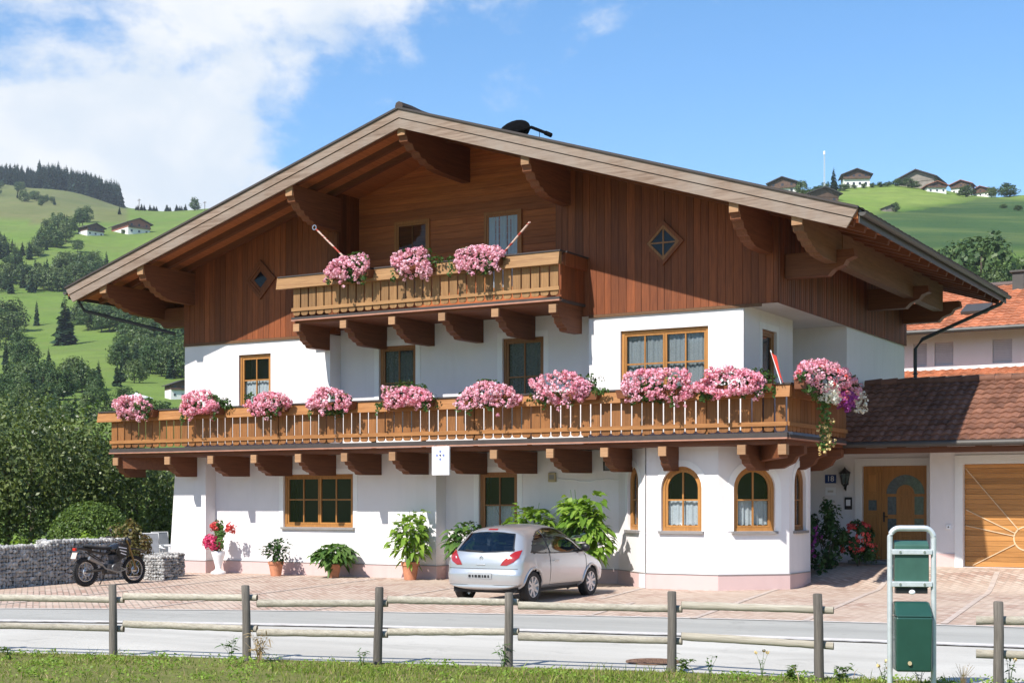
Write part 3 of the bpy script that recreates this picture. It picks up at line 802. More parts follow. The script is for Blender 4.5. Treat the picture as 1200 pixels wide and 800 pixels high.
window(TBf, 5.86, 6.82, 1.27, 2.68, 'arch', rows=(0.52,), seed=8)
window(TC, 0.36, 1.33, 1.27, 2.68, 'arch', rows=(0.52,), seed=9)
window(TD, 0.30, 1.08, 1.27, 2.68, 'arch', rows=(0.52,), seed=10, fm='frame_dark')

# --- timber cladding: real boards, cut along the roof slope
def boards_v(mb, x0, x1, zb, T, pitch=0.185, top=None, gap=0.008, th=0.026):
    x = x0
    while x < x1-0.02:
        w = pitch*(0.85+0.3*rng.random()); b = min(x+w, x1)
        t0, t1 = top(x), top(b-gap); z = zb
        dn = rng.random()*0.004
        mb.isl(); mb.hexa([T(x, z, 0.004), T(b-gap, z, 0.004), T(b-gap, z, th+dn), T(x, z, th+dn), T(x, t0, 0.004), T(b-gap, t1, 0.004), T(b-gap, t1, th+dn), T(x, t0, th+dn)])
        x = b
def boards_back(mb, pts, T): mb.isl(); mb.add([T(u, v, 0.0) for u, v in pts], [tuple(range(len(pts)))])
cl = MB(); AT_L, AT_R, AT_Y = -3.25, 3.04, 0.9
boards_v(cl, -HS, AT_L, 6.17, Tf, top=lambda x: roof_under(x)+0.02)
cl.prism([(-HS, 6.165), (AT_L, 6.165), (AT_L, roof_under(AT_L)+.02), (-HS, roof_under(HS)+.02)], Tf, -0.12, 0.002)
cl.build('gable_boarding', M['clad'], house)
cl = MB(); boards_v(cl, AT_R, HS+0.03, 6.17, Tf, top=lambda x: roof_under(x)+0.02)
cl.prism([(AT_R, 6.165), (HS, 6.165), (HS, roof_under(HS)+.02), (AT_R, roof_under(AT_R)+.02)], Tf, -0.12, 0.002)
cl.build('gable_boarding', M['clad'], house)
ch = MB(); TR = frame((0, AT_Y, 0), (1, 0, 0), (0, -1, 0))
z = 6.3
while z < 10.7:
    h = 0.165; zt = min(z+h-.007, 10.72)
    def xe(zz): return min(3.3, max(0.02, (APEX-ROOF_T+.02-zz)/SLOPE))
    ch.isl(); dn = rng.random()*.004
    if zt > z: ch.hexa([TR(max(AT_L, -xe(z)), z, .004), TR(min(AT_R, xe(z)), z, .004), TR(min(AT_R, xe(z)), z, .026+dn), TR(max(AT_L, -xe(z)), z, .026+dn), TR(max(AT_L, -xe(zt)), zt, .004), TR(min(AT_R, xe(zt)), zt, .004), TR(min(AT_R, xe(zt)), zt, .026+dn), TR(max(AT_L, -xe(zt)), zt, .026+dn)])
    z += h
ch.prism([(AT_L, 6.3), (AT_R, 6.3), (AT_R, roof_under(AT_R)+.02), (0, roof_under(0)+.02), (AT_L, roof_under(AT_L)+.02)], TR, -0.1, 0.002)
ch.build('recess_boarding', M['clad_h'], house)
for xs in (AT_L, AT_R):
    y = 0.0; rv = MB()
    while y < AT_Y-0.01:
        b = min(y+0.17, AT_Y-.0)
        s = 0.006 if xs < 0 else -0.006
        rv.box(min(xs, xs+s*4), max(xs, xs+s*4), y+.002, b-.006, 6.3, roof_under(xs)+.02); y = b
    rv.build('recess_side_boarding', M['clad_side'], house)
for sx in (1, -1):
    sd = MB(); T = frame((sx*(HS+.032 if sx > 0 else HS), 0, 0), (0, 1, 0), (sx, 0, 0))
    boards_v(sd, -0.03 if sx > 0 else 0.0, 10.0, 6.14, T, pitch=0.13, top=lambda y: roof_under(HS)+0.02, gap=0.016, th=0.03)
    sd.fbox(T, 0.002, 9.998, 6.165, roof_under(HS)+.02, -0.1, 0.002)
    sd.build('side_boarding', M['clad_side'], house)
tr = MB(); tr.fbox(Tf, -HS-.01, AT_L-.25, 6.10, 6.165, 0.004, 0.05); tr.build('boarding_base_trim', M['purlin_light'], house); tr = MB(); tr.fbox(Tf, 3.9, HS-.35, 6.10, 6.165, 0.004, 0.05)
tr.build('boarding_base_trim', M['purlin_light'], house)
bk = MB(); bk.prism([(-HS, 6.2), (HS, 6.2), (HS, roof_under(HS)), (0, roof_under(0)), (-HS, roof_under(HS))], lambda u, v, n: Vector((u, n, v)), 9.85, 9.99); bk.build('rear_gable', M['clad'], house)
# attic windows stand on the boarding
Tr2 = frame((0, AT_Y-.03, 0), (1, 0, 0), (0, -1, 0))
window(Tr2, -2.09, -1.03, 7.0, 9.0, rows=(0.30, 0.62), fm='frame_attic', curtain=None, sill=False, surround=False, proud=True, seed=11)
window(Tr2, 0.57, 1.63, 7.0, 8.98, cols=1, rows=(0.995,), fm='frame_attic', curtain='full', cm='curtain_attic', sill=False, surround=False, proud=True, seed=12)
def diamond(c, r, mat, glazed):
    T = frame((c[0], -0.032, c[1]), (1, 0, 0), (0, -1, 0))
    dm = lambda q: [(0, -q), (q, 0), (0, q), (-q, 0)]
    f = MB(); f.ring(dm(r), dm(r*.80), T, 0.0, 0.050)
    w = f.build('diamond_window', M['clad_side'], house); f = MB(); f.ring(dm(r*.799), dm(r*.64), T, 0.0, 0.038); f.build('inner_frame', M[mat], w)
    if glazed:
        g = MB(); g.isl(); g.add([T(u, v, 0.018) for u, v in dm(r*.64)], [(0, 1, 2, 3)]); g.build('pane', M['glass_dark'], w)
        g = MB(); g.isl(); g.add([T(u, v, 0.006) for u, v in dm(r*.64)], [(0, 1, 2, 3)]); g.build('dark_room_backing', M['room'], w)
        s = MB(); s.fbox(T, -.016, .016, -r*.63, r*.63, .015, .03); s.fbox(T, -r*.63, r*.63, -.016, .016, .015, .028); s.build('glazing_bar', M[mat], w)
    else:
        s = MB(); s.ring(dm(r*.62), dm(r*.42), T, 0.0, 0.022); s.build('inner_frame', M['clad_side'], w)
        g = MB(); g.isl(); g.add([T(u, v, 0.010) for u, v in dm(r*.43)], [(0, 1, 2, 3)]); g.build('pane', M['glass_dark'], w)
        g = MB(); g.isl(); g.add([T(u, v, 0.006) for u, v in dm(r*.43)], [(0, 1, 2, 3)]); g.build('dark_room_backing', M['room'], w)
    return w
diamond((5.76, 7.66), 0.50, 'frame_dark', True)
diamond((-5.73, 7.71), 0.52, 'clad_side', False)

# --- roof -----------------------------------------------------------
Y0, Y1 = -2.0, 11.5
rf = MB()
for sx in (-1, 1):
    rf.isl(); a, b = 0.0, sx*HALF
    rf.hexa([(a, Y0, roof_under(0)), (b, Y0, roof_under(HALF)), (b, Y1, roof_under(HALF)), (a, Y1, roof_under(0)), (a, Y0, roof_top(0)-.07), (b, Y0, roof_top(HALF)-.07), (b, Y1, roof_top(HALF)-.07), (a, Y1, roof_top(0)-.07)])
roof = rf.build('roof', M['soffit_wood'], house)
tl = MB()
def tile_field(mb, P, U, D, nu, nd, wu, wd, amp=0.022, step=0.03, sub=6):
    """courses of pantiles: P corner, U along the eave, D up the slope"""
    P, U, D = Vector(P), Vector(U).normalized(), Vector(D).normalized(); N = U.cross(D).normalized()
    if N.z < 0: N = -N
    for r in range(nd):
        for c in range(nu):
            mb.isl(); vs = []; jig = (rng.random()-.5)*0.008; jr = (rng.random()-.5)*.012
            for k in range(sub+1):
                u = (c+k/sub)*wu; h = amp*(0.5-0.5*math.cos(2*math.pi*k/sub)) if k/sub < 0.72 else amp*0.12
                q = P + U*u
                vs += [q + D*(r*wd-.03+jr) + N*(step+h+jig), q + D*((r+1)*wd+.02) + N*(h*0.8+.002+jig), q + D*(r*wd-.03+jr) + N*(h*.3)]
            fs = []
            for k in range(sub): fs += [(3*k, 3*k+3, 3*k+4, 3*k+1), (3*k+2, 3*k+5, 3*k+3, 3*k)]
            mb.add(vs, fs)
for sx in (-1, 1):
    D = Vector((-sx, 0, SLOPE)).normalized(); L = math.hypot(HALF, HALF*SLOPE)
    nd = int(L/0.42)+1; wd = L/nd
    tile_field(tl, (sx*(HALF+.03), Y0-.05, roof_top(HALF)-.075), (0, 1, 0), D, 44, nd, (Y1-Y0+.1)/44, wd, 0.02, 0.028, 3)
tl.build('roof_tiles', M['tile_dark'], roof, fixn=False)
rg = MB(); rg.isl()
rg.tube([(0, Y0-.06+i*.42, APEX+.0+.015*(i % 2)) for i in range(33)], 0.11, 8); rg.build('ridge_tiles', M['tile_dark'], roof)
# barge boards: two stepped boards, drip strip on top
for sx in (-1, 1):
    for (za, zb, y0, y1, nm, mt, cut) in ((-.07, -.265, Y0-.075, Y0, 'upper_barge_board', 'barge', .1), (-.255, -.295, Y0-.02, Y0, 'barge_groove', 'dark_edge', .1), (-.285, -.50, Y0-.055, Y0, 'lower_barge_board', 'barge', .28)):
        b = MB(); b.isl()
        x1a, x1b = HALF+.02-cut*0.2, HALF+.02-cut*1.05
        x1a = HALF+.02-abs(za+.07)*.55; x1b = HALF+.02-abs(zb+.07)*.55
        P = [(0, roof_top(0)+zb), (sx*x1b, roof_top(x1b)+zb), (sx*x1a, roof_top(x1a)+za), (0, roof_top(0)+za)]
        b.prism(P, lambda u, v, n: Vector((u, n, v)), y0-(.001 if sx > 0 else 0), y1-.001)
        b.build(nm, M[mt], roof)
    b = MB(); P = [(0, roof_top(0)-.068), (sx*(HALF+.03), roof_top(HALF+.03)-.068), (sx*(HALF+.03), roof_top(HALF+.03)-.02), (0, roof_top(0)-.02)]
    b.prism(P, lambda u, v, n: Vector((u, n, v)), Y0-.11-(.001 if sx > 0 else 0), Y0+.01); b.build('drip_strip', M['dark_edge'], roof)
    # eave fascia and gutter
    g = MB(); ex = sx*(HALF+.095); ez = roof_top(HALF)-.15; vs = []; n = 9
    g.isl(); yy = [Y0-.03, Y1+.03]
    for r in (0.075, 0.068):
        for y in yy:
            for j in range(n): a = math.pi + math.pi*j/(n-1); vs.append((ex+r*math.cos(a), y, ez+r*math.sin(a)))
    fs = [(j, j+1, n+j+1, n+j) for j in range(n-1)] + [(2*n+j, 3*n+j, 3*n+j+1, 2*n+j+1) for j in range(n-1)]
    fs += [tuple(range(n)), tuple(range(n, 2*n))]
    g.add(vs, fs); g.box(sx*(HALF+.02) - .012, sx*(HALF+.02)+.012, Y0+.02, Y1-.02, roof_top(HALF)-.34, roof_top(HALF)-.085)
    g.build('gutter', M['gutter'], roof)
roof.location.x = 0.03
# rafters under the boards
ra = MB()
for y in (-1.72, -0.98, -0.24):
    for sx in (-1, 1):
        a = Vector((sx*.05, y, roof_under(0)-.075)); b = Vector((sx*(HALF-.15), y, roof_under(HALF-.15)-.075)); ra.beam(a, b, 0.12, 0.15)
for y in np.arange(0.6, 11.4, 0.82):
    for sx in (-1, 1):
        a = Vector((sx*(HS+.04), y, roof_under(HS+.04)-.075)); b = Vector((sx*(HALF-.12), y, roof_under(HALF-.12)-.075)); ra.beam(a, b, 0.11, 0.15)
ra.build('rafter', M['beam_x'], roof)
# purlins with stepped, carved ends
def carved(mb, x, w, ztop, y0, y1, h0, h1, n=5):
    """profile in (y,z): shallow at the front, stepping deeper towards the wall"""
    pts = [(y1, ztop), (y0, ztop), (y0, ztop-h0)]
    L = y1-y0
    pts = pts[:2] + [(y0, ztop-h0), (y0+.03, ztop-h0), (y0+.05, ztop-h0-.05)]
    g = lambda k: (h1-h0)*(1-(1-k)**1.9)
    for i in range(n):
        ya, yb = y0+.06+L*.60*(i/n), y0+.06+L*.60*((i+1)/n); za, zb = ztop-h0-g(i/n), ztop-h0-g((i+1)/n)
        dz = za-zb; dy = yb-ya
        pts += [(ya, za-dz*.72), (ya+dy*.30, za-dz*.92), (ya+dy*.62, za-dz*.80), (ya+dy*.72, za-dz*.98)]
    pts += [(y0+L*.70, ztop-h1), (y1, ztop-h1)]
    mb.prism(pts, lambda u, v, nn: Vector((x+nn, u, v)), -w/2, w/2)
for x in (0, 3.28, -3.28, 8.15, -8.15):
    m = MB(); zt = roof_under(x) - (0.15 if x else 0.12); yend = AT_Y-.004 if abs(x) < 3 else (0.86 if abs(x) < 3.5 and x < 0 else -.034)
    if x == 3.28: yend = -.034
    if x == -3.28: yend = -.034
    carved(m, x, 0.23, zt, Y0+.07, yend, 0.28, 0.84, 6)
    o = m.build('purlin', M['beam'], roof)
    c = MB(); c.box(x-.10, x+.10, Y0+.028, Y0+.068, zt-.27, zt-.02); c.build('beam_end_cap', M['cap'], o)
for sx in (-1, 1):
    m = MB(); x = sx*9.48; zt = roof_under(9.48)-.15
    carved(m, x, 0.22, zt, Y0+.07, 0.6, 0.25, 0.70, 6); m.box(x-.12, x+.12, .602, 9.2, zt-.70, zt)
    o = m.build('eave_purlin', M['purlin_light' if sx > 0 else 'beam'], roof)
    c = MB(); c.box(x-.11, x+.11, Y0+.028, Y0+.068, zt-.24, zt-.02); c.build('beam_end_cap', M['cap'], o)
    # cross brackets carrying the eave beam
    for y in (0.35, 6.4, 9.6):
        q = MB(); z1 = zt-.42; z0 = z1-.52
        P = [(HS+.06, z1), (9.95, z1), (9.98, z1-.16), (9.80, z1-.22), (9.74, z1-.32), (9.52, z1-.40), (9.40, z0), (HS+.06, z0)]
        P = [(sx*a, b) for a, b in P]
        q.prism(P, lambda u, v, n: Vector((u, n, v)), y-.13, y+.13); q.build('eave_bracket', M['beam_x'], roof)
# downpipe from the rear right gutter end
dp = MB(); dp.tube([(HALF+.09, 11.2, roof_top(HALF)-.2), (HALF-.02, 11.15, 7.27), (8.78, 10.38, 6.34), (8.62, 10.28, 6.08), (8.62, 10.28, 0.2)], 0.05, 10)
for z in (3.6, 5.4): dp.torus((8.62, 10.28, z), .06, .018, 'z', 16, 6)
dp.build('downpipe', M['pipe'], house, smooth=True)
dp = MB(); dp.tube([(-HALF-.09, 11.2, roof_top(HALF)-.2), (-HALF-.05, 11.0, 7.1), (-8.75, 10.3, 6.2), (-8.6, 10.25, 5.9), (-8.6, 10.25, 0.1)], 0.06, 10); dp.build('downpipe', M['pipe'], house, smooth=True)
dp = MB(); dp.tube([(-HALF-.09, -1.6, roof_top(HALF)-.24), (-HALF+.1, -1.5, 7.05), (-8.62, -.12, 6.45)], 0.045, 8); dp.build('eave_pipe', M['pipe'], house, smooth=True)

# --- balconies ------------------------------------------------------
def board_row(mb, T, u0, u1, z0, z1, pitch, gap=0.038, th=0.028, slot=None):
    n = max(1, round((u1-u0)/pitch)); p = (u1-u0)/n
    for i in range(n):
        a, b = u0+i*p+gap/2, u0+(i+1)*p-gap/2; r = 0.055; mb.isl()
        pts = [(a, z0+r), (a+r*.3, z0+r*.3), (a+r, z0), (b-r, z0), (b-r*.3, z0+r*.3), (b, z0+r), (b, z1), (a, z1)]
        if slot and i % 2: pts = pts
        k = len(pts); vs = [T(u, v, 0) for u, v in pts] + [T(u, v, th) for u, v in pts]
        mb.add(vs, [tuple(range(k-1, -1, -1)), tuple(range(k, 2*k))] + [(j, (j+1) % k, (j+1) % k+k, j+k) for j in range(k)])
def brackets(xs, y0, y1, ztop, h0, h1, w, parent, capmat='cap'):
    for x in xs:
        m = MB(); m.isl(); yb = y1(x) if callable(y1) else y1
        L = yb-y0
        P = [(yb, ztop), (y0, ztop), (y0, ztop-h0*.9), (y0+.08*L, ztop-h0*.98), (y0+.10*L, ztop-h0*1.3), (y0+.17*L, ztop-h0*1.38), (y0+.19*L, ztop-(h0*.6+h1*.4)-.05), (y0+.26*L, ztop-(h0*.5+h1*.5)-.05), (y0+.30*L, ztop-h1*.86), (y0+.36*L, ztop-h1*.88), (y0+.40*L, ztop-h1), (y0+.52*L, ztop-h1*1.02), (yb, ztop-h1)]
        m.prism(P, lambda u, v, n: Vector((x+n, u, v)), -w/2, w/2)
        o = m.build('balcony_bracket', M['beam'], parent)
        c = MB(); c.box(x-w*.46, x+w*.46, y0-.045, y0-.002, ztop-h0*.95, ztop-.005); c.build('beam_end_cap', M[capmat], o)
# lower balcony, wrapping round the right corner
BY = -0.98
def bx(x): return 19.25 + (x-19.25)*(30+BY)/28.6      # same direction as measured at the old depth
BX0, BX1 = bx(-9.7), bx(9.1)
b1 = MB(); b1.box(BX0+.03, BX1-.03, BY+.05, -0.002, 3.10, 3.20); b1.box(BX0+.03, 7.0, 0.0, .398, 3.125, 3.199)
b1.box(7.0, BX1-.03, 0.0, 2.97, 3.125, 3.2); b1.box(6.92, 8.39, 2.972, 4.84, 3.125, 3.2)
balc = tag(b1.build('balcony', M['beam_x'], house), 'long lower balcony of honey wood wrapping round the right corner')
Tb = frame((0, BY, 0), (1, 0, 0), (0, -1, 0))
Tbs = frame((BX1, 0, 0), (0, 1, 0), (1, 0, 0))
Tbl = frame((BX0, 0, 0), (0, 1, 0), (-1, 0, 0))
p = MB(); board_row(p, Tb, BX0, BX1, 3.36, 4.12, 0.25); p.build('front_panel', M['balc'], balc)
p = MB(); board_row(p, Tbs, BY+.03, 2.95, 3.36, 4.12, 0.25, 0.014); p.build('side_panel', M['balc'], balc, )
p = MB(); board_row(p, Tbl, BY+.03, -.02, 3.36, 4.12, 0.25, 0.014); p.build('side_panel', M['balc'], balc)
p = MB(); p.fbox(Tb, BX0-.02, BX1+.02, 3.47, 3.56, 0.030, 0.062); p.fbox(Tbs, BY, 2.95, 3.47, 3.56, .03, .062); p.fbox(Tbl, BY, -.02, 3.47, 3.56, .03, .062); p.build('lower_rail', M['balc_x'], balc)
p = MB(); p.isl(); p.prism([(-.02, 4.08), (.02, 4.06), (.15, 4.06), (.10, 4.31), (-.02, 4.31)], lambda u, v, n: Vector((n, BY-u-.03, v)), BX0-.38, BX1+.12); p.build('handrail', M['balc_x'], balc)
p = MB(); p.fbox(Tbs, BY+.16, 2.95, 4.06, 4.31, .03, .13); p.build('handrail', M['balc_y'], balc); p = MB(); p.fbox(Tbl, BY+.1, -.02, 4.06, 4.31, .03, .13); p.build('handrail', M['balc_y'], balc)
p = MB(); p.box(BX0-.36, BX1+.15, BY-.16, BY+.14, 4.313, 4.35); p.box(BX1-.1, BX1+.15, BY+.142, 2.95, 4.313, 4.35); p.box(BX0-.15, BX0+.1, BY+.142, -.02, 4.313, 4.35); p.build('rail_cap', M['dark_edge'], balc)
p = MB(); p.box(BX0-.02, BX1+.03, BY-.07, BY+.045, 3.235, 3.335); p.box(BX1-.04, BX1+.05, BY+.05, 2.95, 3.235, 3.30); p.build('edge_beam', M['dark_edge'], balc)
p = MB(); p.box(BX0-.04, BX1+.03, BY-.075, BY+.045, 3.203, 3.232); p.box(BX1-.04, BX1+.06, BY+.05, 2.95, 3.203, 3.232); p.build('edge_flashing', M['copper'], balc)
for x in [BX0+.05] + [BX0+1.45+1.44*i for i in range(13)]: p = MB(); p.box(x-.045, x+.045, BY+.004, BY+.09, 3.2, 4.31); p.build('balcony_post', M['balc'], balc)
def wall_y(x):
    if x < -7.66: return -.004
    if x < -.55: return .396
    if x < 4.2: return .846
    if x < 5.45: return max(BF-.004, .846-(x-4.24)-.1)
    if x < 7.16: return BF-.004
    return (x-7.16)+BF-.12 if x < 8.2 else .8
brackets([bx(v) for v in (-9.50, -7.66, -6.19, -4.77, -3.37, -1.97, -.57, .83, 2.21, 3.66, 5.0, 6.37, 8.15)], BY-.03, wall_y, 3.10, 0.22, 0.52, 0.2, balc)
# brackets of the wrapped side and the corner
for y in (0.2, 1.55, 2.75):
    m = MB(); P = [(8.0, 3.10), (BX1+.0, 3.10), (BX1+.0, 2.93), (BX1-.18, 2.86), (BX1-.25, 2.74), (BX1-.5, 2.62), (8.0, 2.6)]
    m.prism(P, lambda u, v, n: Vector((u, y+n, v)), -.1, .1); m.build('balcony_bracket', M['beam_x'], balc)
for sx, cx_, cy_ in ((1, BX1, BY), ):
    m = MB(); m.beam((7.6, .5, 2.92), (BX1-.1, BY+.08, 2.99), .2, .34); m.build('balcony_bracket', M['beam'], balc)
    c = MB(); c.box(BX1-.18, BX1-.002, BY-.03, BY+.15, 2.88, 3.095); c.build('beam_end_cap', M['cap'], balc)
m = MB(); m.beam((-8.5, 0.1, 2.90), (BX0+.15, BY+.1, 2.99), .2, .34); m.build('balcony_bracket', M['beam'], balc)
# upper balcony
UX0, UX1, UY = -3.72, 3.76, -1.2
b2 = MB(); b2.box(UX0+.02, UX1-.02, UY+.04, .448, 6.30, 6.40); b2.box(UX0+.5, 3.03, .45, .88, 6.30, 6.40)
balu = tag(b2.build('balcony', M['beam_x'], house), 'short upper balcony of pale wood under the gable')
Tu = frame((0, UY, 0), (1, 0, 0), (0, -1, 0)); Tus = frame((UX1, 0, 0), (0, 1, 0), (1, 0, 0)); Tul = frame((UX0, 0, 0), (0, 1, 0), (-1, 0, 0))
p = MB(); board_row(p, Tu, UX0, UX1, 6.50, 7.22, 0.245); p.build('front_panel', M['balc_up'], balu)
p = MB(); board_row(p, Tus, UY+.03, -.04, 6.40, 7.22, 0.245, .012); p.build('side_panel', M['clad'], balu)
p = MB(); board_row(p, Tul, UY+.03, -.04, 6.40, 7.22, 0.245, .012); p.build('side_panel', M['clad'], balu)
p = MB(); p.fbox(Tu, UX0-.02, UX1+.02, 6.61, 6.69, .03, .06); p.build('lower_rail', M['balc_up_x'], balu)
p = MB(); p.prism([(-.02, 7.19), (.02, 7.17), (.14, 7.17), (.09, 7.45), (-.02, 7.45)], lambda u, v, n: Vector((n, UY-u-.03, v)), UX0-.42, UX1+.06); p.build('handrail', M['balc_up_x'], balu)
p = MB(); p.fbox(Tus, UY+.12, -.04, 7.17, 7.45, .03, .10); p.build('handrail', M['clad'], balu); p = MB(); p.fbox(Tul, UY+.12, -.04, 7.17, 7.45, .03, .10); p.build('handrail', M['clad'], balu)
p = MB(); p.box(UX0-.4, UX1+.09, UY-.14, UY+.12, 7.453, 7.485); p.box(UX1-.08, UX1+.13, UY+.122, -.03, 7.453, 7.485); p.box(UX0-.13, UX0+.08, UY+.122, -.03, 7.453, 7.485); p.build('rail_cap', M['dark_edge'], balu)
p = MB(); p.box(UX0-.02, UX1+.03, UY-.06, UY+.04, 6.405, 6.46); p.box(UX1-.02, UX1+.05, UY+.042, -.04, 6.36, 6.42); p.build('edge_beam', M['dark_edge'], balu)
p = MB(); p.box(UX0-.03, UX1+.03, UY-.065, UY+.04, 6.372, 6.402); p.build('edge_flashing', M['copper'], balu)
brackets([-3.58, -2.15, -.72, .69, 2.13, 3.62], UY-.03, lambda x: -.035 if abs(x) > 3.5 else .446, 6.30, 0.2, 0.55, 0.2, balu)

# --- entrance wing, its roof, doors ---------------------------------
ew = MB()
fill(ew, rect(7.3, 10.68, 0, 3.3), [rect(8.73, 10.30, 0.5, 2.78)], T5, 0.16)
ew.box(10.55, 10.75, 4.41, 5.35, 0, 3.3)
fill(ew, rect(10.73, 15.5, 0, 3.3), [rect(11.48, 14.2, 0.42, 2.77)], T37, 0.2)
ew.box(10.8, 15.5, 4.39, 4.41, 2.9, 3.3); ew.box(10.551, 10.748, 4.252, 4.408, 0, 3.3)
ew.box(15.3, 15.5, 4.412, 9.0, 0, 3.3); ew.box(8.402, 15.5, 9.0, 9.2, 0, 3.3)
wing = ew.build('entrance_wing', M['plaster'], house)
q = MB(); strip(q, [(10.55, 5.35), (10.55, 4.25), (11.12, 4.25)], 0.1, 0.72, 0.022); q.build('plinth', M['plinth'], wing)
q = MB(); q.ring([(8.55, .3), (10.48, .3), (10.48, 2.96), (8.55, 2.96)], [(8.731, .3), (10.299, .3), (10.299, 2.779), (8.731, 2.779)], T5, -.004, .03); q.ring([(11.3, .3), (14.4, .3), (14.4, 2.97), (11.3, 2.97)], [(11.481, .3), (14.199, .3), (14.199, 2.769), (11.481, 2.769)], T37, -.004, .03); q.build('plaster_surround', M['plaster_trim'], wing)
q = MB(); q.box(8.45, 10.55, 4.75, 5.34, 0.2, 0.5); q.box(8.3, 10.58, 4.4, 4.75, 0.2, 0.42); q.build('door_step', M['sill'], wing, bevel=.01)
# front door: narrow side leaf and wide leaf with an arched fanlight
d = MB(); d.fbox(T5, 8.735, 9.18, .505, 2.775, -.14, -.09); d.fbox(T5, 9.187, 10.295, .505, 2.775, -.14, -.09)
door = tag(d.build('front_door', M['door'], wing), 'orange wooden front door with an arched fanlight and side leaf')
pn = MB()
for (a, b, c, e) in ((8.81, 9.11, .6, 1.15), (8.81, 9.11, 1.22, 1.62), (8.81, 9.11, 2.1, 2.62), (9.3, 9.56, .6, 1.1), (9.62, 9.9, .6, 1.1), (9.96, 10.2, .6, 1.1), (9.62, 9.9, 1.18, 1.52), (9.62, 9.9, 1.58, 2.06)):
    pn = MB(); pn.ring(rect(a, b, c, e), rect(a+.035, b-.035, c+.035, e-.035), T5, -.09, -.072); pn.fbox(T5, a+.06, b-.06, c+.06, e-.06, -.09, -.08); pn.build('door_panel', M['door'], door)
def half(cx0, cz0, r, n=14): return [(cx0+r*math.cos(math.pi*i/n), cz0+r*math.sin(math.pi*i/n)) for i in range(n+1)]
pn = MB(); pn.ring(half(9.76, 2.1, .17) + [(9.59, 2.1)], half(9.76, 2.1, .13) + [(9.63, 2.1)], T5, -.09, -.07)
pn.build('door_panel', M['door'], door)
gp = MB()
for (a, b, c, e) in ((9.33, 9.54, 1.2, 1.5), (9.33, 9.54, 1.6, 2.03), (9.98, 10.2, 1.2, 1.5), (9.98, 10.2, 1.6, 2.03), (8.86, 9.06, 1.7, 1.95)):
    gp.fbox(T5, a, b, c, e, -.09, -.082)
gp.ring(half(9.76, 2.1, .46), half(9.76, 2.1, .22), T5, -.09, -.083)
M['door_glass'] = m_plain('grey_door_glass', (0.10, 0.13, 0.135), 0.12, 0, 0.6, var=0.4, sc=14)
gp.build('door_glass', M['door_glass'], door)
hd = MB(); hd.fbox(T5, 9.22, 9.26, 1.42, 1.66, -.09, -.075); hd.tube([T5(9.24, 1.55, -.08), T5(9.24, 1.55, -.03), T5(9.35, 1.55, -.025)], .012, 8); hd.build('door_handle', M['black'], door)
# garage door: level boards with a sunburst of pale fillets
d = MB(); z = .43
while z < 2.76:
    zt = min(z+.118, 2.768); d.fbox(T37, 11.485, 14.195, z, zt-.005, -.19, -.15); z += .118
gd = tag(d.build('garage_door', M['door_x'], wing), 'orange wooden garage door with a sunburst of pale strips')
M['fillet'] = m_plain('pale_fillet', (0.62, 0.45, 0.28), 0.6)
f = MB(); cx0, cz0 = 12.84, 1.08
for a in (-28, 12, 26, 50, 90, 130, 154, 168, 208):
    ar = math.radians(a); dx, dz = math.cos(ar), math.sin(ar)
    L = min((1.33/abs(dx)) if abs(dx) > .01 else 9, ((2.74-cz0)/dz if dz > .01 else ((cz0-.46)/-dz if dz < -.01 else 9)))
    A, B = T37(cx0+dx*.26, cz0+dz*.26, -.145), T37(cx0+dx*L, cz0+dz*L, -.145)
    f.beam(A, B, .02, .034, (0, -1, 0))
f.ring(half(cx0, cz0, .28, 24) + [(cx0+.28*math.cos(math.pi*(1+i/24)), cz0+.28*math.sin(math.pi*(1+i/24))) for i in range(1, 24)], half(cx0, cz0, .25, 24) + [(cx0+.25*math.cos(math.pi*(1+i/24)), cz0+.25*math.sin(math.pi*(1+i/24))) for i in range(1, 24)], T37, -.15, -.138)
f.build('sunburst_strips', M['fillet'], gd)
# tiled roof of the wing
RE, RR = (3.0, 3.26), (6.15, 4.80)
sl = Vector((0, RR[0]-RE[0], RR[1]-RE[1])); Ls = sl.length
rw = MB(); rw.isl()
rw.hexa([(8.46, RE[0]+.02, RE[1]-.12), (16.2, RE[0]+.02, RE[1]-.12), (16.2, RR[0], RR[1]-.12), (8.46, RR[0], RR[1]-.12), (8.46, RE[0]+.02, RE[1]-.01), (16.2, RE[0]+.02, RE[1]-.01), (16.2, RR[0], RR[1]-.01), (8.46, RR[0], RR[1]-.01)])
rw.isl(); rw.hexa([(8.46, RR[0]+.001, RR[1]-.12), (16.2, RR[0]+.001, RR[1]-.12), (16.2, 9.6, 3.1), (8.46, 9.6, 3.1), (8.46, RR[0]+.001, RR[1]-.01), (16.2, RR[0]+.001, RR[1]-.01), (16.2, 9.6, 3.21), (8.46, 9.6, 3.21)])
wroof = rw.build('wing_roof', M['purlin_light'], wing)
tw = MB(); tile_field(tw, (8.47, RE[0], RE[1]), (1, 0, 0), sl, 36, 12, 7.76/36, Ls/12, 0.035, 0.04, 6)
tile_field(tw, (16.2, 9.6, 3.21), (-1, 0, 0), Vector((0, RR[0]-9.6, RR[1]-3.21)), 26, 10, 7.76/26, 3.8/10, .035, .045, 3)
tw.build('roof_tiles', M['tile_brown'], wroof, fixn=False)
tw = MB()
for i in range(20): tw.tube([(8.47+i*.39, RR[0], RR[1]+.03), (8.47+(i+1)*.39+.03, RR[0], RR[1]+.05)], .10, 10, r_end=.115)
tw.build('ridge_tiles', M['tile_brown'], wroof, smooth=True)
gt = MB(); gt.tube([(8.9, RE[0]-.07, RE[1]-.06), (16.25, RE[0]-.07, RE[1]-.06)], .068, 12); gt.build('gutter', M['gutter'], wroof, smooth=True)
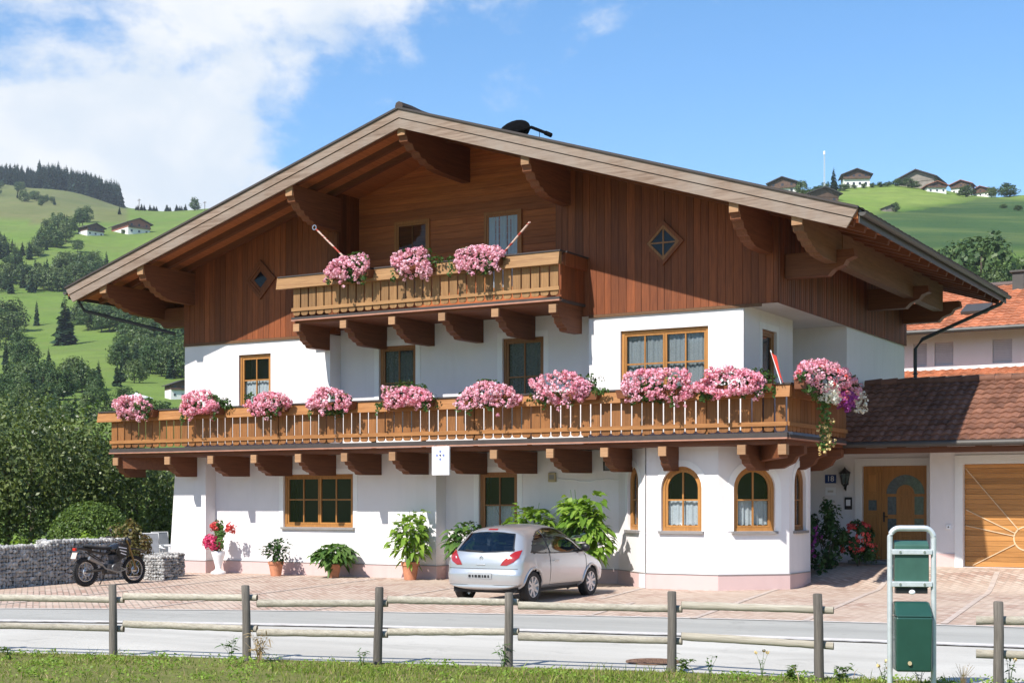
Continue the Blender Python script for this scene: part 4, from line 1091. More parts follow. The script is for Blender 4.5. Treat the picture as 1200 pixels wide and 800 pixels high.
bm_ = MB(); bm_.box(8.5, 16.1, 3.05, 3.12, 3.0, 3.13); 
for x in (9.0, 9.95, 10.9, 11.9, 12.9, 13.9): bm_.box(x-.05, x+.05, 3.0, 4.24, 3.13, 3.22)
bm_.box(7.25, 10.58, 3.13, 5.34, 3.23, 3.26)
bm_.build('eave_timber', M['beam_x'], wroof)
# ------------------------------------------------------------------ plants: builders
def ball_points(rs, n, shell=0.55):
    d = rs.normal(size=(n, 3)); d /= np.linalg.norm(d, axis=1, keepdims=True)
    r = (shell**3 + (1-shell**3)*rs.random(n))**(1/3)
    return d*r[:, None], d
def foliage(name, mat, parent, rs, n, c, rad, leaf, shell=0.5, clump=0, loc=None, asp=0.55, spread=0.6, fold=0.08):
    """leaf cards spread through an uneven ellipsoid"""
    c, rad = np.array(c), np.array(rad)
    if clump:
        cp, cd = ball_points(rs, clump, shell)
        k = rs.integers(0, clump, n); sz = 0.24 + 0.26*rs.random(clump)
        off, od = ball_points(rs, n, 0.2)
        P = cp[k] + off*sz[k][:, None]; D = 0.55*cd[k] + od*0.8
    else:
        P, D = ball_points(rs, n, shell)
    N = D + rs.normal(size=(n, 3))*spread + np.array([0, 0, 0.35])
    L = leaf*(0.65+0.7*rs.random(n))
    V, F = leaf_cards(rs, c + P*rad, N, L, L*asp, fold)
    if clump:
        rr = rs.random(clump)[k]*0.55 + rs.random(n)*0.45
    else: rr = rs.random(n)
    return mesh_np(name, V, F, rr, mat, parent, loc)
def blossoms(name, mat, parent, rs, P, r, petals=13, size=0.05):
    """each head a small ball of petals"""
    n = len(P); P = np.repeat(P, petals, 0); d = rs.normal(size=(n*petals, 3)); d /= np.linalg.norm(d, axis=1, keepdims=True)
    rr = np.repeat(r*(0.7+0.6*rs.random(n)), petals)
    hr = np.repeat(rs.random(n), petals)*0.6 + rs.random(n*petals)*0.4
    s = size*(0.75+0.5*rs.random(n*petals))
    V, F = leaf_cards(rs, P + d*rr[:, None], d + rs.normal(size=d.shape)*0.25, s, s*0.95, 0.05)
    return mesh_np(name, V, F, hr, mat, parent)
def big_leaves(name, mat, parent, rs, base, dirs, L, Wd, droop=0.5):
    """broad leaves with a midrib fold and a drooping tip"""
    n = len(base); dirs = dirs/np.linalg.norm(dirs, axis=1, keepdims=True)
    side = np.cross(dirs, np.array([0, 0, 1.0]) + rs.normal(size=(n, 3))*0.25); side /= (np.linalg.norm(side, axis=1, keepdims=True)+1e-9)
    up = np.cross(side, dirs)
    L = np.asarray(L).reshape(-1, 1); Wd = np.asarray(Wd).reshape(-1, 1)
    def mid(t): return base + dirs*L*t + np.array([0, 0, -1.0])*(droop*L*t*t)
    m0, m1, m2, m3 = mid(0), mid(.33), mid(.68), mid(1.0)
    V = np.stack([m0, m1, m2, m3, m1+side*Wd*.5+up*Wd*.14, m2+side*Wd*.36+up*Wd*.1, m1-side*Wd*.5+up*Wd*.14, m2-side*Wd*.36+up*Wd*.1], 1).reshape(-1, 3)
    q = np.array([[0, 4, 1, 6], [1, 4, 5, 2], [6, 1, 2, 7], [2, 5, 3, 7]])
    F = (np.arange(n)[:, None, None]*8 + q[None]).reshape(-1, 4)
    return mesh_np(name, V, F, np.repeat(rs.random(n), 4), mat, parent)

# ------------------------------------------------------------------ window boxes with geraniums
def flower_box(x, y, z, w, h, seed, label, group, petal='petal_pink', petal2=None, heads=190, dens=760):
    rs = np.random.default_rng(seed)
    e = empty('flower_box', (x, y, z), 0, label, 'flower box', group)
    b = MB(); b.hexa([(-w*.36, -.09, -.16), (w*.36, -.09, -.16), (w*.36, .07, -.16), (-w*.36, .07, -.16), (-w*.38, -.11, .02), (w*.38, -.11, .02), (w*.38, .09, .02), (-w*.38, .09, .02)])
    b.build('trough', M['beam_x'], e)
    foliage('foliage', M['leaf_geranium'], e, rs, dens, (0, -.03, .06), (w*.43, .21, h*.42), .09, 0.3, 10)
    # uneven front of blossom
    n = heads*4; P, D = ball_points(rs, n, 0.88)
    lump = np.full(n, .62)
    for q in range(rs.integers(5, 9)):      # uneven cushions of bloom
        c_ = rs.normal(size=3); c_ /= np.linalg.norm(c_); c_[1] = -abs(c_[1]); a_ = rs.uniform(.28, .52)
        lump += a_*np.exp(-((P-c_)**2).sum(1)/rs.uniform(.10, .30))
    P = P*np.array([w*.5, .30, h*.46])*np.clip(lump, .6, 1.2)[:, None] + np.array([0, -.07, .09])
    keep = (D[:, 1] < 0.35) & (D[:, 2] > -0.9) & (rs.random(n) < np.clip(lump*1.25-.28, .12, 1))
    P = P[keep][:heads]
    droop = rs.random(len(P)) < .16; P[droop, 2] -= .22*rs.random(droop.sum())
    nv_ = rs.integers(2, 5)
    for q in range(nv_):       # a few trailing shoots
        x0 = rs.uniform(-w*.42, w*.42); L_ = rs.uniform(.15, .38); m_ = int(70*L_)+8; vn = np.stack([x0+rs.normal(size=m_)*.035, -.16-.05*rs.random(m_), -.05-L_*rs.random(m_)], 1)
        V, F = leaf_cards(rs, vn, rs.normal(size=(m_, 3))+np.array([0, -.8, .2]), .075, .055); mesh_np('trailing_shoot', V, F, rs.random(m_), M['leaf_geranium'], e)
    if petal2:
        f = P[:, 0] > w*(-.12)
        k = rs.random(len(P)) < np.where(f, .45, .12)
        blossoms('blossoms', M[petal], e, rs, P[~k], .045); blossoms('blossoms', M[petal2], e, rs, P[k], .045)
    else: blossoms('blossoms', M[petal], e, rs, P, .045)
    return e
LOW = 'pink geranium boxes along the lower balcony rail'
boxes = [(163, 1.62, .78, 'petal_pale', None, 'pink geranium box at the far left end of the lower balcony rail'),
         (241, 1.55, .70, 'petal_pink', None, 'pink geranium box on the lower balcony just left of the small upstairs window'),
         (316, 1.52, .72, 'petal_pink', 'petal_pale', 'pink geranium box on the lower balcony in front of the small left upstairs window'),
         (390, 1.78, .74, 'petal_pale', 'petal_pink', 'pink geranium box on the lower balcony in front of the left step in the wall'),
         (479, 1.86, .76, 'petal_pale', 'petal_pink', 'pale pink geranium box on the lower balcony directly above the white emblem sign'),
         (571, 1.80, .74, 'petal_pale', None, 'pale pink geranium box on the lower balcony just left of the right balcony door'),
         (668, 1.92, .76, 'petal_pale', 'petal_pink', 'pale pink geranium box on the lower balcony just left of the wide upstairs double window'),
         (762, 2.05, .78, 'petal_pale', 'petal_pink', 'pink geranium box on the lower balcony under the wide upstairs double window'),
         (864, 2.10, .80, 'petal_pink', 'petal_pale', 'large bright pink geranium box beside the little red flag on the lower balcony')]
for i, (px, w, h, p1, p2, lab) in enumerate(boxes):
    P = onY(px, 470, BY-.24)
    flower_box(P.x, BY-.24, 4.30, w, h, 100+i, lab, LOW, p1, p2, heads=int(150*w))
UPL = 'pink geranium boxes on the upper balcony'
for i, (px, w, lab) in enumerate(((414, 1.48, 'pink geranium box at the left end of the upper balcony, under the left tilted pole'), (487, 1.40, 'pink geranium box in the middle of the upper balcony, below the dark attic window'), (561, 1.62, 'pink geranium box at the right of the upper balcony, under the right tilted pole'))):
    P = onY(px, 311, UY-.22)
    flower_box(P.x, UY-.22, 7.40, w, .76, 130+i, lab, UPL, 'petal_pale', None, heads=int(150*w))
# the mixed box round the corner, with trailing plants
rs = np.random.default_rng(150)
mx = empty('flower_box', (9.36, 0.3, 4.36), 0, 'large mixed flower box with white and purple petunias and a long trailing vine', 'flower box', LOW)
b = MB(); b.box(-.1, .1, -1.7, 1.9, -.17, .02); b.build('trough', M['beam_x'], mx)
foliage('foliage', M['leaf_geranium'], mx, rs, 1300, (0, .15, .06), (.26, 1.9, .36), .10, 0.3, 16)
P, D = ball_points(rs, 1000, .85); P = P*np.array([.36, 2.0, .40]) + np.array([.03, .15, .12]); P = P[(D[:, 0] > -.5)][:420]; rs.shuffle(P)
P[:, 2] -= 0.16*np.clip(P[:, 1], 0, 2)*0.5
blossoms('blossoms', M['petal_pink'], mx, rs, P[:190], .05); blossoms('blossoms', M['petal_pale'], mx, rs, P[190:330], .05)
blossoms('blossoms', M['petal_red'], mx, rs, P[330:360][P[330:360, 1] < .8], .05)
def hang(y0, y1, z0, z1, n): return np.stack([.12+.28*rs.random(n), y0+(y1-y0)*rs.random(n), z0+(z1-z0)*rs.random(n)], 1)
blossoms('white_petunias', M['petal_white'], mx, rs, np.concatenate([hang(-.95, .0, -.42, .0, 46), hang(1.3, 1.8, -.5, -.05, 26)]), .05)
blossoms('purple_petunias', M['petal_purple'], mx, rs, hang(.4, .95, -.50, -.08, 46), .045)
vn = np.stack([.2+.07*rs.normal(size=260), -.62+.08*rs.normal(size=260), -.25-1.15*rs.random(260)], 1)
V, F = leaf_cards(rs, vn, rs.normal(size=(260, 3))+np.array([.6, -.5, .2]), .085, .06); mesh_np('trailing_vine', V, F, rs.random(260), M['leaf_mid'], mx)
yv = np.stack([.22+.08*rs.normal(size=46), -.62+.09*rs.normal(size=46), -.75-.72*rs.random(46)], 1); blossoms('yellow_flowers', M['petal_yellow'], mx, rs, yv, .024, 8, .04)

# flag stuck in the corner box
fg = empty('red_flag', (8.78, BY-.22, 4.36), 0, 'small red flag on a thin white stick at the right end of the lower balcony', 'flag')
b = MB(); b.tube([(0.16, 0, -.05), (-.12, 0, .82)], .012, 8); b.build('flag_stick', M['white'], fg)
b = MB(); vs = []; b.isl()
for i in range(9):
    for j in range(7):
        t = i/8; s = j/6; x = -.11+.22*t + s*.14*(1-.15*t); z = .76-.62*t - s*.10
        vs.append((x+.01, -.012-.05*math.sin(s*6+t*3)*s, z-.08*s*t))
b.add(vs, [(i*7+j, i*7+j+1, (i+1)*7+j+1, (i+1)*7+j) for i in range(8) for j in range(6)]); b.build('flag_cloth', M['flag_red'], fg, smooth=True)

fg.scale = (.8, .8, .8)
# tilted poles of the upper balcony
def pole(a, b_, label, hook=True):
    a, b_ = Vector(a), Vector(b_); e = empty('flag_pole', a, 0, label, 'pole', 'tilted red and white poles on the upper balcony')
    d = b_-a; m = MB(); m.tube([(0, 0, 0), d], .022, 8); m.build('pole', M['pole_paint'], e)
    if not hook: return
    k = MB(); k.torus(d+d.normalized()*.05, .055, .012, 'y', 16, 6); k.build('hook', M['chrome'], e)
t = NT('red_white_pole'); n_ = t.noise(3, 1, 0.5, (1, 1, 4)); M['pole_paint'] = t.pbr(t.mix(t.mr(n_, .48, .52, 0, 1), (.62, .45, .38), (.42, .06, .04)), .5)
pole((-1.72, -1.25, 7.45), (-2.70, -1.62, 8.50), 'red and white pole leaning out to the left from the upper balcony')
pole((2.30, -1.25, 7.50), (3.24, -1.62, 8.10), 'red and white pole leaning out to the right from the upper balcony', False)
# ring hook on the right purlin
# satellite dish on the far slope of the roof
ds = empty('satellite_dish', (-0.72, 4.4, 11.32), 0, 'black satellite dish with its arm on the roof ridge, seen against the sky', 'satellite dish')
d = MB(); d.isl(); vs = []; K, Rr = 20, 6; 
for i in range(Rr+1):
    r = .62*i/Rr
    for j in range(K): a = 2*math.pi*j/K; vs.append((r*math.cos(a), .16*(i/Rr)**2, r*.78*math.sin(a)))
d.add(vs, [(i*K+j, i*K+(j+1) % K, (i+1)*K+(j+1) % K, (i+1)*K+j) for i in range(Rr) for j in range(K)])
for i in range(len(d.v)): v = Vector(d.v[i]); d.v[i] = tuple(Matrix.Rotation(math.radians(-24), 3, 'X') @ v + Vector((0, 0, .66)))
d.build('dish', M['dish_black'], ds, smooth=True)
d = MB(); d.tube([(0, .1, -.5), (0, .1, .62)], .035, 8); d.build('mast', M['dish_black'], ds)
d = MB(); d.tube([(.15, -.02, .55), (.75, .0, .62), (1.35, -.02, .34)], .055, 8); d.build('arm', M['dish_black'], ds); d = MB(); d.tube([(1.28, -.02, .37), (1.5, -.02, .26)], .075, 8); d.tube([(1.05, 0, .48), (1.05, 0, .0)], .012, 6); d.build('receiver', M['dish_black'], ds)

ds.scale = (.82, .82, .82); ds.location.z += .12
# ------------------------------------------------------------------ pots along the wall
def pot(e, r=.19, h=.36, mat='terracotta'):
    b = MB(); b.lathe([(r*.66, 0), (r*.92, h*.80), (r*1.02, h*.80), (r*1.04, h), (r*.90, h), (r*.86, h*.86), (0.001, h*.86)], n=24); b.build('pot', M[mat], e, smooth=True)
    b = MB(); b.lathe([(r*.885, h*.87), (0.001, h*.89)], n=20, cap=False); b.build('soil', M['soil'], e)
    return h
def leafy(x, y, label, ph, pr, height, rad, nleaf, leaf, mat, seed, low=0.1, group=None, up=.2, droop=.55, stems=7, oval=1.0):
    rs = np.random.default_rng(seed)
    e = empty('potted_plant', (x, y, gz(x, y)), 0, label, 'potted plant', group); h = pot(e, pr, ph)
    s = MB(); tips = []
    for i in range(stems):
        a = 2*math.pi*i/stems + rs.random(); r = rad*(.15+.55*rs.random()); top = h + (height-h)*(.55+.42*rs.random())
        tips.append((r*math.cos(a), r*math.sin(a)*oval, top)); s.tube([(.3*pr*math.cos(a), .3*pr*math.sin(a), h*.85), (r*.45*math.cos(a), r*.45*math.sin(a)*oval, (h+top)/2), tips[-1]], .016, 6, r_end=.006)
    s.build('stems', M['leaf_mid'], e)
    P, D = ball_points(rs, nleaf, .25); cz = h*low + (height)*(.5+low*.5); c = np.array([0, 0, (h*.9+height)/2]); R = np.array([rad, rad*oval, (height-h*.9)/2*1.02])
    lump = .82+.25*np.sin(P[:, 2]*5+seed)*np.cos(P[:, 0]*4+seed)
    base = c + P*R*np.clip(lump, .55, 1.05)[:, None]
    dirs = D*np.array([1, 1, .35]) + rs.normal(size=(nleaf, 3))*.35 + np.array([0, -.25, up])
    big_leaves('leaves', M[mat], e, rs, base, dirs, leaf*(.6+.7*rs.random(nleaf)), leaf*.62*(.6+.6*rs.random(nleaf)), droop)
    return e
PG = 'potted plants along the house wall'
leafy(-5.05, -.25, 'round dark green shrub in a terracotta pot beside the white flower vase', .38, .20, .98, .40, 420, .11, 'leaf_dark', 11, group=PG, droop=.35)
leafy(-3.27, -.15, 'spiky light green plant with arching leaves in a terracotta pot under the wide ground-floor window', .34, .19, .86, .50, 260, .30, 'leaf_mid', 12, group=PG, up=.55, droop=.75)
leafy(-.98, -.1, 'tall bright green leafy plant in a terracotta pot right of the wide ground-floor window', .44, .22, 1.78, .52, 300, .24, 'leaf_bright', 13, group=PG)
leafy(.42, .2, 'dark leafy plant in a terracotta pot just left of the parked car', .40, .21, 1.48, .50, 240, .26, 'leaf_mid', 14, group=PG)
leafy(2.2, .2, 'light green leafy shrub standing right behind the roof of the parked car', .40, .22, 1.95, .88, 460, .26, 'leaf_bright', 15, group=PG, stems=9, oval=.5)
leafy(3.95, -.5, 'tallest bright green plant with big drooping leaves between car and bay', .36, .24, 2.28, .72, 640, .30, 'leaf_bright', 16, group=PG, stems=10, oval=.6)
# little white and pink specks round the two low pots
# white vase with red and magenta flowers
rs = np.random.default_rng(19)
vz = empty('flower_vase', (-7.08, -.15, 0), 0, 'white vase of magenta and red flowers at the foot of the left wall pier', 'flower vase')
b = MB(); b.lathe([(.20, 0), (.20, .05), (.10, .10), (.075, .16), (.11, .30), (.165, .48), (.185, .56), (.17, .60), (.14, .60), (.12, .5), (.001, .48)], n=24); b.build('vase', M['white'], vz, smooth=True)
foliage('foliage', M['leaf_mid'], vz, rs, 330, (.03, 0, .98), (.30, .24, .34), .12, .2, 6)
P, D = ball_points(rs, 70, .5); blossoms('magenta_flowers', M['petal_magenta'], vz, rs, P*np.array([.27, .2, .2])+np.array([-.10, -.12, .82]), .055, 12, .06)
P, D = ball_points(rs, 46, .5); blossoms('red_flowers', M['petal_red'], vz, rs, P[:26]*np.array([.17, .15, .13])+np.array([-.02, -.05, 1.24]), .05, 12, .055); blossoms('red_flowers', M['petal_red'], vz, rs, P[26:]*np.array([.13, .12, .12])+np.array([.42, 0, 1.20]), .05, 12, .055)
# bed of flowers beside the entrance
rs = np.random.default_rng(23)
def bed(x, y, label, rad, petal, n, seed, nl=900):
    rs = np.random.default_rng(seed); e = empty('flowering_shrub', (x, y, gz(x, y)), 0, label, 'shrub', 'flowering shrubs at the entrance')
    s = MB()
    for i in range(6):
        a = i*1.1; s.tube([(0, 0, 0), (rad[0]*.5*math.cos(a), rad[1]*.5*math.sin(a), rad[2])], .02, 6, r_end=.008)
    s.build('stems', M['bark'], e)
    foliage('foliage', M['leaf_dark'], e, rs, nl, (0, 0, rad[2]), rad, .12, .3, 12)
    P, D = ball_points(rs, n*3, .9); k = (D[:, 1] < .2) & (D[:, 2] > -.35); P = P[k][:n]*np.array(rad)*1.0+np.array([0, 0, rad[2]])
    if petal: blossoms('blossoms', M[petal], e, rs, P, .05, 12, .055)
    return e
bed(8.05, 2.85, 'dark green shrub with purple flowers at the corner beside the entrance', (.42, .35, .62), 'petal_purple', 40, 24)
bed(8.35, 3.5, 'tall dark green shrub between the purple and the red flowers at the entrance', (.42, .42, .80), None, 0, 25, 1300)
bed(8.95, 3.95, 'dark shrub covered with red flowers left of the front door step', (.42, .36, .52), 'petal_red', 70, 26)

# ------------------------------------------------------------------ signs and small things on the walls
def text(s, size, mat, loc, parent, name='lettering', ext=.002):
    c = bpy.data.curves.new(name, 'FONT'); c.body = s; c.size = size; c.align_x = 'CENTER'; c.align_y = 'CENTER'; c.extrude = ext
    o = bpy.data.objects.new(name, c); o.rotation_euler = (math.radians(90), 0, 0); o.location = loc; col.objects.link(o)
    dg = bpy.context.evaluated_depsgraph_get(); me = bpy.data.meshes.new_from_object(o.evaluated_get(dg)); m = bpy.data.objects.new(name, me)
    m.rotation_euler = o.rotation_euler; m.location = loc; bpy.data.objects.remove(o); me.materials.clear(); me.materials.append(mat); col.objects.link(m); m.parent = parent; return m
sg = empty('hanging_sign', (.57, BY-.125, 2.87), 0, 'white hanging sign with a pale blue cross emblem under the lower balcony', 'sign')
b = MB(); b.box(-.24, .24, -.03, .03, -.34, .33); b.build('sign_box', M['sign_white'], sg, bevel=.008)
b = MB(); b.lathe([(.145, 0), (.145, .004), (.001, .004)], (0, -.031, .12), 32, 'y')
for i in range(len(b.v)): v = b.v[i]; b.v[i] = (v[0], -.0312-(v[1]+.031), v[2])
b.build('emblem_disc', M['sign_lilac'], sg)
b = MB(); T0 = frame((0, -.0365, .12), (1, 0, 0), (0, -1, 0))
for a in (45, 135, 225, 315):
    ar = math.radians(a); b.beam(T0(.0, .0, 0), T0(.125*math.cos(ar), .125*math.sin(ar), 0), .004, .05, (math.cos(ar+1.57), 0, math.sin(ar+1.57)))
b.build('emblem_cross', M['sign_white'], sg)
b = MB()
for a in (0, 90, 180, 270):
    ar = math.radians(a); T1 = frame((.09*math.cos(ar), -.036, .12+.09*math.sin(ar)), (1, 0, 0), (0, -1, 0)); b.prism([(.026*math.cos(q*math.pi/4), .026*math.sin(q*math.pi/4)) for q in range(8)], T1, 0, .004)
b.build('emblem_marks', M['sign_navy'], sg)
b = MB(); b.tube([(-.18, 0, .33), (-.18, .02, .40)], .008, 6); b.tube([(.18, 0, .33), (.18, .02, .40)], .008, 6); b.build('bracket', M['gutter'], sg)
nm = empty('house_number_sign', (7.84, 5.335, 2.47), 0, 'blue enamel house number 18 on the wall left of the front door', 'sign')
b = MB(); b.box(-.14, .14, -.012, .01, -.105, .105); b.build('plate', M['sign_blue'], nm, bevel=.004)
text('18', .19, M['sign_white'], (0, -.015, 0), nm, 'number')
pq = empty('wall_plaque', (7.84, 5.335, 2.17), 0, 'small white plaque below the blue house number', 'plaque')
b = MB(); b.box(-.13, .13, -.01, .01, -.10, .10); b.build('plate', M['sign_white'], pq, bevel=.004); b = MB(); b.box(-.07, .07, -.013, -.0095, -.03, .02); b.build('faint_print', M['paver_lite'], pq)
ln = empty('wall_lantern', (8.25, 5.330, 2.48), 0, 'black wrought iron lantern between house number and front door', 'lantern')
b = MB(); b.lathe([(.001, .29), (.02, .25), (.05, .22), (.15, .14), (.13, .12)], (0, -.16, 0), 6); b.build('hood', M['black'], ln)
b = MB()
for i in range(6):
    a = math.pi/3*i; b.tube([(.125*math.cos(a), -.16+.125*math.sin(a), .12), (.075*math.cos(a), -.16+.075*math.sin(a), -.14)], .008, 6)
b.lathe([(.085, -.14), (.06, -.17), (.02, -.22), (.03, -.25), (.001, -.28)], (0, -.16, 0), 6); b.build('cage', M['black'], ln)
b = MB(); b.lathe([(.112, .11), (.066, -.13)], (0, -.16, 0), 6, cap=False); b.build('lantern_glass', M['door_glass'], ln)
b = MB(); b.tube([(0, 0, -.05), (0, -.08, -.30), (0, -.16, -.24)], .014, 6); b.box(-.04, .04, -.01, .018, -.16, .1); b.build('wall_arm', M['black'], ln)
ic = empty('intercom', (8.29, 5.335, 1.87), 0, 'small dark intercom panel with a white button plate left of the door', 'intercom')
b = MB(); b.box(-.09, .09, -.02, .01, -.15, .15); b.build('panel', M['black'], ic); b = MB(); b.box(-.055, .055, -.026, -.0195, -.06, .09); b.build('button_plate', M['sign_white'], ic)
sw = empty('key_switch', (10.98, 4.24, 1.33), 0, 'small white key switch on the wall left of the garage door', 'switch')
b = MB(); b.box(-.05, .05, -.03, .009, -.05, .05); b.build('box', M['sign_white'], sw, bevel=.005); b = MB(); b.lathe([(.018, -.032), (.018, -.029)], (0, 0, 0), 12, 'y'); b.build('key_hole', M['black'], sw)
cp = empty('ceiling_lamp', (9.55, 4.8, 3.15), 0, 'little dark round lamp under the entrance roof above the door', 'lamp')
b = MB(); b.lathe([(.05, .08), (.05, .03), (.09, .0), (.07, -.05), (.001, -.07)], n=16); b.build('lamp_body', M['black'], cp, smooth=True)
vt = empty('wall_vent', (3.94, .845, 2.74), 0, 'small grey slatted vent on the wall left of the bay', 'vent')
b = MB(); b.ring(rect(-.11, .11, -.11, .11), rect(-.085, .085, -.085, .085), frame((0, 0, 0), (1, 0, 0), (0, -1, 0)), -.004, .022); b.build('vent_frame', M['gutter'], vt)
b = MB()
for i in range(6): b.box(-.084, .084, -.014, -.0, -.08+i*.028, -.064+i*.028)
b.build('vent_slats', M['gutter'], vt)
mt = empty('meter_box', (2.48, .845, 2.49), 0, 'small yellowed electrical box on the wall between door and vent', 'electrical box')
M['old_ivory'] = m_plain('old_ivory_plastic', (0.42, 0.34, 0.20), .5)
b = MB(); b.box(-.10, .10, -.06, .003, -.11, .11); b.build('box', M['old_ivory'], mt, bevel=.008); b = MB(); b.box(-.065, .065, -.066, -.059, -.05, .06); b.build('cover', M['sill'], mt)
cb = MB(); cb.tube([(2.6, .835, 2.46)] + [(2.6+.15*i, .835, 2.40+.03*math.sin(i*.9)+.02*(i % 2)) for i in range(1, 12)], .011, 6)
tag(cb.build('wall_cable', M['white']), 'thin white cable running along the wall from the yellowed electrical box towards the bay', 'cable')

# ------------------------------------------------------------------ parked hatchback
def make_car(loc, rz):
    e = empty('parked_car', loc, rz, 'silver three-door hatchback parked nose-in against the house', 'car')
    # side silhouette (y forward, z up)
    key = [(-1.83, .26), (-1.90, .38), (-1.92, .56), (-1.885, .66), (-1.87, .80), (-1.83, .93), (-1.72, 1.08), (-1.52, 1.30), (-1.38, 1.425), (-1.15, 1.478), (-.6, 1.515), (-.1, 1.515), (.3, 1.47), (.62, 1.33), (1.0, 1.07), (1.18, .985), (1.5, .90), (1.75, .79), (1.88, .64), (1.90, .45), (1.84, .25), (1.2, .20), (0, .19), (-1.2, .21)]
    K = len(key); S = []
    for i in range(K):
        p0, p1, p2, p3 = [np.array(key[(i+j-1) % K]) for j in range(4)]
        for t in np.arange(0, 1, 1/12):
            S.append(.5*((2*p1) + (-p0+p2)*t + (2*p0-5*p1+4*p2-p3)*t*t + (-p0+3*p1-3*p2+p3)*t**3))
    S = np.array(S); S2_ = np.roll(S, -1, 0)
    def dist(P):
        P = np.atleast_2d(P); best = np.full(len(P), 9.0)
        a, b = S, S2_; ab = b-a; L = (ab**2).sum(1)
        for k0 in range(0, len(P), 4000):
            q = P[k0:k0+4000, None, :]-a[None]; t = np.clip((q*ab).sum(2)/L, 0, 1); dd = np.linalg.norm(q-ab*t[..., None], axis=2); best[k0:k0+4000] = dd.min(1)
        return best
    def wz(z):
        return np.interp(z, [.19, .30, .45, .62, .80, .93, 1.0, 1.2, 1.42, 1.52], [.79, .815, .835, .85, .845, .825, .80, .715, .60, .55])
    def X(y, z):
        P = np.stack([np.ravel(y), np.ravel(z)], 1); d = dist(P)
        r0 = np.interp(P[:, 1], [.2, .8, 1.0, 1.5], [.20, .22, .26, .26])
        s = 1-np.clip(d/r0, 0, 1); x = wz(P[:, 1])*(1-s**2.7)**(1/2.7)
        # slight taper of the nose
        x *= 1-.07*np.clip((P[:, 0]-.9)/1.0, 0, 1)**2-.03*np.clip((-1.2-P[:, 0])/.7, 0, 1)**2
        return x
    nd = 34; ds_ = np.concatenate([[0], np.geomspace(.0012, 1.0, nd)])
    C = np.stack([np.clip(S[:, 0], -1.15, 1.15), np.full(len(S), .70)], 1)
    ring = []
    for t in ds_:
        Q = S + (C-S)*t; x = X(Q[:, 0], Q[:, 1]) if t > 0 else np.zeros(len(S)); ring.append(np.stack([x, Q[:, 0], Q[:, 1]], 1))
    n = len(S); V = np.concatenate(ring); F = []
    AX = (-1.25, 1.20)
    WQ = [(-1.34, .985), (-1.0, .965), (-.60, .955), (-.66, 1.395), (-.78, 1.365), (-.92, 1.31), (-1.10, 1.20), (-1.30, .997)]
    WD = [(-.57, .955), (.2, .945), (.98, .95), (.94, .985), (.38, 1.35), (.0, 1.435), (-.35, 1.435), (-.62, 1.40)]
    WR = [(-.63, 1.01), (0, .98), (.63, 1.01), (.50, 1.335), (0, 1.38), (-.50, 1.335)]
    WF = [(-.66, 1.03), (.66, 1.03), (.52, 1.40), (-.52, 1.40)]
    def pin(x, y, P):
        c = False; j = len(P)-1
        for i in range(len(P)):
            if (P[i][1] > y) != (P[j][1] > y) and x < (P[j][0]-P[i][0])*(y-P[i][1])/(P[j][1]-P[i][1])+P[i][0]: c = not c
            j = i
        return c
    def inwin(m):
        if m[2] < .9: return False
        if m[1] < -1.2 and pin(m[0], m[2], WR): return True
        if m[1] > .36 and pin(m[0], m[2], WF) and m[2] < 1.02+(1.25-m[1])*.62 and m[0] < .60: return True
        return m[0] > .45 and (pin(m[1], m[2], WQ) or pin(m[1], m[2], WD))
    for i in range(nd):
        for j in range(n):
            a, b, c, d = i*n+j, i*n+(j+1) % n, (i+1)*n+(j+1) % n, (i+1)*n+j
            m = (V[a]+V[b]+V[c]+V[d])/4
            if inwin(m): continue
            if m[0] > .50 and any((m[1]-ay)**2+(m[2]-.31)**2 < .355**2 for ay in AX): continue
            F.append((a, b, c, d))
    F = np.array(F); Vl = V*np.array([-1, 1, 1]); V2 = np.concatenate([V, Vl]); F2 = np.concatenate([F, F[:, ::-1]+len(V)])
    t = NT('silver_car_paint'); b = t.n('ShaderNodeBsdfPrincipled'); b.inputs['Base Color'].default_value = (.50, .515, .53, 1); b.inputs['Metallic'].default_value = .62; b.inputs['Roughness'].default_value = .34; b.inputs['Coat Weight'].default_value = .8; b.inputs['Coat Roughness'].default_value = .05; t.l(b.outputs[0], t.out.inputs[0]); paint = t.m
    body = mesh_np('body', V2, F2, np.zeros(len(F2)), paint, e, smooth=True)
    dark = m_glass('tinted_car_glass', (.30, .34, .38), 1.5); red = m_plain('tail_lamp_red', (.30, .012, .010), .14, 0, .6, coat=.6); trim = M['black']
    wht = m_plain('lamp_clear', (.70, .52, .50), .15, 0, .6, coat=.5)
    def patch_side(bot, top, nu, nv, off, sx):
        us = np.linspace(0, 1, nu+1); vs = np.linspace(0, 1, nv+1)
        B = np.array([[np.interp(u, np.linspace(0, 1, len(bot)), [p[k] for p in bot]) for k in (0, 1)] for u in us]); Tp = np.array([[np.interp(u, np.linspace(0, 1, len(top)), [p[k] for p in top]) for k in (0, 1)] for u in us])
        G = B[:, None]*(1-vs[None, :, None]) + Tp[:, None]*vs[None, :, None]; G = G.reshape(-1, 2)
        x = X(G[:, 0], G[:, 1])+off; VV = np.stack([sx*x, G[:, 0], G[:, 1]], 1)
        FF = np.array([(i*(nv+1)+j, (i+1)*(nv+1)+j, (i+1)*(nv+1)+j+1, i*(nv+1)+j+1) for i in range(nu) for j in range(nv)]); return VV, FF
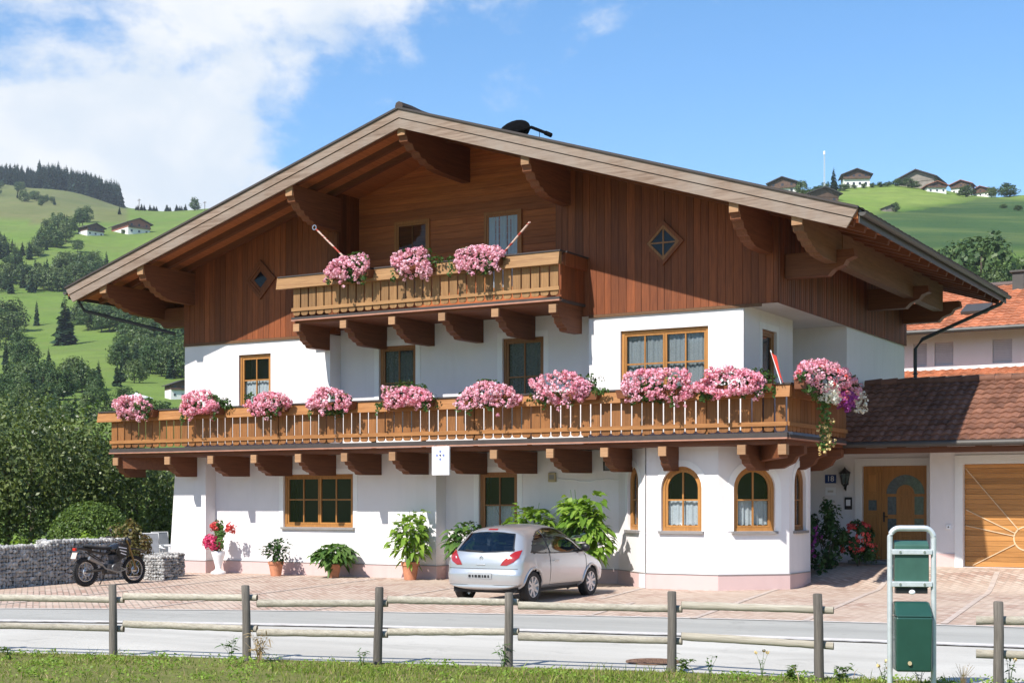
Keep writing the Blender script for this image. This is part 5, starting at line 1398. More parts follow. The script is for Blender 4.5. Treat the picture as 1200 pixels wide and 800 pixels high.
    def Yr(x, z):
        lo = np.full(x.shape, -1.99); hi = np.full(x.shape, -.6)
        ins = np.array([np.interp(zz, [.26, .38, .56, .66, .80, .93, 1.08, 1.30, 1.425, 1.478], [-1.83, -1.90, -1.92, -1.885, -1.87, -1.83, -1.72, -1.52, -1.38, -1.15]) for zz in z])
        lo = ins.copy()
        for _ in range(26):
            mid = (lo+hi)/2; ok = X(mid, z) >= np.abs(x); hi = np.where(ok, mid, hi); lo = np.where(ok, lo, mid)
        return hi
    def patch_rear(bot, top, nu, nv, off):
        us = np.linspace(0, 1, nu+1); vs = np.linspace(0, 1, nv+1)
        B = np.array([[np.interp(u, np.linspace(0, 1, len(bot)), [p[k] for p in bot]) for k in (0, 1)] for u in us]); Tp = np.array([[np.interp(u, np.linspace(0, 1, len(top)), [p[k] for p in top]) for k in (0, 1)] for u in us])
        G = (B[:, None]*(1-vs[None, :, None]) + Tp[:, None]*vs[None, :, None]).reshape(-1, 2)
        y = Yr(G[:, 0], G[:, 1])-off; VV = np.stack([G[:, 0]*1.004, y, G[:, 1]+off*.5], 1)
        FF = np.array([(i*(nv+1)+j, (i+1)*(nv+1)+j, (i+1)*(nv+1)+j+1, i*(nv+1)+j+1) for i in range(nu) for j in range(nv)]); return VV, FF
    for sx in (-1, 1):
        # quarter glass and door glass
        q = patch_side([(-1.34, .985), (-1.2, .972), (-1.0, .965), (-.80, .96), (-.60, .955)], [(-1.30, .995), (-1.10, 1.20), (-.92, 1.31), (-.78, 1.365), (-.66, 1.395)], 22, 12, .005, sx); mesh_np('quarter_window', q[0], q[1], np.zeros(len(q[1])), dark, e, smooth=True)
        q = patch_side([(-.57, .955), (-.2, .95), (.2, .945), (.6, .945), (.98, .95)], [(-.62, 1.40), (-.35, 1.435), (.0, 1.435), (.38, 1.35), (.94, .985)], 30, 12, .005, sx); mesh_np('door_window', q[0], q[1], np.zeros(len(q[1])), dark, e, smooth=True)
        s = MB()
        def seam(pts, r=.006):
            P = np.array(pts); x = X(P[:, 0], P[:, 1]); s.tube([(sx*(x[i]-.001), P[i, 0], P[i, 1]) for i in range(len(P))], r, 5)
        seam([(-.60, z) for z in np.linspace(.97, .34, 12)]); seam([(y, .33) for y in np.linspace(-.60, .78, 10)]); seam([(.80+.14*math.sin((z-.33)*4.2), z) for z in np.linspace(.34, .95, 12)])
        s.build('door_seam', trim, e)
        s = MB(); P = X(np.array([-.48, -.28]), np.array([.80, .80])); s.tube([(sx*(P[0]+.012), -.48, .80), (sx*(P[1]+.018), -.38, .805), (sx*(P[1]+.012), -.28, .80)], .016, 8); s.build('door_handle', paint, e, smooth=True)
        s = MB(); xm = float(X(np.array([.80]), np.array([.98]))[0]); s.sphere((sx*(xm+.11), .78, 1.03), .1, 8, (.95, .62, .82)); s.tube([(sx*(xm-.02), .80, .97), (sx*(xm+.08), .79, 1.0)], .03, 6); s.build('wing_mirror', trim, e, smooth=True)
        # lamp cluster wrapping the corner
        q = patch_rear([(sx*.43, .735), (sx*.56, .735), (sx*.69, .80), (sx*.77, .89)], [(sx*.47, .80), (sx*.56, .91), (sx*.66, 1.0), (sx*.755, 1.03)], 18, 10, .010); lamp = mesh_np('tail_lamp', q[0], q[1], np.zeros(len(q[1])), red, e, smooth=True)
        q = patch_rear([(sx*.565, .855), (sx*.60, .855)], [(sx*.585, .895), (sx*.62, .90)], 4, 4, .016); mesh_np('clear_lens', q[0], q[1], np.zeros(len(q[1])), wht, lamp, smooth=True)
        # arch lip
        for ay in AX:
            s = MB(); pts = []
            for a in np.linspace(-22, 202, 30):
                yy, zz = ay+.366*math.cos(math.radians(a)), .31+.366*math.sin(math.radians(a))
                pts.append((sx*(float(X(np.array([yy]), np.array([max(zz, .21)]))[0])-.008), yy, zz))
            s.tube(pts, .030, 8); s.build('arch_lip', paint, e, smooth=True)
    # windscreen, seals, cabin
    us = np.linspace(-.62, .62, 21); gv = np.linspace(1.02, 1.41, 9); G = np.array([(u*(1-.2*(z-1.02)/.39), z) for u in us for z in gv])
    lo = np.full(len(G), .2); hi = np.full(len(G), 1.5)
    for _ in range(26): mid = (lo+hi)/2; ok = X(mid, G[:, 1]) >= np.abs(G[:, 0]); lo = np.where(ok, mid, lo); hi = np.where(ok, hi, mid)
    FF = np.array([(i*9+j, (i+1)*9+j, (i+1)*9+j+1, i*9+j+1) for i in range(20) for j in range(8)]); mesh_np('windscreen', np.stack([G[:, 0], lo+.004, G[:, 1]], 1), FF, np.zeros(len(FF)), dark, e, smooth=True)
    for sx in (-1, 1):
        for Wp in (WQ, WD):
            s = MB(); Q_ = []
            for i in range(len(Wp)):
                a, b_ = np.array(Wp[i]), np.array(Wp[(i+1) % len(Wp)])
                for t_ in np.linspace(0, 1, 6)[:-1]: Q_.append(a+(b_-a)*t_)
            Q_.append(Q_[0]); Q_ = np.array(Q_); xx = X(Q_[:, 0], Q_[:, 1]); s.tube([(sx*(xx[i]+.001), Q_[i, 0], Q_[i, 1]) for i in range(len(Q_))], .011, 5); s.build('window_seal', trim, e)
    s = MB(); Q_ = []
    for i in range(len(WR)):
        a, b_ = np.array(WR[i]), np.array(WR[(i+1) % len(WR)])
        for t_ in np.linspace(0, 1, 8)[:-1]: Q_.append(a+(b_-a)*t_)
    Q_.append(Q_[0]); Q_ = np.array(Q_); yy = Yr(Q_[:, 0], Q_[:, 1]); s.tube([(Q_[i, 0], yy[i]-.002, Q_[i, 1]) for i in range(len(Q_))], .012, 5); s.build('window_seal', trim, e)
    cab = m_plain('dark_car_cloth', (.035, .036, .040), .9); s = MB(); s.box(-.70, .70, -1.45, 1.0, .34, .40); s.box(-.68, .68, -1.62, -1.22, .40, .90); s.box(-.66, .66, .72, 1.05, .40, .96); s.build('cabin_floor', cab, e)
    for x_, y_ in ((-.36, -.05), (.36, -.05), (-.36, -.98), (.36, -.98)):
        s = MB(); s.box(x_-.24, x_+.24, y_-.10, y_+.42, .42, .58); s.hexa([(x_-.24, y_-.22, .55), (x_+.24, y_-.22, .55), (x_+.24, y_-.08, .55), (x_-.24, y_-.08, .55), (x_-.19, y_-.34, 1.10), (x_+.19, y_-.34, 1.10), (x_+.19, y_-.25, 1.10), (x_-.19, y_-.25, 1.10)]); st_ = s.build('car_seat', cab, e, bevel=.03)
        s = MB(); s.box(x_-.13, x_+.13, y_-.36, y_-.26, 1.14, 1.31); s.build('headrest', cab, st_, bevel=.03)
    s = MB(); s.torus((-.36, .52, .92), .18, .016, 'y', 24, 6); s.build('steering_wheel', trim, e)
    # rear window
    q = patch_rear([(-.63, 1.01), (-.3, .985), (0, .98), (.3, .985), (.63, 1.01)], [(-.50, 1.335), (-.28, 1.37), (0, 1.38), (.28, 1.37), (.50, 1.335)], 30, 12, .005); mesh_np('rear_window', q[0], q[1], np.zeros(len(q[1])), dark, e, smooth=True)
    q = patch_rear([(-.11, 1.405), (.11, 1.405)], [(-.10, 1.432), (.10, 1.432)], 6, 3, .012); mesh_np('brake_light', q[0], q[1], np.zeros(len(q[1])), red, e)
    q = patch_rear([(-.27, .47), (.27, .47)], [(-.27, .59), (.27, .59)], 6, 3, .016); pl_ = mesh_np('number_plate', q[0], q[1], np.zeros(len(q[1])), m_plain('number_plate_grey', (.30, .31, .32), .5), e)
    for (a, w_) in ((-.22, .05), (-.15, .035), (-.08, .055), (.0, .06), (.07, .03), (.13, .05), (.2, .035)):
        y_ = float(Yr(np.array([a]), np.array([.53]))[0])-.0185; s = MB(); s.box(a-w_/2, a+w_/2, y_-.002, y_+.002, .505, .553); s.build('plate_mark', trim, pl_)
    s = MB()
    for a, z in ((-.70, .655),):
        pass
    xs = np.linspace(-.77, .77, 30); ys = Yr(xs, np.full(30, .675)); s.tube([(xs[i], ys[i]-.001, .675) for i in range(30)], .006, 5)
    xs = np.linspace(-.76, .76, 30); ys = Yr(xs, np.full(30, .36)); s.tube([(xs[i], ys[i]-.001, .36) for i in range(30)], .005, 5); s.build('bumper_seam', M['gutter'], e)
    s = MB(); y_ = float(Yr(np.array([0.]), np.array([.87]))[0]); s.torus((0, y_-.008, .87), .036, .007, 'y', 20, 6); s.beam((-.04, y_-.01, .87), (.04, y_-.01, .87), .008, .010); s.build('round_emblem', M['chrome'], e, smooth=True)
    s = MB(); y_ = float(Yr(np.array([0.]), np.array([.745]))[0]); s.box(-.10, .10, y_-.012, y_+.02, .735, .765); s.build('tailgate_handle', paint, e, bevel=.008)
    s = MB(); y1_ = float(Yr(np.array([0.]), np.array([1.0]))[0]); y2_ = float(Yr(np.array([-.40]), np.array([1.03]))[0]); s.tube([(.0, y1_-.02, 1.0), (-.2, (y1_+y2_)/2-.03, 1.01), (-.42, y2_-.02, 1.03)], .010, 6); s.build('rear_wiper', trim, e)
    s = MB(); s.tube([(0, -1.02, 1.49), (0, -1.30, 1.86)], .006, 6, r_end=.003); s.build('aerial', trim, e)
    s = MB(); s.box(-.70, .70, -1.75, 1.75, .205, .32); s.box(-.60, .60, -1.62, -.88, .22, .66); s.box(-.60, .60, .84, 1.56, .22, .66); s.build('underbody', M['rubber'], e)
    for ay in AX:
        for sx in (-1, 1):
            w = MB(); w.lathe([(.21, -.09), (.285, -.095), (.308, -.075), (.312, 0), (.308, .075), (.285, .095), (.21, .088)], n=36, axis='x', cap=False); wh = w.build('wheel', M['rubber'], e, smooth=True, loc=(sx*.735, ay, .312))
            r = MB(); r.lathe([(.213, -.08), (.213, .07), (.205, .088), (.195, .085), (.19, .05), (.05, .05)], n=32, axis='x', cap=False)
            if sx < 0: r.v = [(-a, b_, c) for a, b_, c in r.v]
            for k in range(8):
                a = 2*math.pi*k/8+.2; c0, s0 = math.cos(a), math.sin(a); r.beam((sx*.062, .03*c0, .03*s0), (sx*.075, .195*c0, .195*s0), .052, .02, (1, 0, 0))
            r.lathe([(.001, .072), (.05, .07), (.06, .05)] if sx > 0 else [(.06, -.05), (.05, -.07), (.001, -.072)], n=16, axis='x', cap=False)
            r.build('rim', M['hub'], wh, smooth=True)
            r = MB(); r.lathe([(.192, sx*.03), (.001, sx*.03)], n=24, axis='x', cap=False); r.build('brake_disc', M['black'], wh)
    return e
M['hub'] = m_plain('silver_wheel_trim', (.55, .56, .57), .35, .6)
make_car((4.44, -3.80, gz(4.4, -3.8)), math.radians(0.0))

# ------------------------------------------------------------------ motorbike
def make_bike(loc, rz):
    e = empty('motorbike', loc, rz, 'black trail motorbike on its stand in front of the gabion wall', 'motorbike')
    R_ = .335; ya, yb = -.70, .70
    for y, r_, nm in ((ya, .055, 'rear'), (yb, .042, 'front')):
        w = MB(); w.torus((0, y, R_), R_-r_, r_, 'x', 40, 8)
        for k in range(44): a = 2*math.pi*k/44; w.obox((0, y+(R_-.002)*math.cos(a), R_+(R_-.002)*math.sin(a)), (1, 0, 0), (0, -math.sin(a), math.cos(a)), (0, math.cos(a), math.sin(a)), r_*.8, .012, .010)
        wh = w.build('wheel', M['rubber'], e, smooth=False)
        r = MB(); r.torus((0, y, R_), R_-r_*2, .016, 'x', 36, 6); r.lathe([(.045, -.05), (.045, .05)], (0, y, R_), 14, 'x'); r.build('rim', M['chrome'], wh, smooth=True)
        s = MB()
        for k in range(18):
            a = 2*math.pi*k/18; b_ = a+.5*(1 if k % 2 else -1); s.tube([(.03*(1 if k % 2 else -1), y+.045*math.cos(b_), R_+.045*math.sin(b_)), (0, y+(R_-r_*2)*math.cos(a), R_+(R_-r_*2)*math.sin(a))], .003, 4)
        s.build('spokes', M['chrome'], wh)
        d = MB(); d.torus((.055, y, R_), .10, .012, 'x', 24, 4); d.build('brake_disc', M['steel'], wh)
    gold = m_plain('gold_fork', (.20, .13, .045), .4, .6)
    f = MB()
    for x in (-.09, .09): f.tube([(x, yb, R_), (x, yb-.13, R_+.36), (x*.9, yb-.27, R_+.72)], [.026, .027, .022], 10)
    f.build('front_fork', gold, e, smooth=True)
    f = MB(); f.tube([(0, .40, 1.0), (0, .25, .86), (0, -.15, .74), (0, -.62, .82)], .03, 8); f.tube([(0, .42, .95), (0, .28, .50), (0, .15, .28), (0, -.2, .28), (0, -.28, .55), (0, -.2, .76)], .026, 8)
    for x in (-.07, .07): f.tube([(x, -.22, .38), (x, ya, R_)], .028, 8); f.tube([(x, -.22, .55), (x, -.66, .80)], .018, 8)
    f.build('bike_frame', M['gutter'], e, smooth=True)
    g = MB(); g.box(-.13, .13, -.16, .22, .30, .50); g.obox((0, .13, .60), (1, 0, 0), (0, 1, .3), (0, -.3, 1), .10, .10, .14)
    for k in range(6): g.obox((0, .10+.01*k, .53+.028*k), (1, 0, 0), (0, 1, .3), (0, -.3, 1), .125, .115, .006)
    g.lathe([(.001, -.17), (.10, -.165), (.11, -.14), (.11, .14), (.10, .165), (.001, .17)], (0, .05, .40), 16, 'x', False); g.build('engine', m_plain('dull_engine_metal', (.13, .13, .135), .42, .6, var=.4, sc=18), e, bevel=.01)
    def shell(prof, name, mat, sub=2):
        m = MB(); m.isl(); k = len(prof[0]); vs = [p for s_ in prof for p in s_]
        m.add(vs, [(i*k+j, i*k+(j+1) % k, (i+1)*k+(j+1) % k, (i+1)*k+j) for i in range(len(prof)-1) for j in range(k)] + [tuple(range(k-1, -1, -1)), tuple(range((len(prof)-1)*k, len(prof)*k))])
        o = m.build(name, mat, e, smooth=False); [setattr(p, 'use_smooth', True) for p in o.data.polygons]; s_ = o.modifiers.new('sub', 'SUBSURF'); s_.levels = sub; s_.render_levels = sub; return o
    def oct_(y, z, w, h, b=.7): return [(-w*b, y, z-h), (w*b, y, z-h), (w, y, z-h*.4), (w, y, z+h*.4), (w*b, y, z+h), (-w*b, y, z+h), (-w, y, z+h*.4), (-w, y, z-h*.4)]
    shell([oct_(.40, .86, .10, .08), oct_(.30, .88, .20, .14), oct_(.10, .86, .16, .12), oct_(-.08, .84, .10, .06)], 'fuel_tank', m_plain('black_bike_plastic', (.018, .018, .02), .25, coat=.5))
    shell([oct_(.06, .89, .10, .04), oct_(-.2, .87, .13, .045), oct_(-.5, .90, .12, .04), oct_(-.78, .95, .09, .03)], 'seat', M['rubber'])
    shell([oct_(-.52, .84, .11, .05), oct_(-.8, .88, .10, .035), oct_(-1.0, .90, .07, .02)], 'rear_mudguard', M['black'])
    shell([oct_(.46, .80, .06, .02), oct_(.70, .86, .08, .025), oct_(.95, .80, .06, .02), oct_(1.05, .75, .03, .01)], 'front_mudguard', M['black'])
    shell([oct_(.44, 1.06, .06, .06), oct_(.53, 1.02, .12, .11), oct_(.58, .98, .08, .07)], 'headlamp_cowl', M['black'])
    for sx in (-1, 1):
        m = MB(); m.isl(); P = [(.42, .70), (.36, .98), (.10, .93), (.02, .76), (.20, .62)]; m.prism([(a, b_) for a, b_ in P], lambda u, v, n: Vector((n, u, v)), sx*.19, sx*.205); sh = m.build('tank_shroud', M['black'], e)
        m = MB()
        for k in range(3): m.beam((sx*.208, .10+.03*k, .90-.07*k), (sx*.208, .33-.01*k, .86-.075*k), .004, .022, (0, 0, 1))
        m.build('silver_stripe', M['sign_white'], sh)
    h = MB(); h.tube([(-.40, .20, 1.13), (-.26, .27, 1.12), (-.10, .36, 1.03), (.10, .36, 1.03), (.26, .27, 1.12), (.40, .20, 1.13)], .013, 8); h.build('handlebar', M['black'], e)
    h = MB(); h.tube([(-.40, .20, 1.13), (-.28, .26, 1.125)], .020, 8); h.tube([(.40, .20, 1.13), (.28, .26, 1.125)], .020, 8); h.build('grip', M['rubber'], e)
    for sx in (-1, 1):
        h = MB(); h.tube([(sx*.30, .26, 1.12), (sx*.36, .30, 1.26)], .007, 6); h.sphere((sx*.37, .30, 1.29), .055, 8, (1.1, .35, .8)); h.build('mirror', M['black'], e)
    h = MB(); h.tube([(.12, .20, .42), (.16, .34, .36), (.17, .1, .30), (.16, -.25, .40), (.17, -.38, .52)], .02, 8); h.tube([(.17, -.36, .50), (.16, -.72, .66)], .045, 12); h.build('exhaust', m_plain('exhaust_metal', (.26, .26, .26), .4, .6), e, smooth=True)
    h = MB(); h.box(-.05, .05, -1.03, -.98, .83, .90); h.build('tail_light', m_plain('red_lens', (.5, .03, .015), .2), e, bevel=.008)
    h = MB(); h.obox((0, -1.02, .72), (1, 0, 0), (0, 1, -.35), (0, .35, 1), .09, .005, .075); h.build('number_plate', m_plain('pale_pink_plate', (.66, .50, .44), .5), e)
    h = MB(); h.tube([(-.10, -.05, .30), (-.26, -.10, .0)], .013, 6); h.build('side_stand', M['black'], e)
    return e
make_bike((-6.62, -4.5, gz(-6, -4.5)), math.radians(-7))

# ------------------------------------------------------------------ gabion walls
def rock_variants(k, seed):
    out = []; rs = np.random.default_rng(seed)
    bm = bmesh.new(); bmesh.ops.create_icosphere(bm, subdivisions=2, radius=1.0)
    V0 = np.array([v.co[:] for v in bm.verts]); F0 = np.array([[v.index for v in f.verts] for f in bm.faces]); bm.free()
    for i in range(k):
        V = V0.copy()
        for j in range(7):
            d = rs.normal(size=3); d /= np.linalg.norm(d); c = .55+.3*rs.random(); s = V@d; V -= np.clip(s-c, 0, None)[:, None]*d*.9
        out.append(V*np.array([1, .8+.2*rs.random(), .7+.2*rs.random()]))
    return out, F0
ROCKS, RF = rock_variants(7, 3)
def gabion(e, segs, size, seed):
    """stones packed on the faces of boxes: segs = list of (A, B, thickness, height)"""
    rs = np.random.default_rng(seed); VV, FF, RR_ = [], [], []; core = MB(); wire = MB(); k = 0
    for (A, B, th, h, z0) in segs:
        A, B = Vector(A), Vector(B); d = (B-A); L = d.length; d.normalize(); nrm = Vector((d.y, -d.x))
        def P(u, n_, z): q = A+d*u-nrm*n_; return (q.x, q.y, z0+z)
        i_ = size*.55
        core.isl(); core.hexa([P(i_, i_, 0), P(L-i_, i_, 0), P(L-i_, th-i_, 0), P(i_, th-i_, 0), P(i_, i_, h-i_), P(L-i_, i_, h-i_), P(L-i_, th-i_, h-i_), P(i_, th-i_, h-i_)])
        cells = []
        nu, nz, nt = int(L/size*1.15), int(h/size*1.2), int(th/size*1.15)
        for a in range(nu):
            for b in range(nz):
                for n_ in (.35*size, th-.35*size): cells.append(((a+.5+.35*(b % 2))/nu*L, n_, (b+.5)/nz*h))
            for c in range(nt): cells.append(((a+.5)/nu*L, (c+.5)/nt*th, h-.4*size))
        for c in range(nt):
            for b in range(nz):
                for u in (.35*size, L-.35*size): cells.append((u, (c+.5+.3*(b % 2))/nt*th, (b+.5)/nz*h))
        for (u, n_, z) in cells:
            j = rs.normal(size=3)*size*.12; s = size*(.46+.28*rs.random())
            q = rs.normal(size=(3, 3)); Q, _ = np.linalg.qr(q)
            p = P(min(max(u+j[0], .2*size), L-.2*size), n_+j[1]*.4, max(.02, z+j[2]))
            VV.append((ROCKS[k % 7]@Q)*s+np.array(p)); FF.append(RF+k*len(ROCKS[0])); RR_.append(np.full(len(RF), rs.random())); k += 1
        g = .10
        for b in range(int(h/g)+1): wire.tube([P(-.005, -.005, b*g), P(L+.005, -.005, b*g), P(L+.005, th, b*g)], .0035, 4)
        for a in range(int(L/g)+1): wire.tube([P(a*g, -.005, 0), P(a*g, -.005, h), P(a*g, th, h)], .0035, 4)
    mesh_np('stones', np.concatenate(VV), np.concatenate(FF), np.concatenate(RR_), M['gabion'], e)
    core.build('core', M['gabion_core'], e); wire.build('wire_mesh', M['steel'], e, fixn=False)
def m_gab():
    t = NT('gabion_rock'); n = t.noise(7, 5, .65); r = t.rnd()
    c = t.ramp(r, (.22, .21, .20), (.56, .54, .51), 0, 1, (.5, (.36, .345, .325))); c = t.mix(t.mr(n, .4, .7, 0, .5), c, (.25, .235, .22)); return t.pbr(c, .9, 0, .25, t.bump(t.noise(25, 4, .6), .5, .02))
M['gabion'] = m_gab(); M['gabion_core'] = m_plain('gabion_core', (.10, .095, .09), .95)
e = empty('gabion_wall', (0, 0, 0), 0, 'long grey gabion stone wall behind the motorbike at the left edge', 'gabion wall')
gabion(e, [((-8.0, -10.4), (-7.95, -5.16), .5, 1.0, -.12), ((-7.95, -5.14), (-7.85, -2.7), .5, 1.06, -.08)], .105, 31)
BG = 'small gabion blocks at the terrace edge'
e = empty('gabion_block', (0, 0, 0), 0, 'small stone gabion block nearest the house pier', 'gabion block', BG); gabion(e, [((-7.15, -2.85), (-6.50, -2.85), .55, .60, -.04)], .085, 32)
e = empty('gabion_block', (0, 0, 0), 0, 'small stone gabion block right of the motorbike front wheel, set back in shade', 'gabion block', BG); gabion(e, [((-7.75, -1.9), (-7.2, -1.9), .6, .62, -.03)], .085, 33)

# ------------------------------------------------------------------ terrace furniture
def chair(x, y, rz, label):
    e = empty('garden_chair', (x, y, gz(x, y)), rz, label, 'chair', 'terrace chairs')
    fr = MB()
    for sx in (-.26, .26):
        fr.tube([(sx, -.28, 0), (sx, -.22, .44), (sx, .22, .46), (sx, .34, 1.06)], .015, 8); fr.tube([(sx, .30, 0), (sx, .16, .46)], .015, 8); fr.tube([(sx, -.24, .44), (sx, -.26, .66), (sx, .25, .68)], .015, 8)
    fr.tube([(-.26, .22, .455), (.26, .22, .455)], .012, 6); fr.tube([(-.26, .34, 1.06), (.26, .34, 1.06)], .014, 6); fr.tube([(-.26, -.22, .44), (.26, -.22, .44)], .012, 6)
    fr.build('chair_frame', M['white'], e, smooth=True)
    s = MB(); s.box(-.25, .25, -.24, .22, .445, .46); s.build('seat', M['mesh_grey'], e)
    s = MB(); s.hexa([(-.25, .215, .47), (.25, .215, .47), (.25, .225, .47), (-.25, .225, .47), (-.25, .335, 1.05), (.25, .335, 1.05), (.25, .345, 1.05), (-.25, .345, 1.05)]); s.build('backrest', M['mesh_grey'], e)
M['mesh_grey'] = m_plain('grey_chair_mesh', (.24, .25, .27), .8)
chair(-9.05, -.55, math.radians(60), 'grey mesh garden chair with white frame left of the white table')
chair(-9.65, .6, math.radians(75), 'grey mesh garden chair with white frame half hidden behind the white table')
tb = empty('garden_table', (-9.2, .25, 0), 0, 'small white garden table beside the battered wall pier', 'table')
b = MB(); b.box(-.25, .25, -.25, .25, .70, .73); b.build('table_top', M['white'], tb, bevel=.008)
for sx in (-1, 1):
    for sy in (-1, 1): b = MB(); b.box(sx*.21-.02, sx*.21+.02, sy*.21-.02, sy*.21+.02, 0, .70); b.build('leg', M['white'], tb)

# ------------------------------------------------------------------ roadside fence
M['cut_end'] = m_wood('brown_cut_end', (0.13, 0.085, 0.05), (0.26, 0.18, 0.11), 'x', 0.9)
def fence(posts, label, ext0=0, ext1=0, seed=1):
    e = empty('wooden_fence', (0, 0, 0), 0, label, 'fence', 'post and rail fence along the road'); rr = random.Random(seed); P = []
    for (x, y, h) in posts:
        z = gz(x, y); b = MB(); tx, ty = rr.uniform(-.03, .03), rr.uniform(-.02, .02)
        b.tube([(x, y, z-.25), (x+tx*.3, y+ty*.3, z+h*.3), (x+tx*.6+.006, y+ty*.6, z+h*.62), (x+tx, y+ty, z+h-.012), (x+tx, y+ty, z+h)], [.060, .058, .055, .055, .045], 12)
        b.build('post', M['post'], e, smooth=True); P.append(Vector((x, y, z)))
    n = Vector((-(P[-1]-P[0]).y, (P[-1]-P[0]).x, 0)).normalized()
    Q = [P[0]-(P[1]-P[0]).normalized()*ext0 if ext0 else P[0]] + P[1:-1] + [P[-1]+(P[-1]-P[-2]).normalized()*ext1 if ext1 else P[-1]]
    if not ext0: Q[0] = P[0]
    for i in range(len(P)-1):
        d = (P[i+1]-P[i]).normalized()
        for hz in (.80, .40):
            a = P[i]+d*(.115 if (i or not ext0) else -ext0) + n*.085; c = P[i+1]+d*(.11 if (i < len(P)-2 or not ext1) else ext1) + n*.085
            st = .03 if i % 2 else -.02
            b = MB(); b.isl(); K = 14; m_ = 10; vs = []; tl_ = rr.uniform(-.03, .03)
            for k in range(K+1):
                t_ = k/K; p = a.lerp(c, t_); z_ = p.z+hz+st+tl_*(t_-.5)+rr.uniform(-.003, .003); hh = .052+rr.uniform(-.003, .003)-.006*t_
                for j in range(m_):
                    an = 2*math.pi*j/m_; f_ = 1.0 if math.sin(an)*0+math.cos(an) > 0 else .35
                    q = p - n*(math.cos(an)*.040*f_); vs.append((q.x, q.y, z_+math.sin(an)*hh))
            b.add(vs, [(k*m_+j, k*m_+(j+1) % m_, (k+1)*m_+(j+1) % m_, (k+1)*m_+j) for k in range(K) for j in range(m_)] + [tuple(range(m_-1, -1, -1)), tuple(range(K*m_, K*m_+m_))])
            rl = b.build('rail', M['rail'], e, smooth=True)
            for q0, dd_ in ((vs[K*m_:], d*.004), (vs[:m_], -d*.004)):
                b = MB(); b.isl(); b.add([tuple(Vector(v)+dd_) for v in q0], [tuple(range(m_))]); b.build('cut_end', M['cut_end'], rl)
    return e
fence([(2.0, -15.75, 1.0), (4.26, -15.16, .99), (6.30, -14.75, 1.01), (8.11, -14.30, 1.01), (9.75, -13.72, .95), (11.84, -13.29, 1.0), (13.72, -13.29, 1.03)], 'long weathered post and rail fence between the grass verge and the road', ext0=2.2, ext1=.16, seed=4)
fence([(15.71, -13.07, .99), (17.6, -12.6, 1.0), (19.5, -12.2, 1.0)], 'short piece of post and rail fence right of the green litter bin', ext0=.24, ext1=.3, seed=9)

# ------------------------------------------------------------------ litter bin in its tubular stand
bn = empty('litter_bin', (14.93, -13.78, gz(15, -13.8)), math.radians(24), 'dark green litter bin with bag dispenser in a galvanised tube stand', 'litter bin')
w_ = .235; st = MB(); pts = [(-w_, 0, -.1), (-w_, 0, 1.60)] + [(-w_+.10-.10*math.cos(a), 0, 1.60+.10*math.sin(a)) for a in np.linspace(.2, math.pi/2, 6)] + [(w_-.10+.10*math.sin(a), 0, 1.60+.10*math.cos(a)) for a in np.linspace(0, math.pi/2-.2, 6)] + [(w_, 0, 1.60), (w_, 0, -.1)]
st.tube(pts, .030, 12); st.build('tube_stand', M['steel'], bn, smooth=True)
b = MB(); b.box(-w_+.02, w_-.02, -.05, -.02, 1.43, 1.485); b.box(-w_+.02, w_-.02, -.05, -.02, 1.10, 1.155); b.build('cross_bar', M['steel'], bn, bevel=.006)
for x in (-.13, .13):
    for z in (1.458, 1.127): q = MB(); q.lathe([(.014, -.058), (.014, -.05)], (x, 0, z), 10, 'y'); q.build('screw', M['chrome'], bn)
b = MB(); b.hexa([(-.185, -.018, 1.09), (.185, -.018, 1.09), (.185, .12, 1.09), (-.185, .12, 1.09), (-.185, -.018, 1.53), (.185, -.018, 1.53), (.185, .10, 1.58), (-.185, .10, 1.58)]); b.build('bag_dispenser', M['bin_green_pale'], bn, bevel=.012)
b = MB(); b.box(-.17, .17, -.012, .10, 1.03, 1.088); dsp = b.build('dispenser_slot', M['black'], bn); b = MB(); b.sphere((.0, -.03, 1.045), .035, 8, (1, .4, .7)); b.build('bag_end', M['sign_white'], dsp, smooth=True)
b = MB(); b.hexa([(-.19, -.17, .24), (.19, -.17, .24), (.19, .12, .24), (-.19, .12, .24), (-.195, -.19, .80), (.195, -.19, .80), (.195, .12, .80), (-.195, .12, .80)]); b.build('bin_body', M['bin_green'], bn, bevel=.02)
b = MB(); b.hexa([(-.20, -.197, .802), (.20, -.197, .802), (.20, .125, .802), (-.20, .125, .802), (-.19, -.03, .945), (.19, -.03, .945), (.19, .10, .945), (-.19, .10, .945)]); b.build('bin_lid', M['bin_green'], bn, bevel=.02)
b = MB(); b.lathe([(.022, -.012), (.022, .0)], (-.05, -.185, .33), 12, 'y'); b.build('lock', M['old_ivory'], bn)

for ch in bn.children: ch.scale.z = 1.07
# manhole cover
mh = empty('manhole_cover', (11.16, -12.36, gz(11, -12.4)-.010), 0, 'round rusty brown manhole cover in the pale road', 'manhole cover')
M['rust'] = m_plain('rusty_iron', (.20, .115, .075), .8, .2, var=.3, sc=9, bump=.3)
b = MB(); b.lathe([(.36, 0), (.36, .012), (.31, .012), (.31, .004)], n=40, cap=False); b.build('ring', M['rust'], mh)
b = MB(); b.lathe([(.305, .0), (.305, .010), (.001, .010)], n=40, cap=False)
for i in range(-4, 5):
    for j in range(-4, 5):
        if i*i+j*j < 17: b.box(i*.062-.02, i*.062+.02, j*.062-.02, j*.062+.02, .010, .016)
b.build('lid', M['rust'], mh)
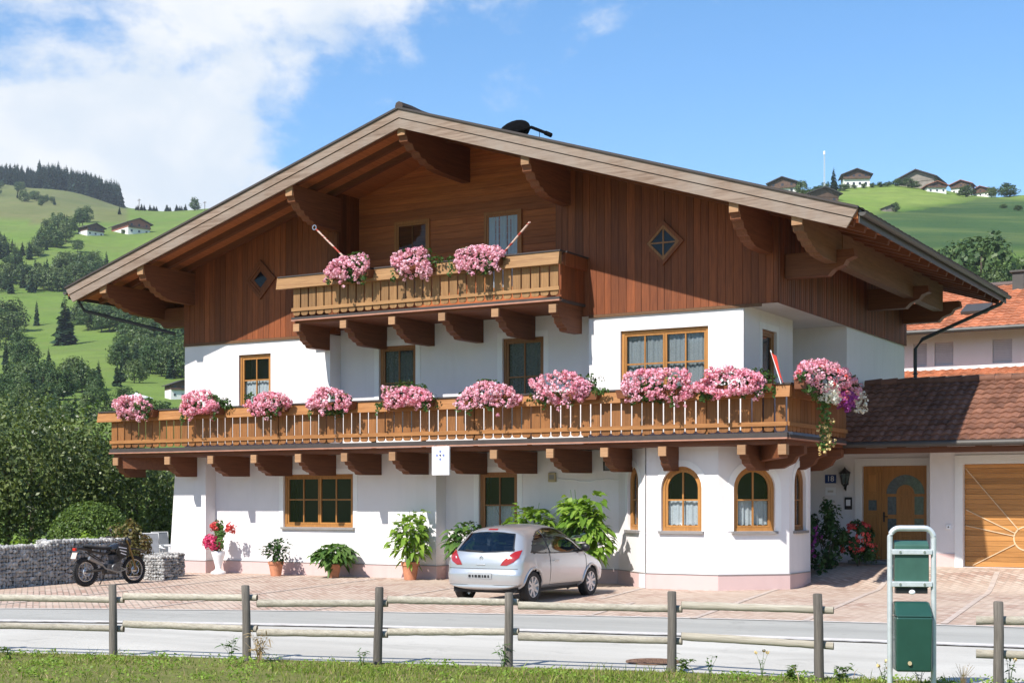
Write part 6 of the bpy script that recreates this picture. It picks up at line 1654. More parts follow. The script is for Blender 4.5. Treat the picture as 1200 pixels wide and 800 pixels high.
# ------------------------------------------------------------------ trees on the hillsides
def tree_mesh(kind, seed):
    """one mesh of unit height: material 0 leaves, 1 bark"""
    rs = np.random.default_rng(seed); Vs, Fs, R, MI = [], [], [], []; nv = 0
    def addq(V, F, r, mi):
        nonlocal nv
        Vs.append(V); Fs.append(F+nv); R.append(r); MI.append(np.full(len(F), mi)); nv += len(V)
    # trunk
    K = 7; hs = np.linspace(-.03, .85 if kind == 'spruce' else .6, 5); vv = []
    for h in hs:
        r = .018*(1-h*.95)+.002
        for j in range(K): vv.append((r*math.cos(2*math.pi*j/K), r*math.sin(2*math.pi*j/K), h))
    F = np.array([(i*K+j, i*K+(j+1) % K, (i+1)*K+(j+1) % K, (i+1)*K+j) for i in range(4) for j in range(K)]); addq(np.array(vv), F, np.full(len(F), .5), 1)
    if kind == 'spruce':
        w = .17+.05*rs.random(); L = 26
        for i in range(L):
            t = i/(L-1); z = .05+.93*t; r = w*(1-t)**.82*(.86+.28*rs.random())+.006; n = int(7+12*(1-t))
            a = rs.random(n)*2*math.pi; rr = r*(.65+.5*rs.random(n)); dz = .035+.10*(1-t)*rs.random(n)
            tip = np.stack([rr*np.cos(a), rr*np.sin(a), z-dz*rr/w*.9-.012], 1); root = np.stack([0*a, 0*a, np.full(n, z)], 1)
            sd = np.stack([-np.sin(a), np.cos(a), rs.normal(size=n)*.5], 1)*(rr*.30+.006)[:, None]; m = root*.42+tip*.58
            V = np.stack([root, m+sd, tip, m-sd], 1).reshape(-1, 3); addq(V, np.arange(4*n).reshape(n, 4), rs.random(n)*.7+.3*t, 0)
    else:
        nl = 1700; ncl = 30
        wid = .33+.09*rs.random(); cp, cd = ball_points(rs, ncl, .55); cs = .20+.20*rs.random(ncl); k = rs.integers(0, ncl, nl)
        off, od = ball_points(rs, nl, .6); P = cp[k]*.86+off*cs[k][:, None]*1.25; P[:, 2] = np.where(P[:, 2] < -.55, P[:, 2]*.8, P[:, 2])
        shp = np.array([wid, wid, .48]); C = P*shp*(.9+.2*(P[:, 2:3] < 0))+np.array([0, 0, .51]); L = .058*(.6+.9*rs.random(nl))
        V, F = leaf_cards(rs, C, od*.8+cd[k]*.4+rs.normal(size=(nl, 3))*.5+np.array([0, 0, .3]), L, L*.75, .1); addq(V, F, rs.random(ncl)[k]*.6+rs.random(nl)*.4, 0)
        tk = MB()
    return np.concatenate(Vs), np.concatenate(Fs), np.concatenate(R), np.concatenate(MI)
def ground_hit(px, py):
    prev = 82.0; best = (9999, 700)
    d = 82.0
    while d < 2600:
        x, y = polar(px, d); Y = HY-(tz(x, y)-CAM.z)/d*F_PX
        if Y < best[0]: best = (Y, d)
        if Y <= py: break
        prev = d; d *= 1.012
    else: d = prev = best[1]*.995
    x, y = polar(px, (d+prev)/2); return x, y, tz(x, y), (d+prev)/2
VAR = {}
for kd, mats in (('spruce', ['needle', 'bark']), ('spruce_far', ['needle_far', 'bark']), ('broadleaf', ['leaf_decid', 'bark']), ('broadleaf_pale', ['leaf_decid2', 'bark'])):
    VAR[kd] = []
    for v in range(4):
        m_ = tree_mesh('spruce' if 'spruce' in kd else 'broadleaf', hash(kd) % 1 + {'spruce': 10, 'spruce_far': 20, 'broadleaf': 30, 'broadleaf_pale': 40}[kd]+v)
        o = mesh_np(kd + '_tree', m_[0], m_[1], m_[2], [M[x] for x in mats], midx=m_[3]); VAR[kd].append(o.data); bpy.data.objects.remove(o)
tr_rng = random.Random(77)
def hill_tree(px, py, hpx, kind, label, group=None, wide=1.0):
    x, y, z, d = ground_hit(px, py); h = hpx*d/F_PX
    o = bpy.data.objects.new('spruce_tree' if 'spruce' in kind else 'broadleaf_tree', tr_rng.choice(VAR[kind])); col.objects.link(o)
    o.location = (x, y, z-.02*h); s = h*wide*tr_rng.uniform(.9, 1.12); o.scale = (s, s, h); o.rotation_euler = (0, 0, tr_rng.uniform(0, 6.28))
    return tag(o, label, 'tree', group)
def inpoly(x, y, P):
    c = False; j = len(P)-1
    for i in range(len(P)):
        if (P[i][1] > y) != (P[j][1] > y) and x < (P[j][0]-P[i][0])*(y-P[i][1])/(P[j][1]-P[i][1])+P[i][0]: c = not c
        j = i
    return c
def wood(poly, n, hr, mix, label_s, label_b, group, sep=5.0, wide=1.0):
    xs = [p[0] for p in poly]; ys = [p[1] for p in poly]; pts = []; tries = 0
    while len(pts) < n and tries < 6000:
        tries += 1; x, y = tr_rng.uniform(min(xs), max(xs)), tr_rng.uniform(min(ys), max(ys))
        if inpoly(x, y, poly) and all((x-a)**2+((y-b)*1.5)**2 > sep*sep for a, b in pts): pts.append((x, y))
    for (x, y) in pts:
        s = tr_rng.random() < mix; k = 'spruce' if s else ('broadleaf' if tr_rng.random() < .72 else 'broadleaf_pale')
        hill_tree(x, y, tr_rng.uniform(*hr), k, label_s if s else label_b, group + (' (spruces)' if s else ' (broadleaf)'), wide*(1.0 if s else 1.12))
wood([(-60, 400), (-60, 508), (60, 514), (108, 500), (122, 478), (128, 464), (104, 446), (66, 436), (30, 424), (0, 412)], 80, (28, 42), .3, 'dark spruce among the trees of the lowest wood left of the house', 'rounded dark broadleaf tree in the lowest wood left of the house', 'trees of the lowest wood on the left slope', 5.6)
wood([(130, 448), (140, 425), (158, 396), (235, 396), (235, 446), (168, 446), (140, 456)], 56, (30, 42), .30, 'spruce in the wood just left of the white upper wall', 'leafy tree in the wood just left of the white upper wall', 'trees of the wood beside the house eave', 5.6)
wood([(86, 379), (100, 388), (160, 388), (200, 384), (200, 378), (100, 376)], 20, (24, 34), .12, 'small spruce in the row above the bright middle meadow', 'grey-green broadleaf tree in the row above the bright middle meadow', 'trees above the middle meadow', 6)
wood([(-50, 340), (10, 343), (42, 346), (82, 341), (106, 327), (128, 322), (128, 315), (100, 318), (60, 327), (15, 331), (-50, 325)], 44, (20, 33), .45, 'spruce in the tree line below the upper green meadow', 'broadleaf tree in the tree line below the upper green meadow', 'tree line below the upper meadow', 4.5)
wood([(-40, 285), (-40, 325), (26, 325), (22, 312), (46, 298), (70, 290), (92, 270), (118, 262), (118, 256), (86, 258), (60, 268), (38, 285), (14, 292)], 54, (16, 26), .55, 'dark spruce in the slanting belt up the left hillside', 'dark broadleaf tree in the slanting belt up the left hillside', 'slanting tree belt on the left hillside', 4)
wood([(-40, 222), (0, 218), (30, 222), (40, 232), (68, 240), (60, 244), (30, 238), (-40, 238)], 22, (7, 14), .25, 'small dark spruce on the dull upper pasture', 'small dark bush-like tree on the dull upper pasture', 'scattered trees on the high pasture', 3.5)
wood([(-40, 378), (-40, 400), (22, 404), (26, 394), (10, 380)], 6, (34, 46), 0, '', 'big round tree at the left edge beside the big spruce', 'round trees at the left edge', 9, 1.1)
# single trees
hill_tree(76, 403, 62, 'spruce', 'tall broad dark spruce standing alone at the edge of the bright middle meadow', wide=1.35)
hill_tree(43, 382, 32, 'spruce', 'slim pale spruce on the slope left of the tall lone spruce', wide=.8)
hill_tree(91, 297, 17, 'broadleaf', 'lone dark tree on the upper meadow below the left farmhouse', wide=1.2)
hill_tree(108, 305, 10, 'broadleaf', 'lone small round tree on the upper meadow, right of the larger lone tree', wide=1.4)
hill_tree(86, 303, 9, 'broadleaf', 'tiny bush beside the lone dark tree on the upper meadow', wide=1.2)
hill_tree(45, 318, 13, 'broadleaf_pale', 'pale loose tree low on the upper meadow at the left', wide=1.1)
hill_tree(140, 252, 10, 'spruce', 'tiny spruce on the skyline dip right of the ridge forest', wide=1.4)
hill_tree(228, 247, 17, 'broadleaf', 'small round tree on the left skyline next to the roof edge', wide=1.1)
hill_tree(145, 274, 6, 'broadleaf', 'small bush just left of the long white and brown farmhouse', wide=1.8)
hill_tree(194, 492, 26, 'broadleaf', 'dark bush under the small hillside house next to the white wall', wide=1.7)
hill_tree(148, 470, 20, 'broadleaf', 'dark round bush behind the white pavilion roof', wide=1.8)
hill_tree(128, 485, 18, 'broadleaf_pale', 'pale shrub left of the white pavilion', wide=1.6)
hill_tree(1150, 356, 96, 'broadleaf', 'largest dark broadleaf tree on the right slope above the orange roof', wide=.95)
hill_tree(1122, 352, 72, 'broadleaf', 'dark broadleaf tree left of the largest tree on the right slope', wide=1.0)
hill_tree(1104, 350, 66, 'broadleaf', 'dark tree nearest the roof edge on the right slope', wide=1.0)
hill_tree(1166, 362, 54, 'broadleaf_pale', 'pale feathery tree in front of the largest tree on the right slope', wide=.8)
hill_tree(1138, 362, 46, 'broadleaf_pale', 'pale yellow-green tree left of the feathery tree on the right slope', wide=1.0)
hill_tree(1200, 350, 56, 'broadleaf', 'dark tree at the right edge above the orange roof', wide=1.0)
hill_tree(1212, 330, 30, 'spruce', 'spruce at the right edge behind the dark tree', wide=1.1)
hill_tree(977, 224, 29, 'spruce', 'slim dark spruce on the right skyline left of the white chalet', wide=1.1)
hill_tree(967, 224, 12, 'broadleaf', 'small tree on the right skyline left of the slim spruce', wide=1.3)
hill_tree(885, 228, 12, 'spruce', 'tiny spruce tip just above the house roof on the right skyline', wide=1.2)
hill_tree(940, 228, 18, 'broadleaf_pale', 'pale tree right of the brown chalet on the skyline', wide=1.1)
hill_tree(1132, 231, 15, 'broadleaf', 'dark round bush in front of the red-roofed hill houses', wide=1.9)
hill_tree(1180, 225, 17, 'broadleaf', 'broad dark bush at the right end of the skyline', wide=2.0)
hill_tree(1162, 222, 13, 'broadleaf_pale', 'pale bush on the skyline between the red-roofed houses and the broad dark bush', wide=1.4)
hill_tree(1049, 249, 13, 'broadleaf', 'dark bush leaning on the small grey barn', wide=1.3)
hill_tree(1193, 247, 7, 'broadleaf', 'small dark bush low on the right meadow near the edge', wide=2.0)
hill_tree(1176, 245, 6, 'broadleaf', 'very small bush left of the small dark bush on the right meadow', wide=1.6)
HB = 'hedge bushes along the right skyline'
for (px, py, h) in ((993, 221, 6), (1001, 221, 5), (1012, 221, 6), (1022, 220, 6), (1032, 219, 7), (1040, 219, 7), (1052, 219, 10), (1064, 219, 12), (1072, 219, 9), (960, 228, 12), (951, 231, 11), (988, 224, 9), (1088, 220, 6)):
    hill_tree(px, py, h, 'broadleaf', 'low bush in the hedge along the right skyline', HB, 1.9)
# the forest on the far ridge: one mass
def far_wood():
    rs = np.random.default_rng(5); V_, F_, R_, I_ = [], [], [], []; nv = 0
    base = [tree_mesh('spruce', 60+i) for i in range(4)]
    n = 0
    for k in range(900):
        px = rs.uniform(-120, 141); b = np.interp(px, [-120, 0, 45, 100, 141], [200, 204, 212, 229, 243]); top = np.interp(px, [-120, 0, 40, 60, 141], [192, 199, 204, 206, 239])
        py = rs.uniform(top, b); d = np.interp(py, [top-1, b+1], [1800, 1560]); x, y = polar(px, d); z = tz(x, y)
        h = rs.uniform(20, 30)*d/F_PX*(0.62 if px < 45 else 1.0); m_ = base[k % 4]; a = rs.random()*6.28; c, s = math.cos(a), math.sin(a); W_ = m_[0]*np.array([h*1.25, h*1.25, h]); W_ = np.stack([W_[:, 0]*c-W_[:, 1]*s, W_[:, 0]*s+W_[:, 1]*c, W_[:, 2]], 1)+np.array([x, y, z-.6])
        V_.append(W_); F_.append(m_[1]+nv); R_.append(m_[2]*.6+rs.random()*.4); I_.append(m_[3]); nv += len(W_)
        if nv > 900000: break
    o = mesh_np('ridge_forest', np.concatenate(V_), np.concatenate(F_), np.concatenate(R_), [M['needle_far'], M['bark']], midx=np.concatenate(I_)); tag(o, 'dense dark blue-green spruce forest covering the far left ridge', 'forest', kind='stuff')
    V_, F_, R_, I_ = [], [], [], []; nv = 0
    for k in range(34):
        px = rs.uniform(158, 218); d = rs.uniform(1180, 1300); x, y = polar(px, d); z = max(tz(x, y), tz(*polar(px, 1150))-8); h = rs.uniform(7, 11)*d/F_PX; m_ = base[k % 4]
        V_.append(m_[0]*np.array([h*1.6, h*1.6, h])+np.array([x, y, z])); F_.append(m_[1]+nv); R_.append(m_[2]); I_.append(m_[3]); nv += len(m_[0])
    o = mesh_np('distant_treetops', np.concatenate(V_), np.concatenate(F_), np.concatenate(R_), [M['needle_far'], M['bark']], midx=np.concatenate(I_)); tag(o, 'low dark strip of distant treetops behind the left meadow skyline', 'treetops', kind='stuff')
far_wood()

# ------------------------------------------------------------------ houses on the slopes
M['far_wall'] = m_plain('far_white_wall', (.74, .72, .69), .85); M['far_wood'] = m_plain('far_brown_wood', (.10, .055, .035), .8, var=.3, sc=.6); M['far_roof'] = m_plain('far_dark_roof', (.055, .045, .045), .8, var=.2, sc=.4)
M['far_red'] = m_plain('far_red_roof', (.30, .105, .065), .8, var=.2, sc=.4); M['far_grey'] = m_plain('far_grey_boards', (.22, .19, .16), .85, var=.25, sc=.5); M['far_pane'] = m_plain('far_window_pane', (.03, .035, .045), .1)
def chalet(px, py, wpx, label, name='farmhouse', h1=.24, h2=.2, pitch=.38, dep=.9, turn=0.0, wall='far_wall', upper='far_wood', roofm='far_roof', balcony=True, wins=3, group=None, dd=None):
    x, y, z, d = ground_hit(px, py) if dd is None else (*polar(px, dd), tz(*polar(px, dd)), dd)
    w = wpx*d/F_PX*.92; rz = math.atan2(-FX, FY) - math.atan((px-CX)/F_PX) + turn
    e = empty(name, (x, y, z), rz, label, 'house' if name != 'barn' else 'barn', group); a, b, D = w*h1, w*h2, w*dep; hw = w/2; rise = hw*pitch
    m = MB(); m.box(-hw, hw, 0, D, -a*2.0, a); m.build('wall', M[wall], e)
    T = lambda u, v, n: Vector((u, n, v))
    m = MB(); m.prism([(-hw*1.012, a), (hw*1.012, a), (hw*1.012, a+b), (0, a+b+rise), (-hw*1.012, a+b)], T, -w*.012, D); m.build('timber_storey', M[upper], e)
    r = MB(); o = w*.11; t = w*.03
    for s in (-1, 1):
        r.isl(); P = [(0, a+b+rise+.01*w), (s*(hw+o), a+b-o*pitch*1.0+.01*w), (s*(hw+o), a+b-o*pitch+t+.01*w), (0, a+b+rise+t+.01*w)]; r.prism(P, T, -o*1.1, D+o)
    r.build('roof', M[roofm], e)
    if balcony:
        m = MB(); m.box(-hw*1.02, hw*1.02, -w*.075, -w*.0125, a-w*.015, a+w*.065); m.build('balcony', M['far_wood'], e)
    for i in range(wins):
        u = -hw*.68+hw*1.36*i/max(1, wins-1)
        for v, ok in ((a*.45, True), (a+b*.62, balcony)):
            if ok: m = MB(); m.box(u-w*.042, u+w*.042, -w*.016, -w*.0125 if v > a else -.001, v-w*.045, v+w*.045); m.build('window', M['far_pane'], e)
    return e
chalet(112, 276, 24, 'small white and brown farmhouse, left of the two on the upper left meadow', turn=.55, h1=.26)
chalet(163, 275, 30, 'long white farmhouse with red-brown gable, right of the two on the upper left meadow', turn=.45, dep=1.6, h1=.26, upper='far_red')
chalet(214, 468, 30, 'hillside house with balconies half hidden by the white upper wall', turn=.3, h1=.4)
chalet(917, 225, 34, 'dark brown chalet on the right skyline just above the house roof', turn=-.2, h1=.16)
chalet(966, 236, 38, 'low dark-roofed hut close behind the house roof on the right hill', 'farm_hut', turn=.35, h1=.15, h2=.12, wall='far_wood', balcony=False, wins=2, dep=.7)
chalet(1004, 219, 33, 'white chalet with dark balconies under a wide gable on the right skyline', turn=.12, h1=.34, h2=.16, wins=4)
chalet(1074, 217, 44, 'big grey wooden barn on the right skyline', 'barn', turn=-.25, h1=.13, h2=.10, pitch=.42, wall='far_grey', upper='far_grey', balcony=False, wins=0, dep=1.0)
chalet(1044, 249, 15, 'tiny grey barn alone on the right meadow', 'barn', turn=.5, h1=.32, h2=.1, wall='far_grey', upper='far_grey', balcony=False, wins=0)
GR = 'red-roofed houses on the right hill'
chalet(1098, 226, 24, 'white-walled house with red-brown roof at the left of the hill group', turn=.3, h1=.28, h2=.12, roofm='far_red', group=GR)
chalet(1126, 224, 25, 'middle and tallest house of the red-roofed hill group', turn=-.2, h1=.34, h2=.16, roofm='far_red', group=GR)
chalet(1149, 226, 22, 'brown house with red roof at the right of the hill group', turn=-.5, h1=.20, h2=.18, roofm='far_red', wall='far_wall', group=GR)
def mast(px, py, hpx, label, name='radio_mast', lattice=True):
    x, y, z, d = ground_hit(px, py); h = hpx*d/F_PX; e = empty(name, (x, y, z), 0, label, 'mast' if lattice else 'pole')
    m = MB(); r = .42 if lattice else .25
    if lattice:
        for k in range(3): a = 2.09*k; m.tube([(r*math.cos(a), r*math.sin(a), -3), (r*.5*math.cos(a), r*.5*math.sin(a), h)], .10, 5)
        n = int(h/1.6)
        for i in range(n):
            for k in range(3): a, b = 2.09*k, 2.09*(k+1); z0, z1 = i*1.6, (i+1)*1.6; m.tube([(r*math.cos(a)*(1-.5*z0/h), r*math.sin(a)*(1-.5*z0/h), z0), (r*math.cos(b)*(1-.5*z1/h), r*math.sin(b)*(1-.5*z1/h), z1)], .06, 4)
        m.build('lattice', M['steel'], e, fixn=False); q = MB(); q.lathe([(.5, h-1.4), (.5, h+.1), (.2, h+.4)], n=10); q.build('antenna_head', M['sign_white'], e)
    else:
        m.tube([(0, 0, -2), (0, 0, h)], r, 6); m.build('pole', M['bark'], e); q = MB(); q.box(-1.6, 1.6, -.15, .15, h*.86, h*.9); q.build('cross_arm', M['bark'], e)
mast(966, 225, 48, 'slender lattice radio mast on the right skyline')
mast(163, 248, 14, 'left wooden power pole on the left skyline', 'power_pole', False)
mast(240, 249, 12, 'right wooden power pole on the left skyline, close to the roof edge', 'power_pole', False)
# white garden pavilion on the slope behind the balcony
x, y, z, d = ground_hit(160, 489); pv = empty('garden_pavilion', (x, y, z), .6, 'open pavilion with a low white roof behind the left end of the lower balcony', 'pavilion')
s_ = d/F_PX; hz = 21*s_
m = MB(); m.lathe([(19*s_, hz), (19.3*s_, hz+1.4*s_), (10*s_, hz+4.2*s_), (2*s_, hz+6.2*s_), (1.6*s_, hz+7.8*s_), (.001, hz+8*s_)], n=8); m.build('roof', M['white'], pv)
for a in (.4, 1.97, 3.54, 5.11): m = MB(); m.tube([(16*s_*math.cos(a), 16*s_*math.sin(a), -2), (16*s_*math.cos(a), 16*s_*math.sin(a), hz+.01)], .9*s_, 6); m.build('post', M['gutter'], pv)
m = MB(); m.box(-13*s_, 13*s_, -13*s_, 13*s_, -2, hz*.72); m.build('counter', M['far_wood'], pv)

# ------------------------------------------------------------------ neighbour's house behind on the right
X0, Yn = polar(1093, 50.0); nb = empty('neighbour_house', (0, 0, 0), 0, 'white neighbouring house with orange tiled roofs behind the entrance wing', 'house')
EZ, RZ_, yF = 7.95, 9.85, Yn+1.0
nw = MB(); hs = []
Tn = frame((0, yF, 0), (1, 0, 0), (0, -1, 0)); XR = X0+16
def nx(px): return onY(px, 400, yF).x
shut = [(nx(1070), nx(1086)), (nx(1095), nx(1117)), (nx(1163), nx(1186)), (nx(1206), nx(1228))]
fill(nw, rect(X0-7, XR, 0, EZ), [rect(a, b, 6.62, 7.42) for a, b in shut], Tn, .12)
nw.box(X0-7, X0-6.8, yF+.01, yF+9, 0, EZ); nw.box(XR-.2, XR, yF+.01, yF+9, 0, EZ); nw.box(X0-7, XR, yF+9, yF+9.2, 0, EZ)
for xx in (X0-7, XR): nw.prism([(yF, EZ), (yF+9.2, EZ), (yF+4.6, RZ_-.1)], lambda u, v, n: Vector((n, u, v)), xx-.1*(xx > X0), xx+.1*(xx < X0))
nw.build('wall', M['peach'] if 'peach' in M else M.setdefault('peach', plaster('peach_white_wall', (.80, .80, .795))), nb)
for a, b in shut:
    w = MB(); z = 6.62
    while z < 7.41: w.fbox(Tn, a+.01, b-.01, z, min(z+.055, 7.415), -.09, -.075); z += .06
    w.build('roller_shutter', M['shutter'] if 'shutter' in M else M.setdefault('shutter', m_plain('grey_shutter', (.52, .53, .55), .6, var=.05)), nb)
rr_ = MB(); rr_.isl(); sl2 = Vector((0, 5.3, RZ_-EZ+.25)); rr_.hexa([(X0-7.6, yF-.8, EZ-.30), (XR+.6, yF-.8, EZ-.30), (XR+.6, yF+4.5, RZ_-.14), (X0-7.6, yF+4.5, RZ_-.14), (X0-7.6, yF-.8, EZ-.2), (XR+.6, yF-.8, EZ-.2), (XR+.6, yF+4.5, RZ_), (X0-7.6, yF+4.5, RZ_)])
rr_.isl(); rr_.hexa([(X0-7.6, yF+4.501, RZ_-.14), (XR+.6, yF+4.501, RZ_-.14), (XR+.6, yF+9.9, EZ-.3), (X0-7.6, yF+9.9, EZ-.3), (X0-7.6, yF+4.501, RZ_), (XR+.6, yF+4.501, RZ_), (XR+.6, yF+9.9, EZ-.2), (X0-7.6, yF+9.9, EZ-.2)])
nr = rr_.build('roof', M['far_wood'], nb)
tn = MB(); Lr = math.hypot(5.3, RZ_-EZ+.2); tile_field(tn, (X0-7.6, yF-.85, EZ-.2), (1, 0, 0), Vector((0, 5.3, RZ_-EZ+.2)), 78, 16, (XR+.6-X0+7.6)/78, Lr/16, .04, .045, 4); tn.build('roof_tiles', M['tile_orange'], nr, fixn=False)
g = MB(); g.tube([(X0-7.6, yF-.95, EZ-.25), (XR+.6, yF-.95, EZ-.25)], .08, 8); g.build('gutter', M['gutter'], nr); g = MB(); g.tube([(X0-7.6, yF+4.5, RZ_+.04), (XR+.6, yF+4.5, RZ_+.04)], .12, 8); g.build('ridge_tiles', M['tile_dark'], nr)
cpx = onY(1195, 340, yF+4).x; c = MB(); c.box(cpx-.2, cpx+.2, yF+3.7, yF+4.1, RZ_-.6, RZ_+.35); ch_ = c.build('chimney', M['gutter'], nr); c = MB(); c.box(cpx-.28, cpx+.28, yF+3.62, yF+4.18, RZ_+.352, RZ_+.42); c.build('chimney_cap', M['gutter'], ch_)
sk = onY(1145, 360, yF+1.2); c = MB(); Nn = Vector((0, -(RZ_-EZ+.2), 5.3)).normalized(); Sv = Vector((0, 5.3, RZ_-EZ+.2)).normalized(); c.obox(Vector((sk.x, yF+1.2, EZ-.2+2.05*(RZ_-EZ+.2)/5.3))+Nn*.10, (1, 0, 0), Sv, Nn, .45, .5, .05); c.build('skylight', M['gutter'], nr)
lo = MB(); LZ = 6.45; lo.hexa([(X0-7, yF-1.2, LZ-.42), (XR, yF-1.2, LZ-.42), (XR, yF-.004, LZ-.1), (X0-7, yF-.004, LZ-.1), (X0-7, yF-1.2, LZ-.34), (XR, yF-1.2, LZ-.34), (XR, yF-.004, LZ), (X0-7, yF-.004, LZ)]); lr = lo.build('porch_roof', M['far_wood'], nb)
tn = MB(); tile_field(tn, (X0-7, yF-1.25, LZ-.35), (1, 0, 0), Vector((0, 1.2, .35)), 76, 4, (XR-X0+7)/76, 1.25/4, .04, .045, 4); tn.build('roof_tiles', M['tile_orange'], lr, fixn=False)
g = MB(); g.tube([(X0-7, yF-1.34, LZ-.40), (XR, yF-1.34, LZ-.40)], .075, 8); g.build('gutter', M['gutter'], lr)
b = MB(); b.box(X0-7, XR, yF-1.0, yF-.82, LZ-.75, LZ-.40); b.build('porch_beam', M['sill'], lr)
# ------------------------------------------------------------------ garden left of the house
def garden_tree(px, d, h, r, label, seed, n=4600, mat='leaf_hedge', leaf=.15):
    rs = np.random.default_rng(seed); x, y = polar(px, d); e = empty('garden_tree', (x, y, tz(x, y)), 0, label, 'tree', 'leafy garden trees behind the gabion wall')
    t = MB(); t.tube([(0, 0, -.1), (.05, .03, h*.25), (-.03, .05, h*.5), (.02, 0, h*.8)], [.11, .09, .07, .02], 9)
    for i in range(8):
        a = i*2.4; z0 = h*(.18+.06*i); q = r*(.75-.03*i); t.tube([(.02, .02, z0), (q*.5*math.cos(a), q*.5*math.sin(a), z0+h*.12), (q*math.cos(a), q*math.sin(a), z0+h*.2)], .04, 6, r_end=.012)
    t.build('trunk', M['bark'], e, smooth=True)
    foliage('crown', M[mat], e, rs, n, (0, 0, h*.54), (r, r, h*.5), leaf, .3, 60, asp=.55, spread=.9)
garden_tree(-62, 45, 4.9, 1.8, 'leafy garden tree partly cut off by the left edge, nearest the road', 201)
garden_tree(8, 46, 4.7, 1.75, 'large dark leafy tree at the far left behind the gabion wall', 202, 5600)
garden_tree(62, 47.5, 4.75, 1.75, 'dark leafy tree behind the clipped round bush, on its left', 203, 5600)
garden_tree(112, 49, 4.35, 1.6, 'leafy garden tree below the left end of the lower balcony', 204, 5600)
garden_tree(158, 51, 3.75, 1.5, 'leafy garden tree under the balcony end beside the wall pier', 205)
garden_tree(196, 53, 3.2, 1.4, 'low leafy tree peeping out right beside the battered wall pier', 206, 3600)
garden_tree(36, 53, 5.3, 1.9, 'taller loose tree rising behind the dark garden trees', 207, 4600, leaf=.13)
garden_tree(96, 56, 4.7, 1.7, 'yellowish-green tree rising behind the garden trees under the umbrella-like pavilion', 208, 4000, 'leaf_bush', .14)
def shrub(px, d, h, r, label, seed, mat, n, leaf, shell=.75, clump=0, name='garden_shrub', r2=None):
    rs = np.random.default_rng(seed); x, y = polar(px, d); e = empty(name, (x, y, tz(x, y)), 0, label, 'shrub', 'garden shrubs behind the gabion wall')
    s = MB()
    for i in range(7): a = i*.9; s.tube([(.05*math.cos(a), .05*math.sin(a), -.05), (r*.55*math.cos(a), r*.55*math.sin(a), h*.6)], .022, 6, r_end=.008)
    s.build('stems', M['bark'], e); foliage('foliage', M[mat], e, rs, n, (0, 0, h*.5), (r, r2 or r, h*.52), leaf, shell, clump, spread=.5)
shrub(106, 42.0, 2.35, 1.2, 'large clipped round green bush behind the motorbike', 211, 'leaf_bush', 7000, .085, .86)
shrub(110, 39.8, 1.62, .66, 'bright lime green shrub in front of the clipped round bush', 212, 'leaf_lime', 1100, .13, .4, 9)
shrub(52, 40.2, 1.45, .6, 'low lime green shrub left of the clipped round bush', 213, 'leaf_lime', 900, .12, .4, 8)
shrub(152, 38.6, 1.75, .62, 'russet and green shrub between motorbike and garden chairs', 214, 'leaf_red', 2800, .10, .35, 14)
shrub(8, 41.0, 1.1, .5, 'small bright shrub at the left edge above the gabion wall', 215, 'leaf_lime', 500, .12, .4, 7)
shrub(140, 41.4, 1.45, .5, 'dark shrub just behind the handlebar of the motorbike', 216, 'leaf_hedge', 1100, .10, .35, 9)

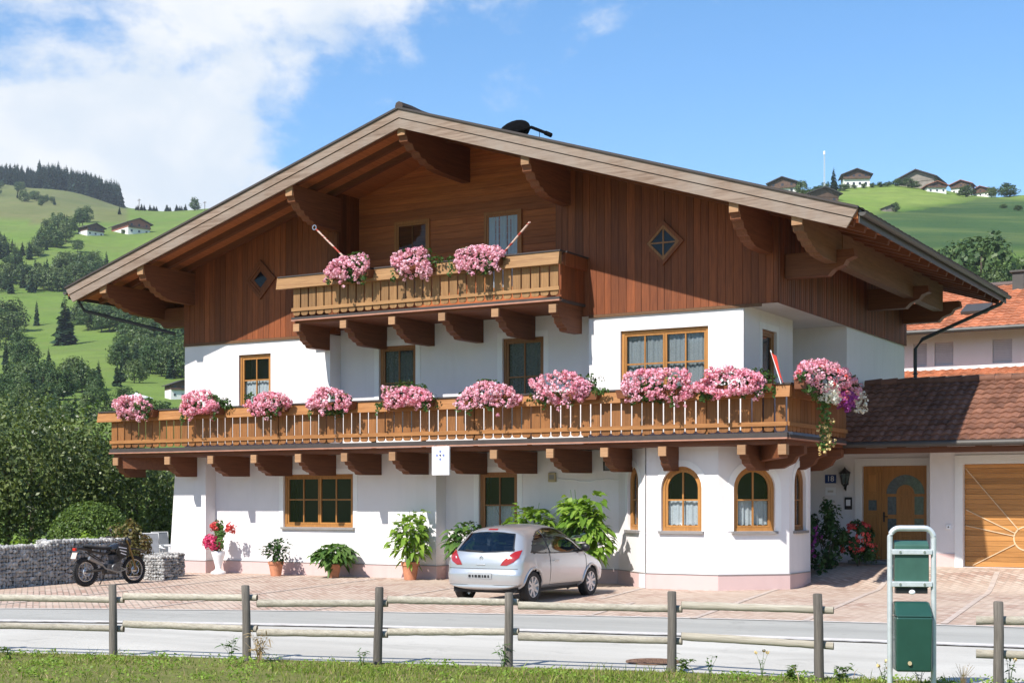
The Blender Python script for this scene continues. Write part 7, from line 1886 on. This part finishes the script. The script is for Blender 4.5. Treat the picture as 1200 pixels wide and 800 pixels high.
# ------------------------------------------------------------------ the verge: grass and weeds
def blades(name, P, h, w, rs, mat, lean=.7):
    n = len(P); a = rs.random(n)*6.283; t = np.stack([np.cos(a), np.sin(a), np.zeros(n)], 1); b = rs.normal(size=(n, 3))*lean; b[:, 2] = 0
    h = h.reshape(-1, 1); w = np.asarray(w).reshape(-1, 1); up = np.array([0, 0, 1.0]); m = P+up*h*.55+b*h*.22; tip = P+up*h+b*h*.75
    V = np.stack([P-t*w, P+t*w, m+t*w*.8, m-t*w*.8, tip], 1).reshape(-1, 3); i = np.arange(n)[:, None]*5
    F = np.concatenate([i+np.array([[0, 1, 2, 3]]), i+np.array([[3, 2, 4, 4]])], 0)
    return V, F, np.tile(rs.random(n), 2)
def verge_grass():
    rs = np.random.default_rng(301); n = 62000; X_ = rs.uniform(-1.5, 19.5, n*2); Y_ = rs.uniform(-20.5, -11.5, n*2); keep = []
    lc = np.array([LC(x) for x in X_]); d = (X_-CAM.x)*FX+(Y_-CAM.y)*FY; r = (X_-CAM.x)*RX+(Y_-CAM.y)*RY; px = CX+F_PX*r/np.maximum(d, 1)
    edge = .10*np.sin(X_*2.3)+.07*np.sin(X_*5.9+1)+rs.normal(size=len(X_))*.05
    pat = np.sin(X_*1.7+Y_*.8)+np.sin(X_*.9-Y_*1.9+2)+rs.normal(size=len(X_))*.7
    ok = (Y_ < lc-.03+edge) & (d > 11.5) & (px > -180) & (px < 1380) & (pat > -1.25)
    X_, Y_, pat, lc = X_[ok][:n], Y_[ok][:n], pat[ok][:n], lc[ok][:n]
    Z_ = np.array([gz(x, y) for x, y in zip(X_, Y_)]); P = np.stack([X_, Y_, Z_], 1); near = np.clip((lc-Y_)/.5, 0, 1)
    bare = (Y_ < lc-1.15+.25*np.sin(X_*1.3)) & (X_ < 8.5) & (rs.random(len(X_)) < .72); X_, Y_, Z_, P, pat, near, lc = X_[~bare], Y_[~bare], Z_[~bare], P[~bare], pat[~bare], near[~bare], lc[~bare]
    h = .025+.04*rs.random(len(X_))+.09*(rs.random(len(X_)) < .04); h *= (.75+.5*(pat > .8)); h *= .7+.3*near
    dry = rs.random(len(X_)) < .10+.10*(pat < -.4)
    V, F, R = blades('grass', P[~dry], h[~dry], .0042+.004*rs.random((~dry).sum()), rs, M['grass'])
    F = F.copy(); q = F[:len(F)//2]; t3 = F[len(F)//2:]
    o = mesh_np('verge_grass', V, np.concatenate([q[:, [0, 1, 2]], q[:, [0, 2, 3]], t3[:, :3]]), np.concatenate([R[:len(q)], R[:len(q)], R[:len(q)]]), M['grass']); tag(o, 'short bright green grass along the road verge', 'grass', kind='stuff')
    V, F, R = blades('dry', P[dry], h[dry]*1.15, .004+.003*rs.random(dry.sum()), rs, M['dry']); q = F[:len(F)//2]; t3 = F[len(F)//2:]
    o = mesh_np('dry_grass', V, np.concatenate([q[:, [0, 1, 2]], q[:, [0, 2, 3]], t3[:, :3]]), np.concatenate([R[:len(q)]]*3), M['dry']); tag(o, 'straw-coloured dry blades among the verge grass', 'grass', kind='stuff')
verge_grass()
def clover():
    rs = np.random.default_rng(311); cx_ = rs.uniform(-1, 18, 260); off = rs.uniform(.02, 2.6, 260)**1.2; C = []
    for x, o in zip(cx_, off):
        k = rs.integers(14, 46); r = rs.uniform(.05, .16); y = LC(x)-.05-o
        C.append(np.stack([x+rs.normal(size=k)*r, y+rs.normal(size=k)*r*.8, gz(x, y)+.02+.07*rs.random(k)], 1))
    C = np.concatenate(C); s = .022+.03*rs.random(len(C)); V, F = leaf_cards(rs, C, rs.normal(size=C.shape)*.6+np.array([0, -.2, 1.0]), s, s*.75, .08)
    o = mesh_np('verge_clover', V, F, rs.random(len(C)), M['leaf_lime']); tag(o, 'small broad-leaved ground plants among the verge grass', 'ground cover', kind='stuff')
clover()
def weed(px, py, h, label, n=40, mat='leaf_mid', leaf=.07, spread=.12, flower=None, dry=False, seed=1, name='weed'):
    rs = np.random.default_rng(seed); z = -.2
    for _ in range(20):
        d = (CAM.z-z)*F_PX/(py-HY); x, y = polar(px, d); z = gz(x, y)
    e = empty(name, (x, y, z), 0, label, 'weed', 'weeds on the verge'); s = MB(); tips = []
    for i in range(5 if not dry else 16):
        a = rs.random()*6.28; q = spread*(.4+rs.random()); hh = h*(.55+.5*rs.random()); tips.append((q*math.cos(a), q*math.sin(a), hh)); s.tube([(0, 0, -.02), (q*.35*math.cos(a), q*.35*math.sin(a), hh*.55), tips[-1]], .004, 4, r_end=.0015)
    s.build('stalks', M['dry' if dry else 'leaf_mid'], e); T = np.array(tips); k = rs.integers(0, len(T), n); f = rs.random(n)**.7; base = T[k]*f[:, None]; base[:, :2] *= f[:, None]
    d_ = rs.normal(size=(n, 3))*np.array([1, 1, .4])+np.array([0, 0, .4]); big_leaves('leaves', M[mat], e, rs, base, d_, leaf*(.5+.8*rs.random(n)), leaf*(.12 if dry else .42)*np.ones(n), .4)
    if flower: blossoms('flower_heads', M[flower], e, rs, T[:3]+np.array([0, 0, .01]), .018, 10, .03)
weed(303, 776, .42, 'dry straw-coloured grass tuft right of the second fence post from the left', 90, 'dry', .16, .16, None, True, 1)
weed(270, 772, .34, 'green leafy weed left of the second fence post from the left', 26, 'leaf_mid', .11, .13, None, False, 2)
weed(424, 780, .22, 'low green weed left of the third fence post', 24, 'leaf_mid', .08, .09, None, False, 3)
weed(590, 781, .30, 'tall green weed left of the fourth fence post', 26, 'leaf_mid', .08, .10, None, False, 4)
weed(800, 788, .24, 'bushy green weed at the foot of the fifth fence post', 60, 'leaf_bush', .09, .12, None, False, 5)
weed(832, 792, .26, 'thin green weed right of the fifth fence post', 20, 'leaf_mid', .06, .07, None, False, 6)
weed(893, 792, .30, 'thin weed with a yellow flower on the verge between the fifth and sixth fence posts', 14, 'leaf_mid', .05, .06, 'petal_yellow', False, 7)
weed(930, 797, .20, 'broad-leaved green weed left of the sixth fence post', 60, 'leaf_bush', .10, .14, None, False, 8)
weed(985, 798, .20, 'broad-leaved green weed right of the sixth fence post', 60, 'leaf_bush', .10, .14, None, False, 9)
weed(1035, 800, .26, 'weed with a yellow flower head left of the litter bin stand', 18, 'leaf_mid', .06, .07, 'petal_yellow', False, 10)
weed(1078, 803, .24, 'thin seeding weed under the litter bin', 24, 'leaf_mid', .06, .10, None, False, 11)
weed(1128, 804, .26, 'thin seeding weed right of the litter bin', 24, 'dry', .07, .10, None, True, 12)
weed(1183, 806, .34, 'weed with yellow flowers beside the fence post right of the litter bin', 24, 'leaf_mid', .07, .09, 'petal_yellow', False, 13)
weed(10, 772, .20, 'low leafy weed at the left edge of the verge', 40, 'leaf_bush', .09, .12, None, False, 14)
weed(110, 772, .16, 'small weed left of the leftmost fence post', 20, 'leaf_mid', .06, .08, None, False, 15)

# ------------------------------------------------------------------ the valley's air
def haze():
    zs = [v.co.z for v in bpy.data.objects['ground'].data.vertices]
    z0 = min(zs)-1.0; z1 = max(max(zs), 480)+60
    b = MB(); b.box(-4700, 4700, -4700, 4700, z0, z1); t = NT('haze_air')
    v = t.n('ShaderNodeVolumePrincipled'); v.inputs['Color'].default_value = (.80, .90, 1.0, 1); v.inputs['Density'].default_value = HAZE; v.inputs['Anisotropy'].default_value = 0.0
    t.l(v.outputs[0], t.out.inputs['Volume']); o = b.build('haze', t.m); tag(o, 'thin pale blue air between the house and the far ridge', 'haze', kind='stuff')
    o.display_type = 'WIRE'
HAZE = 0.00009
haze()
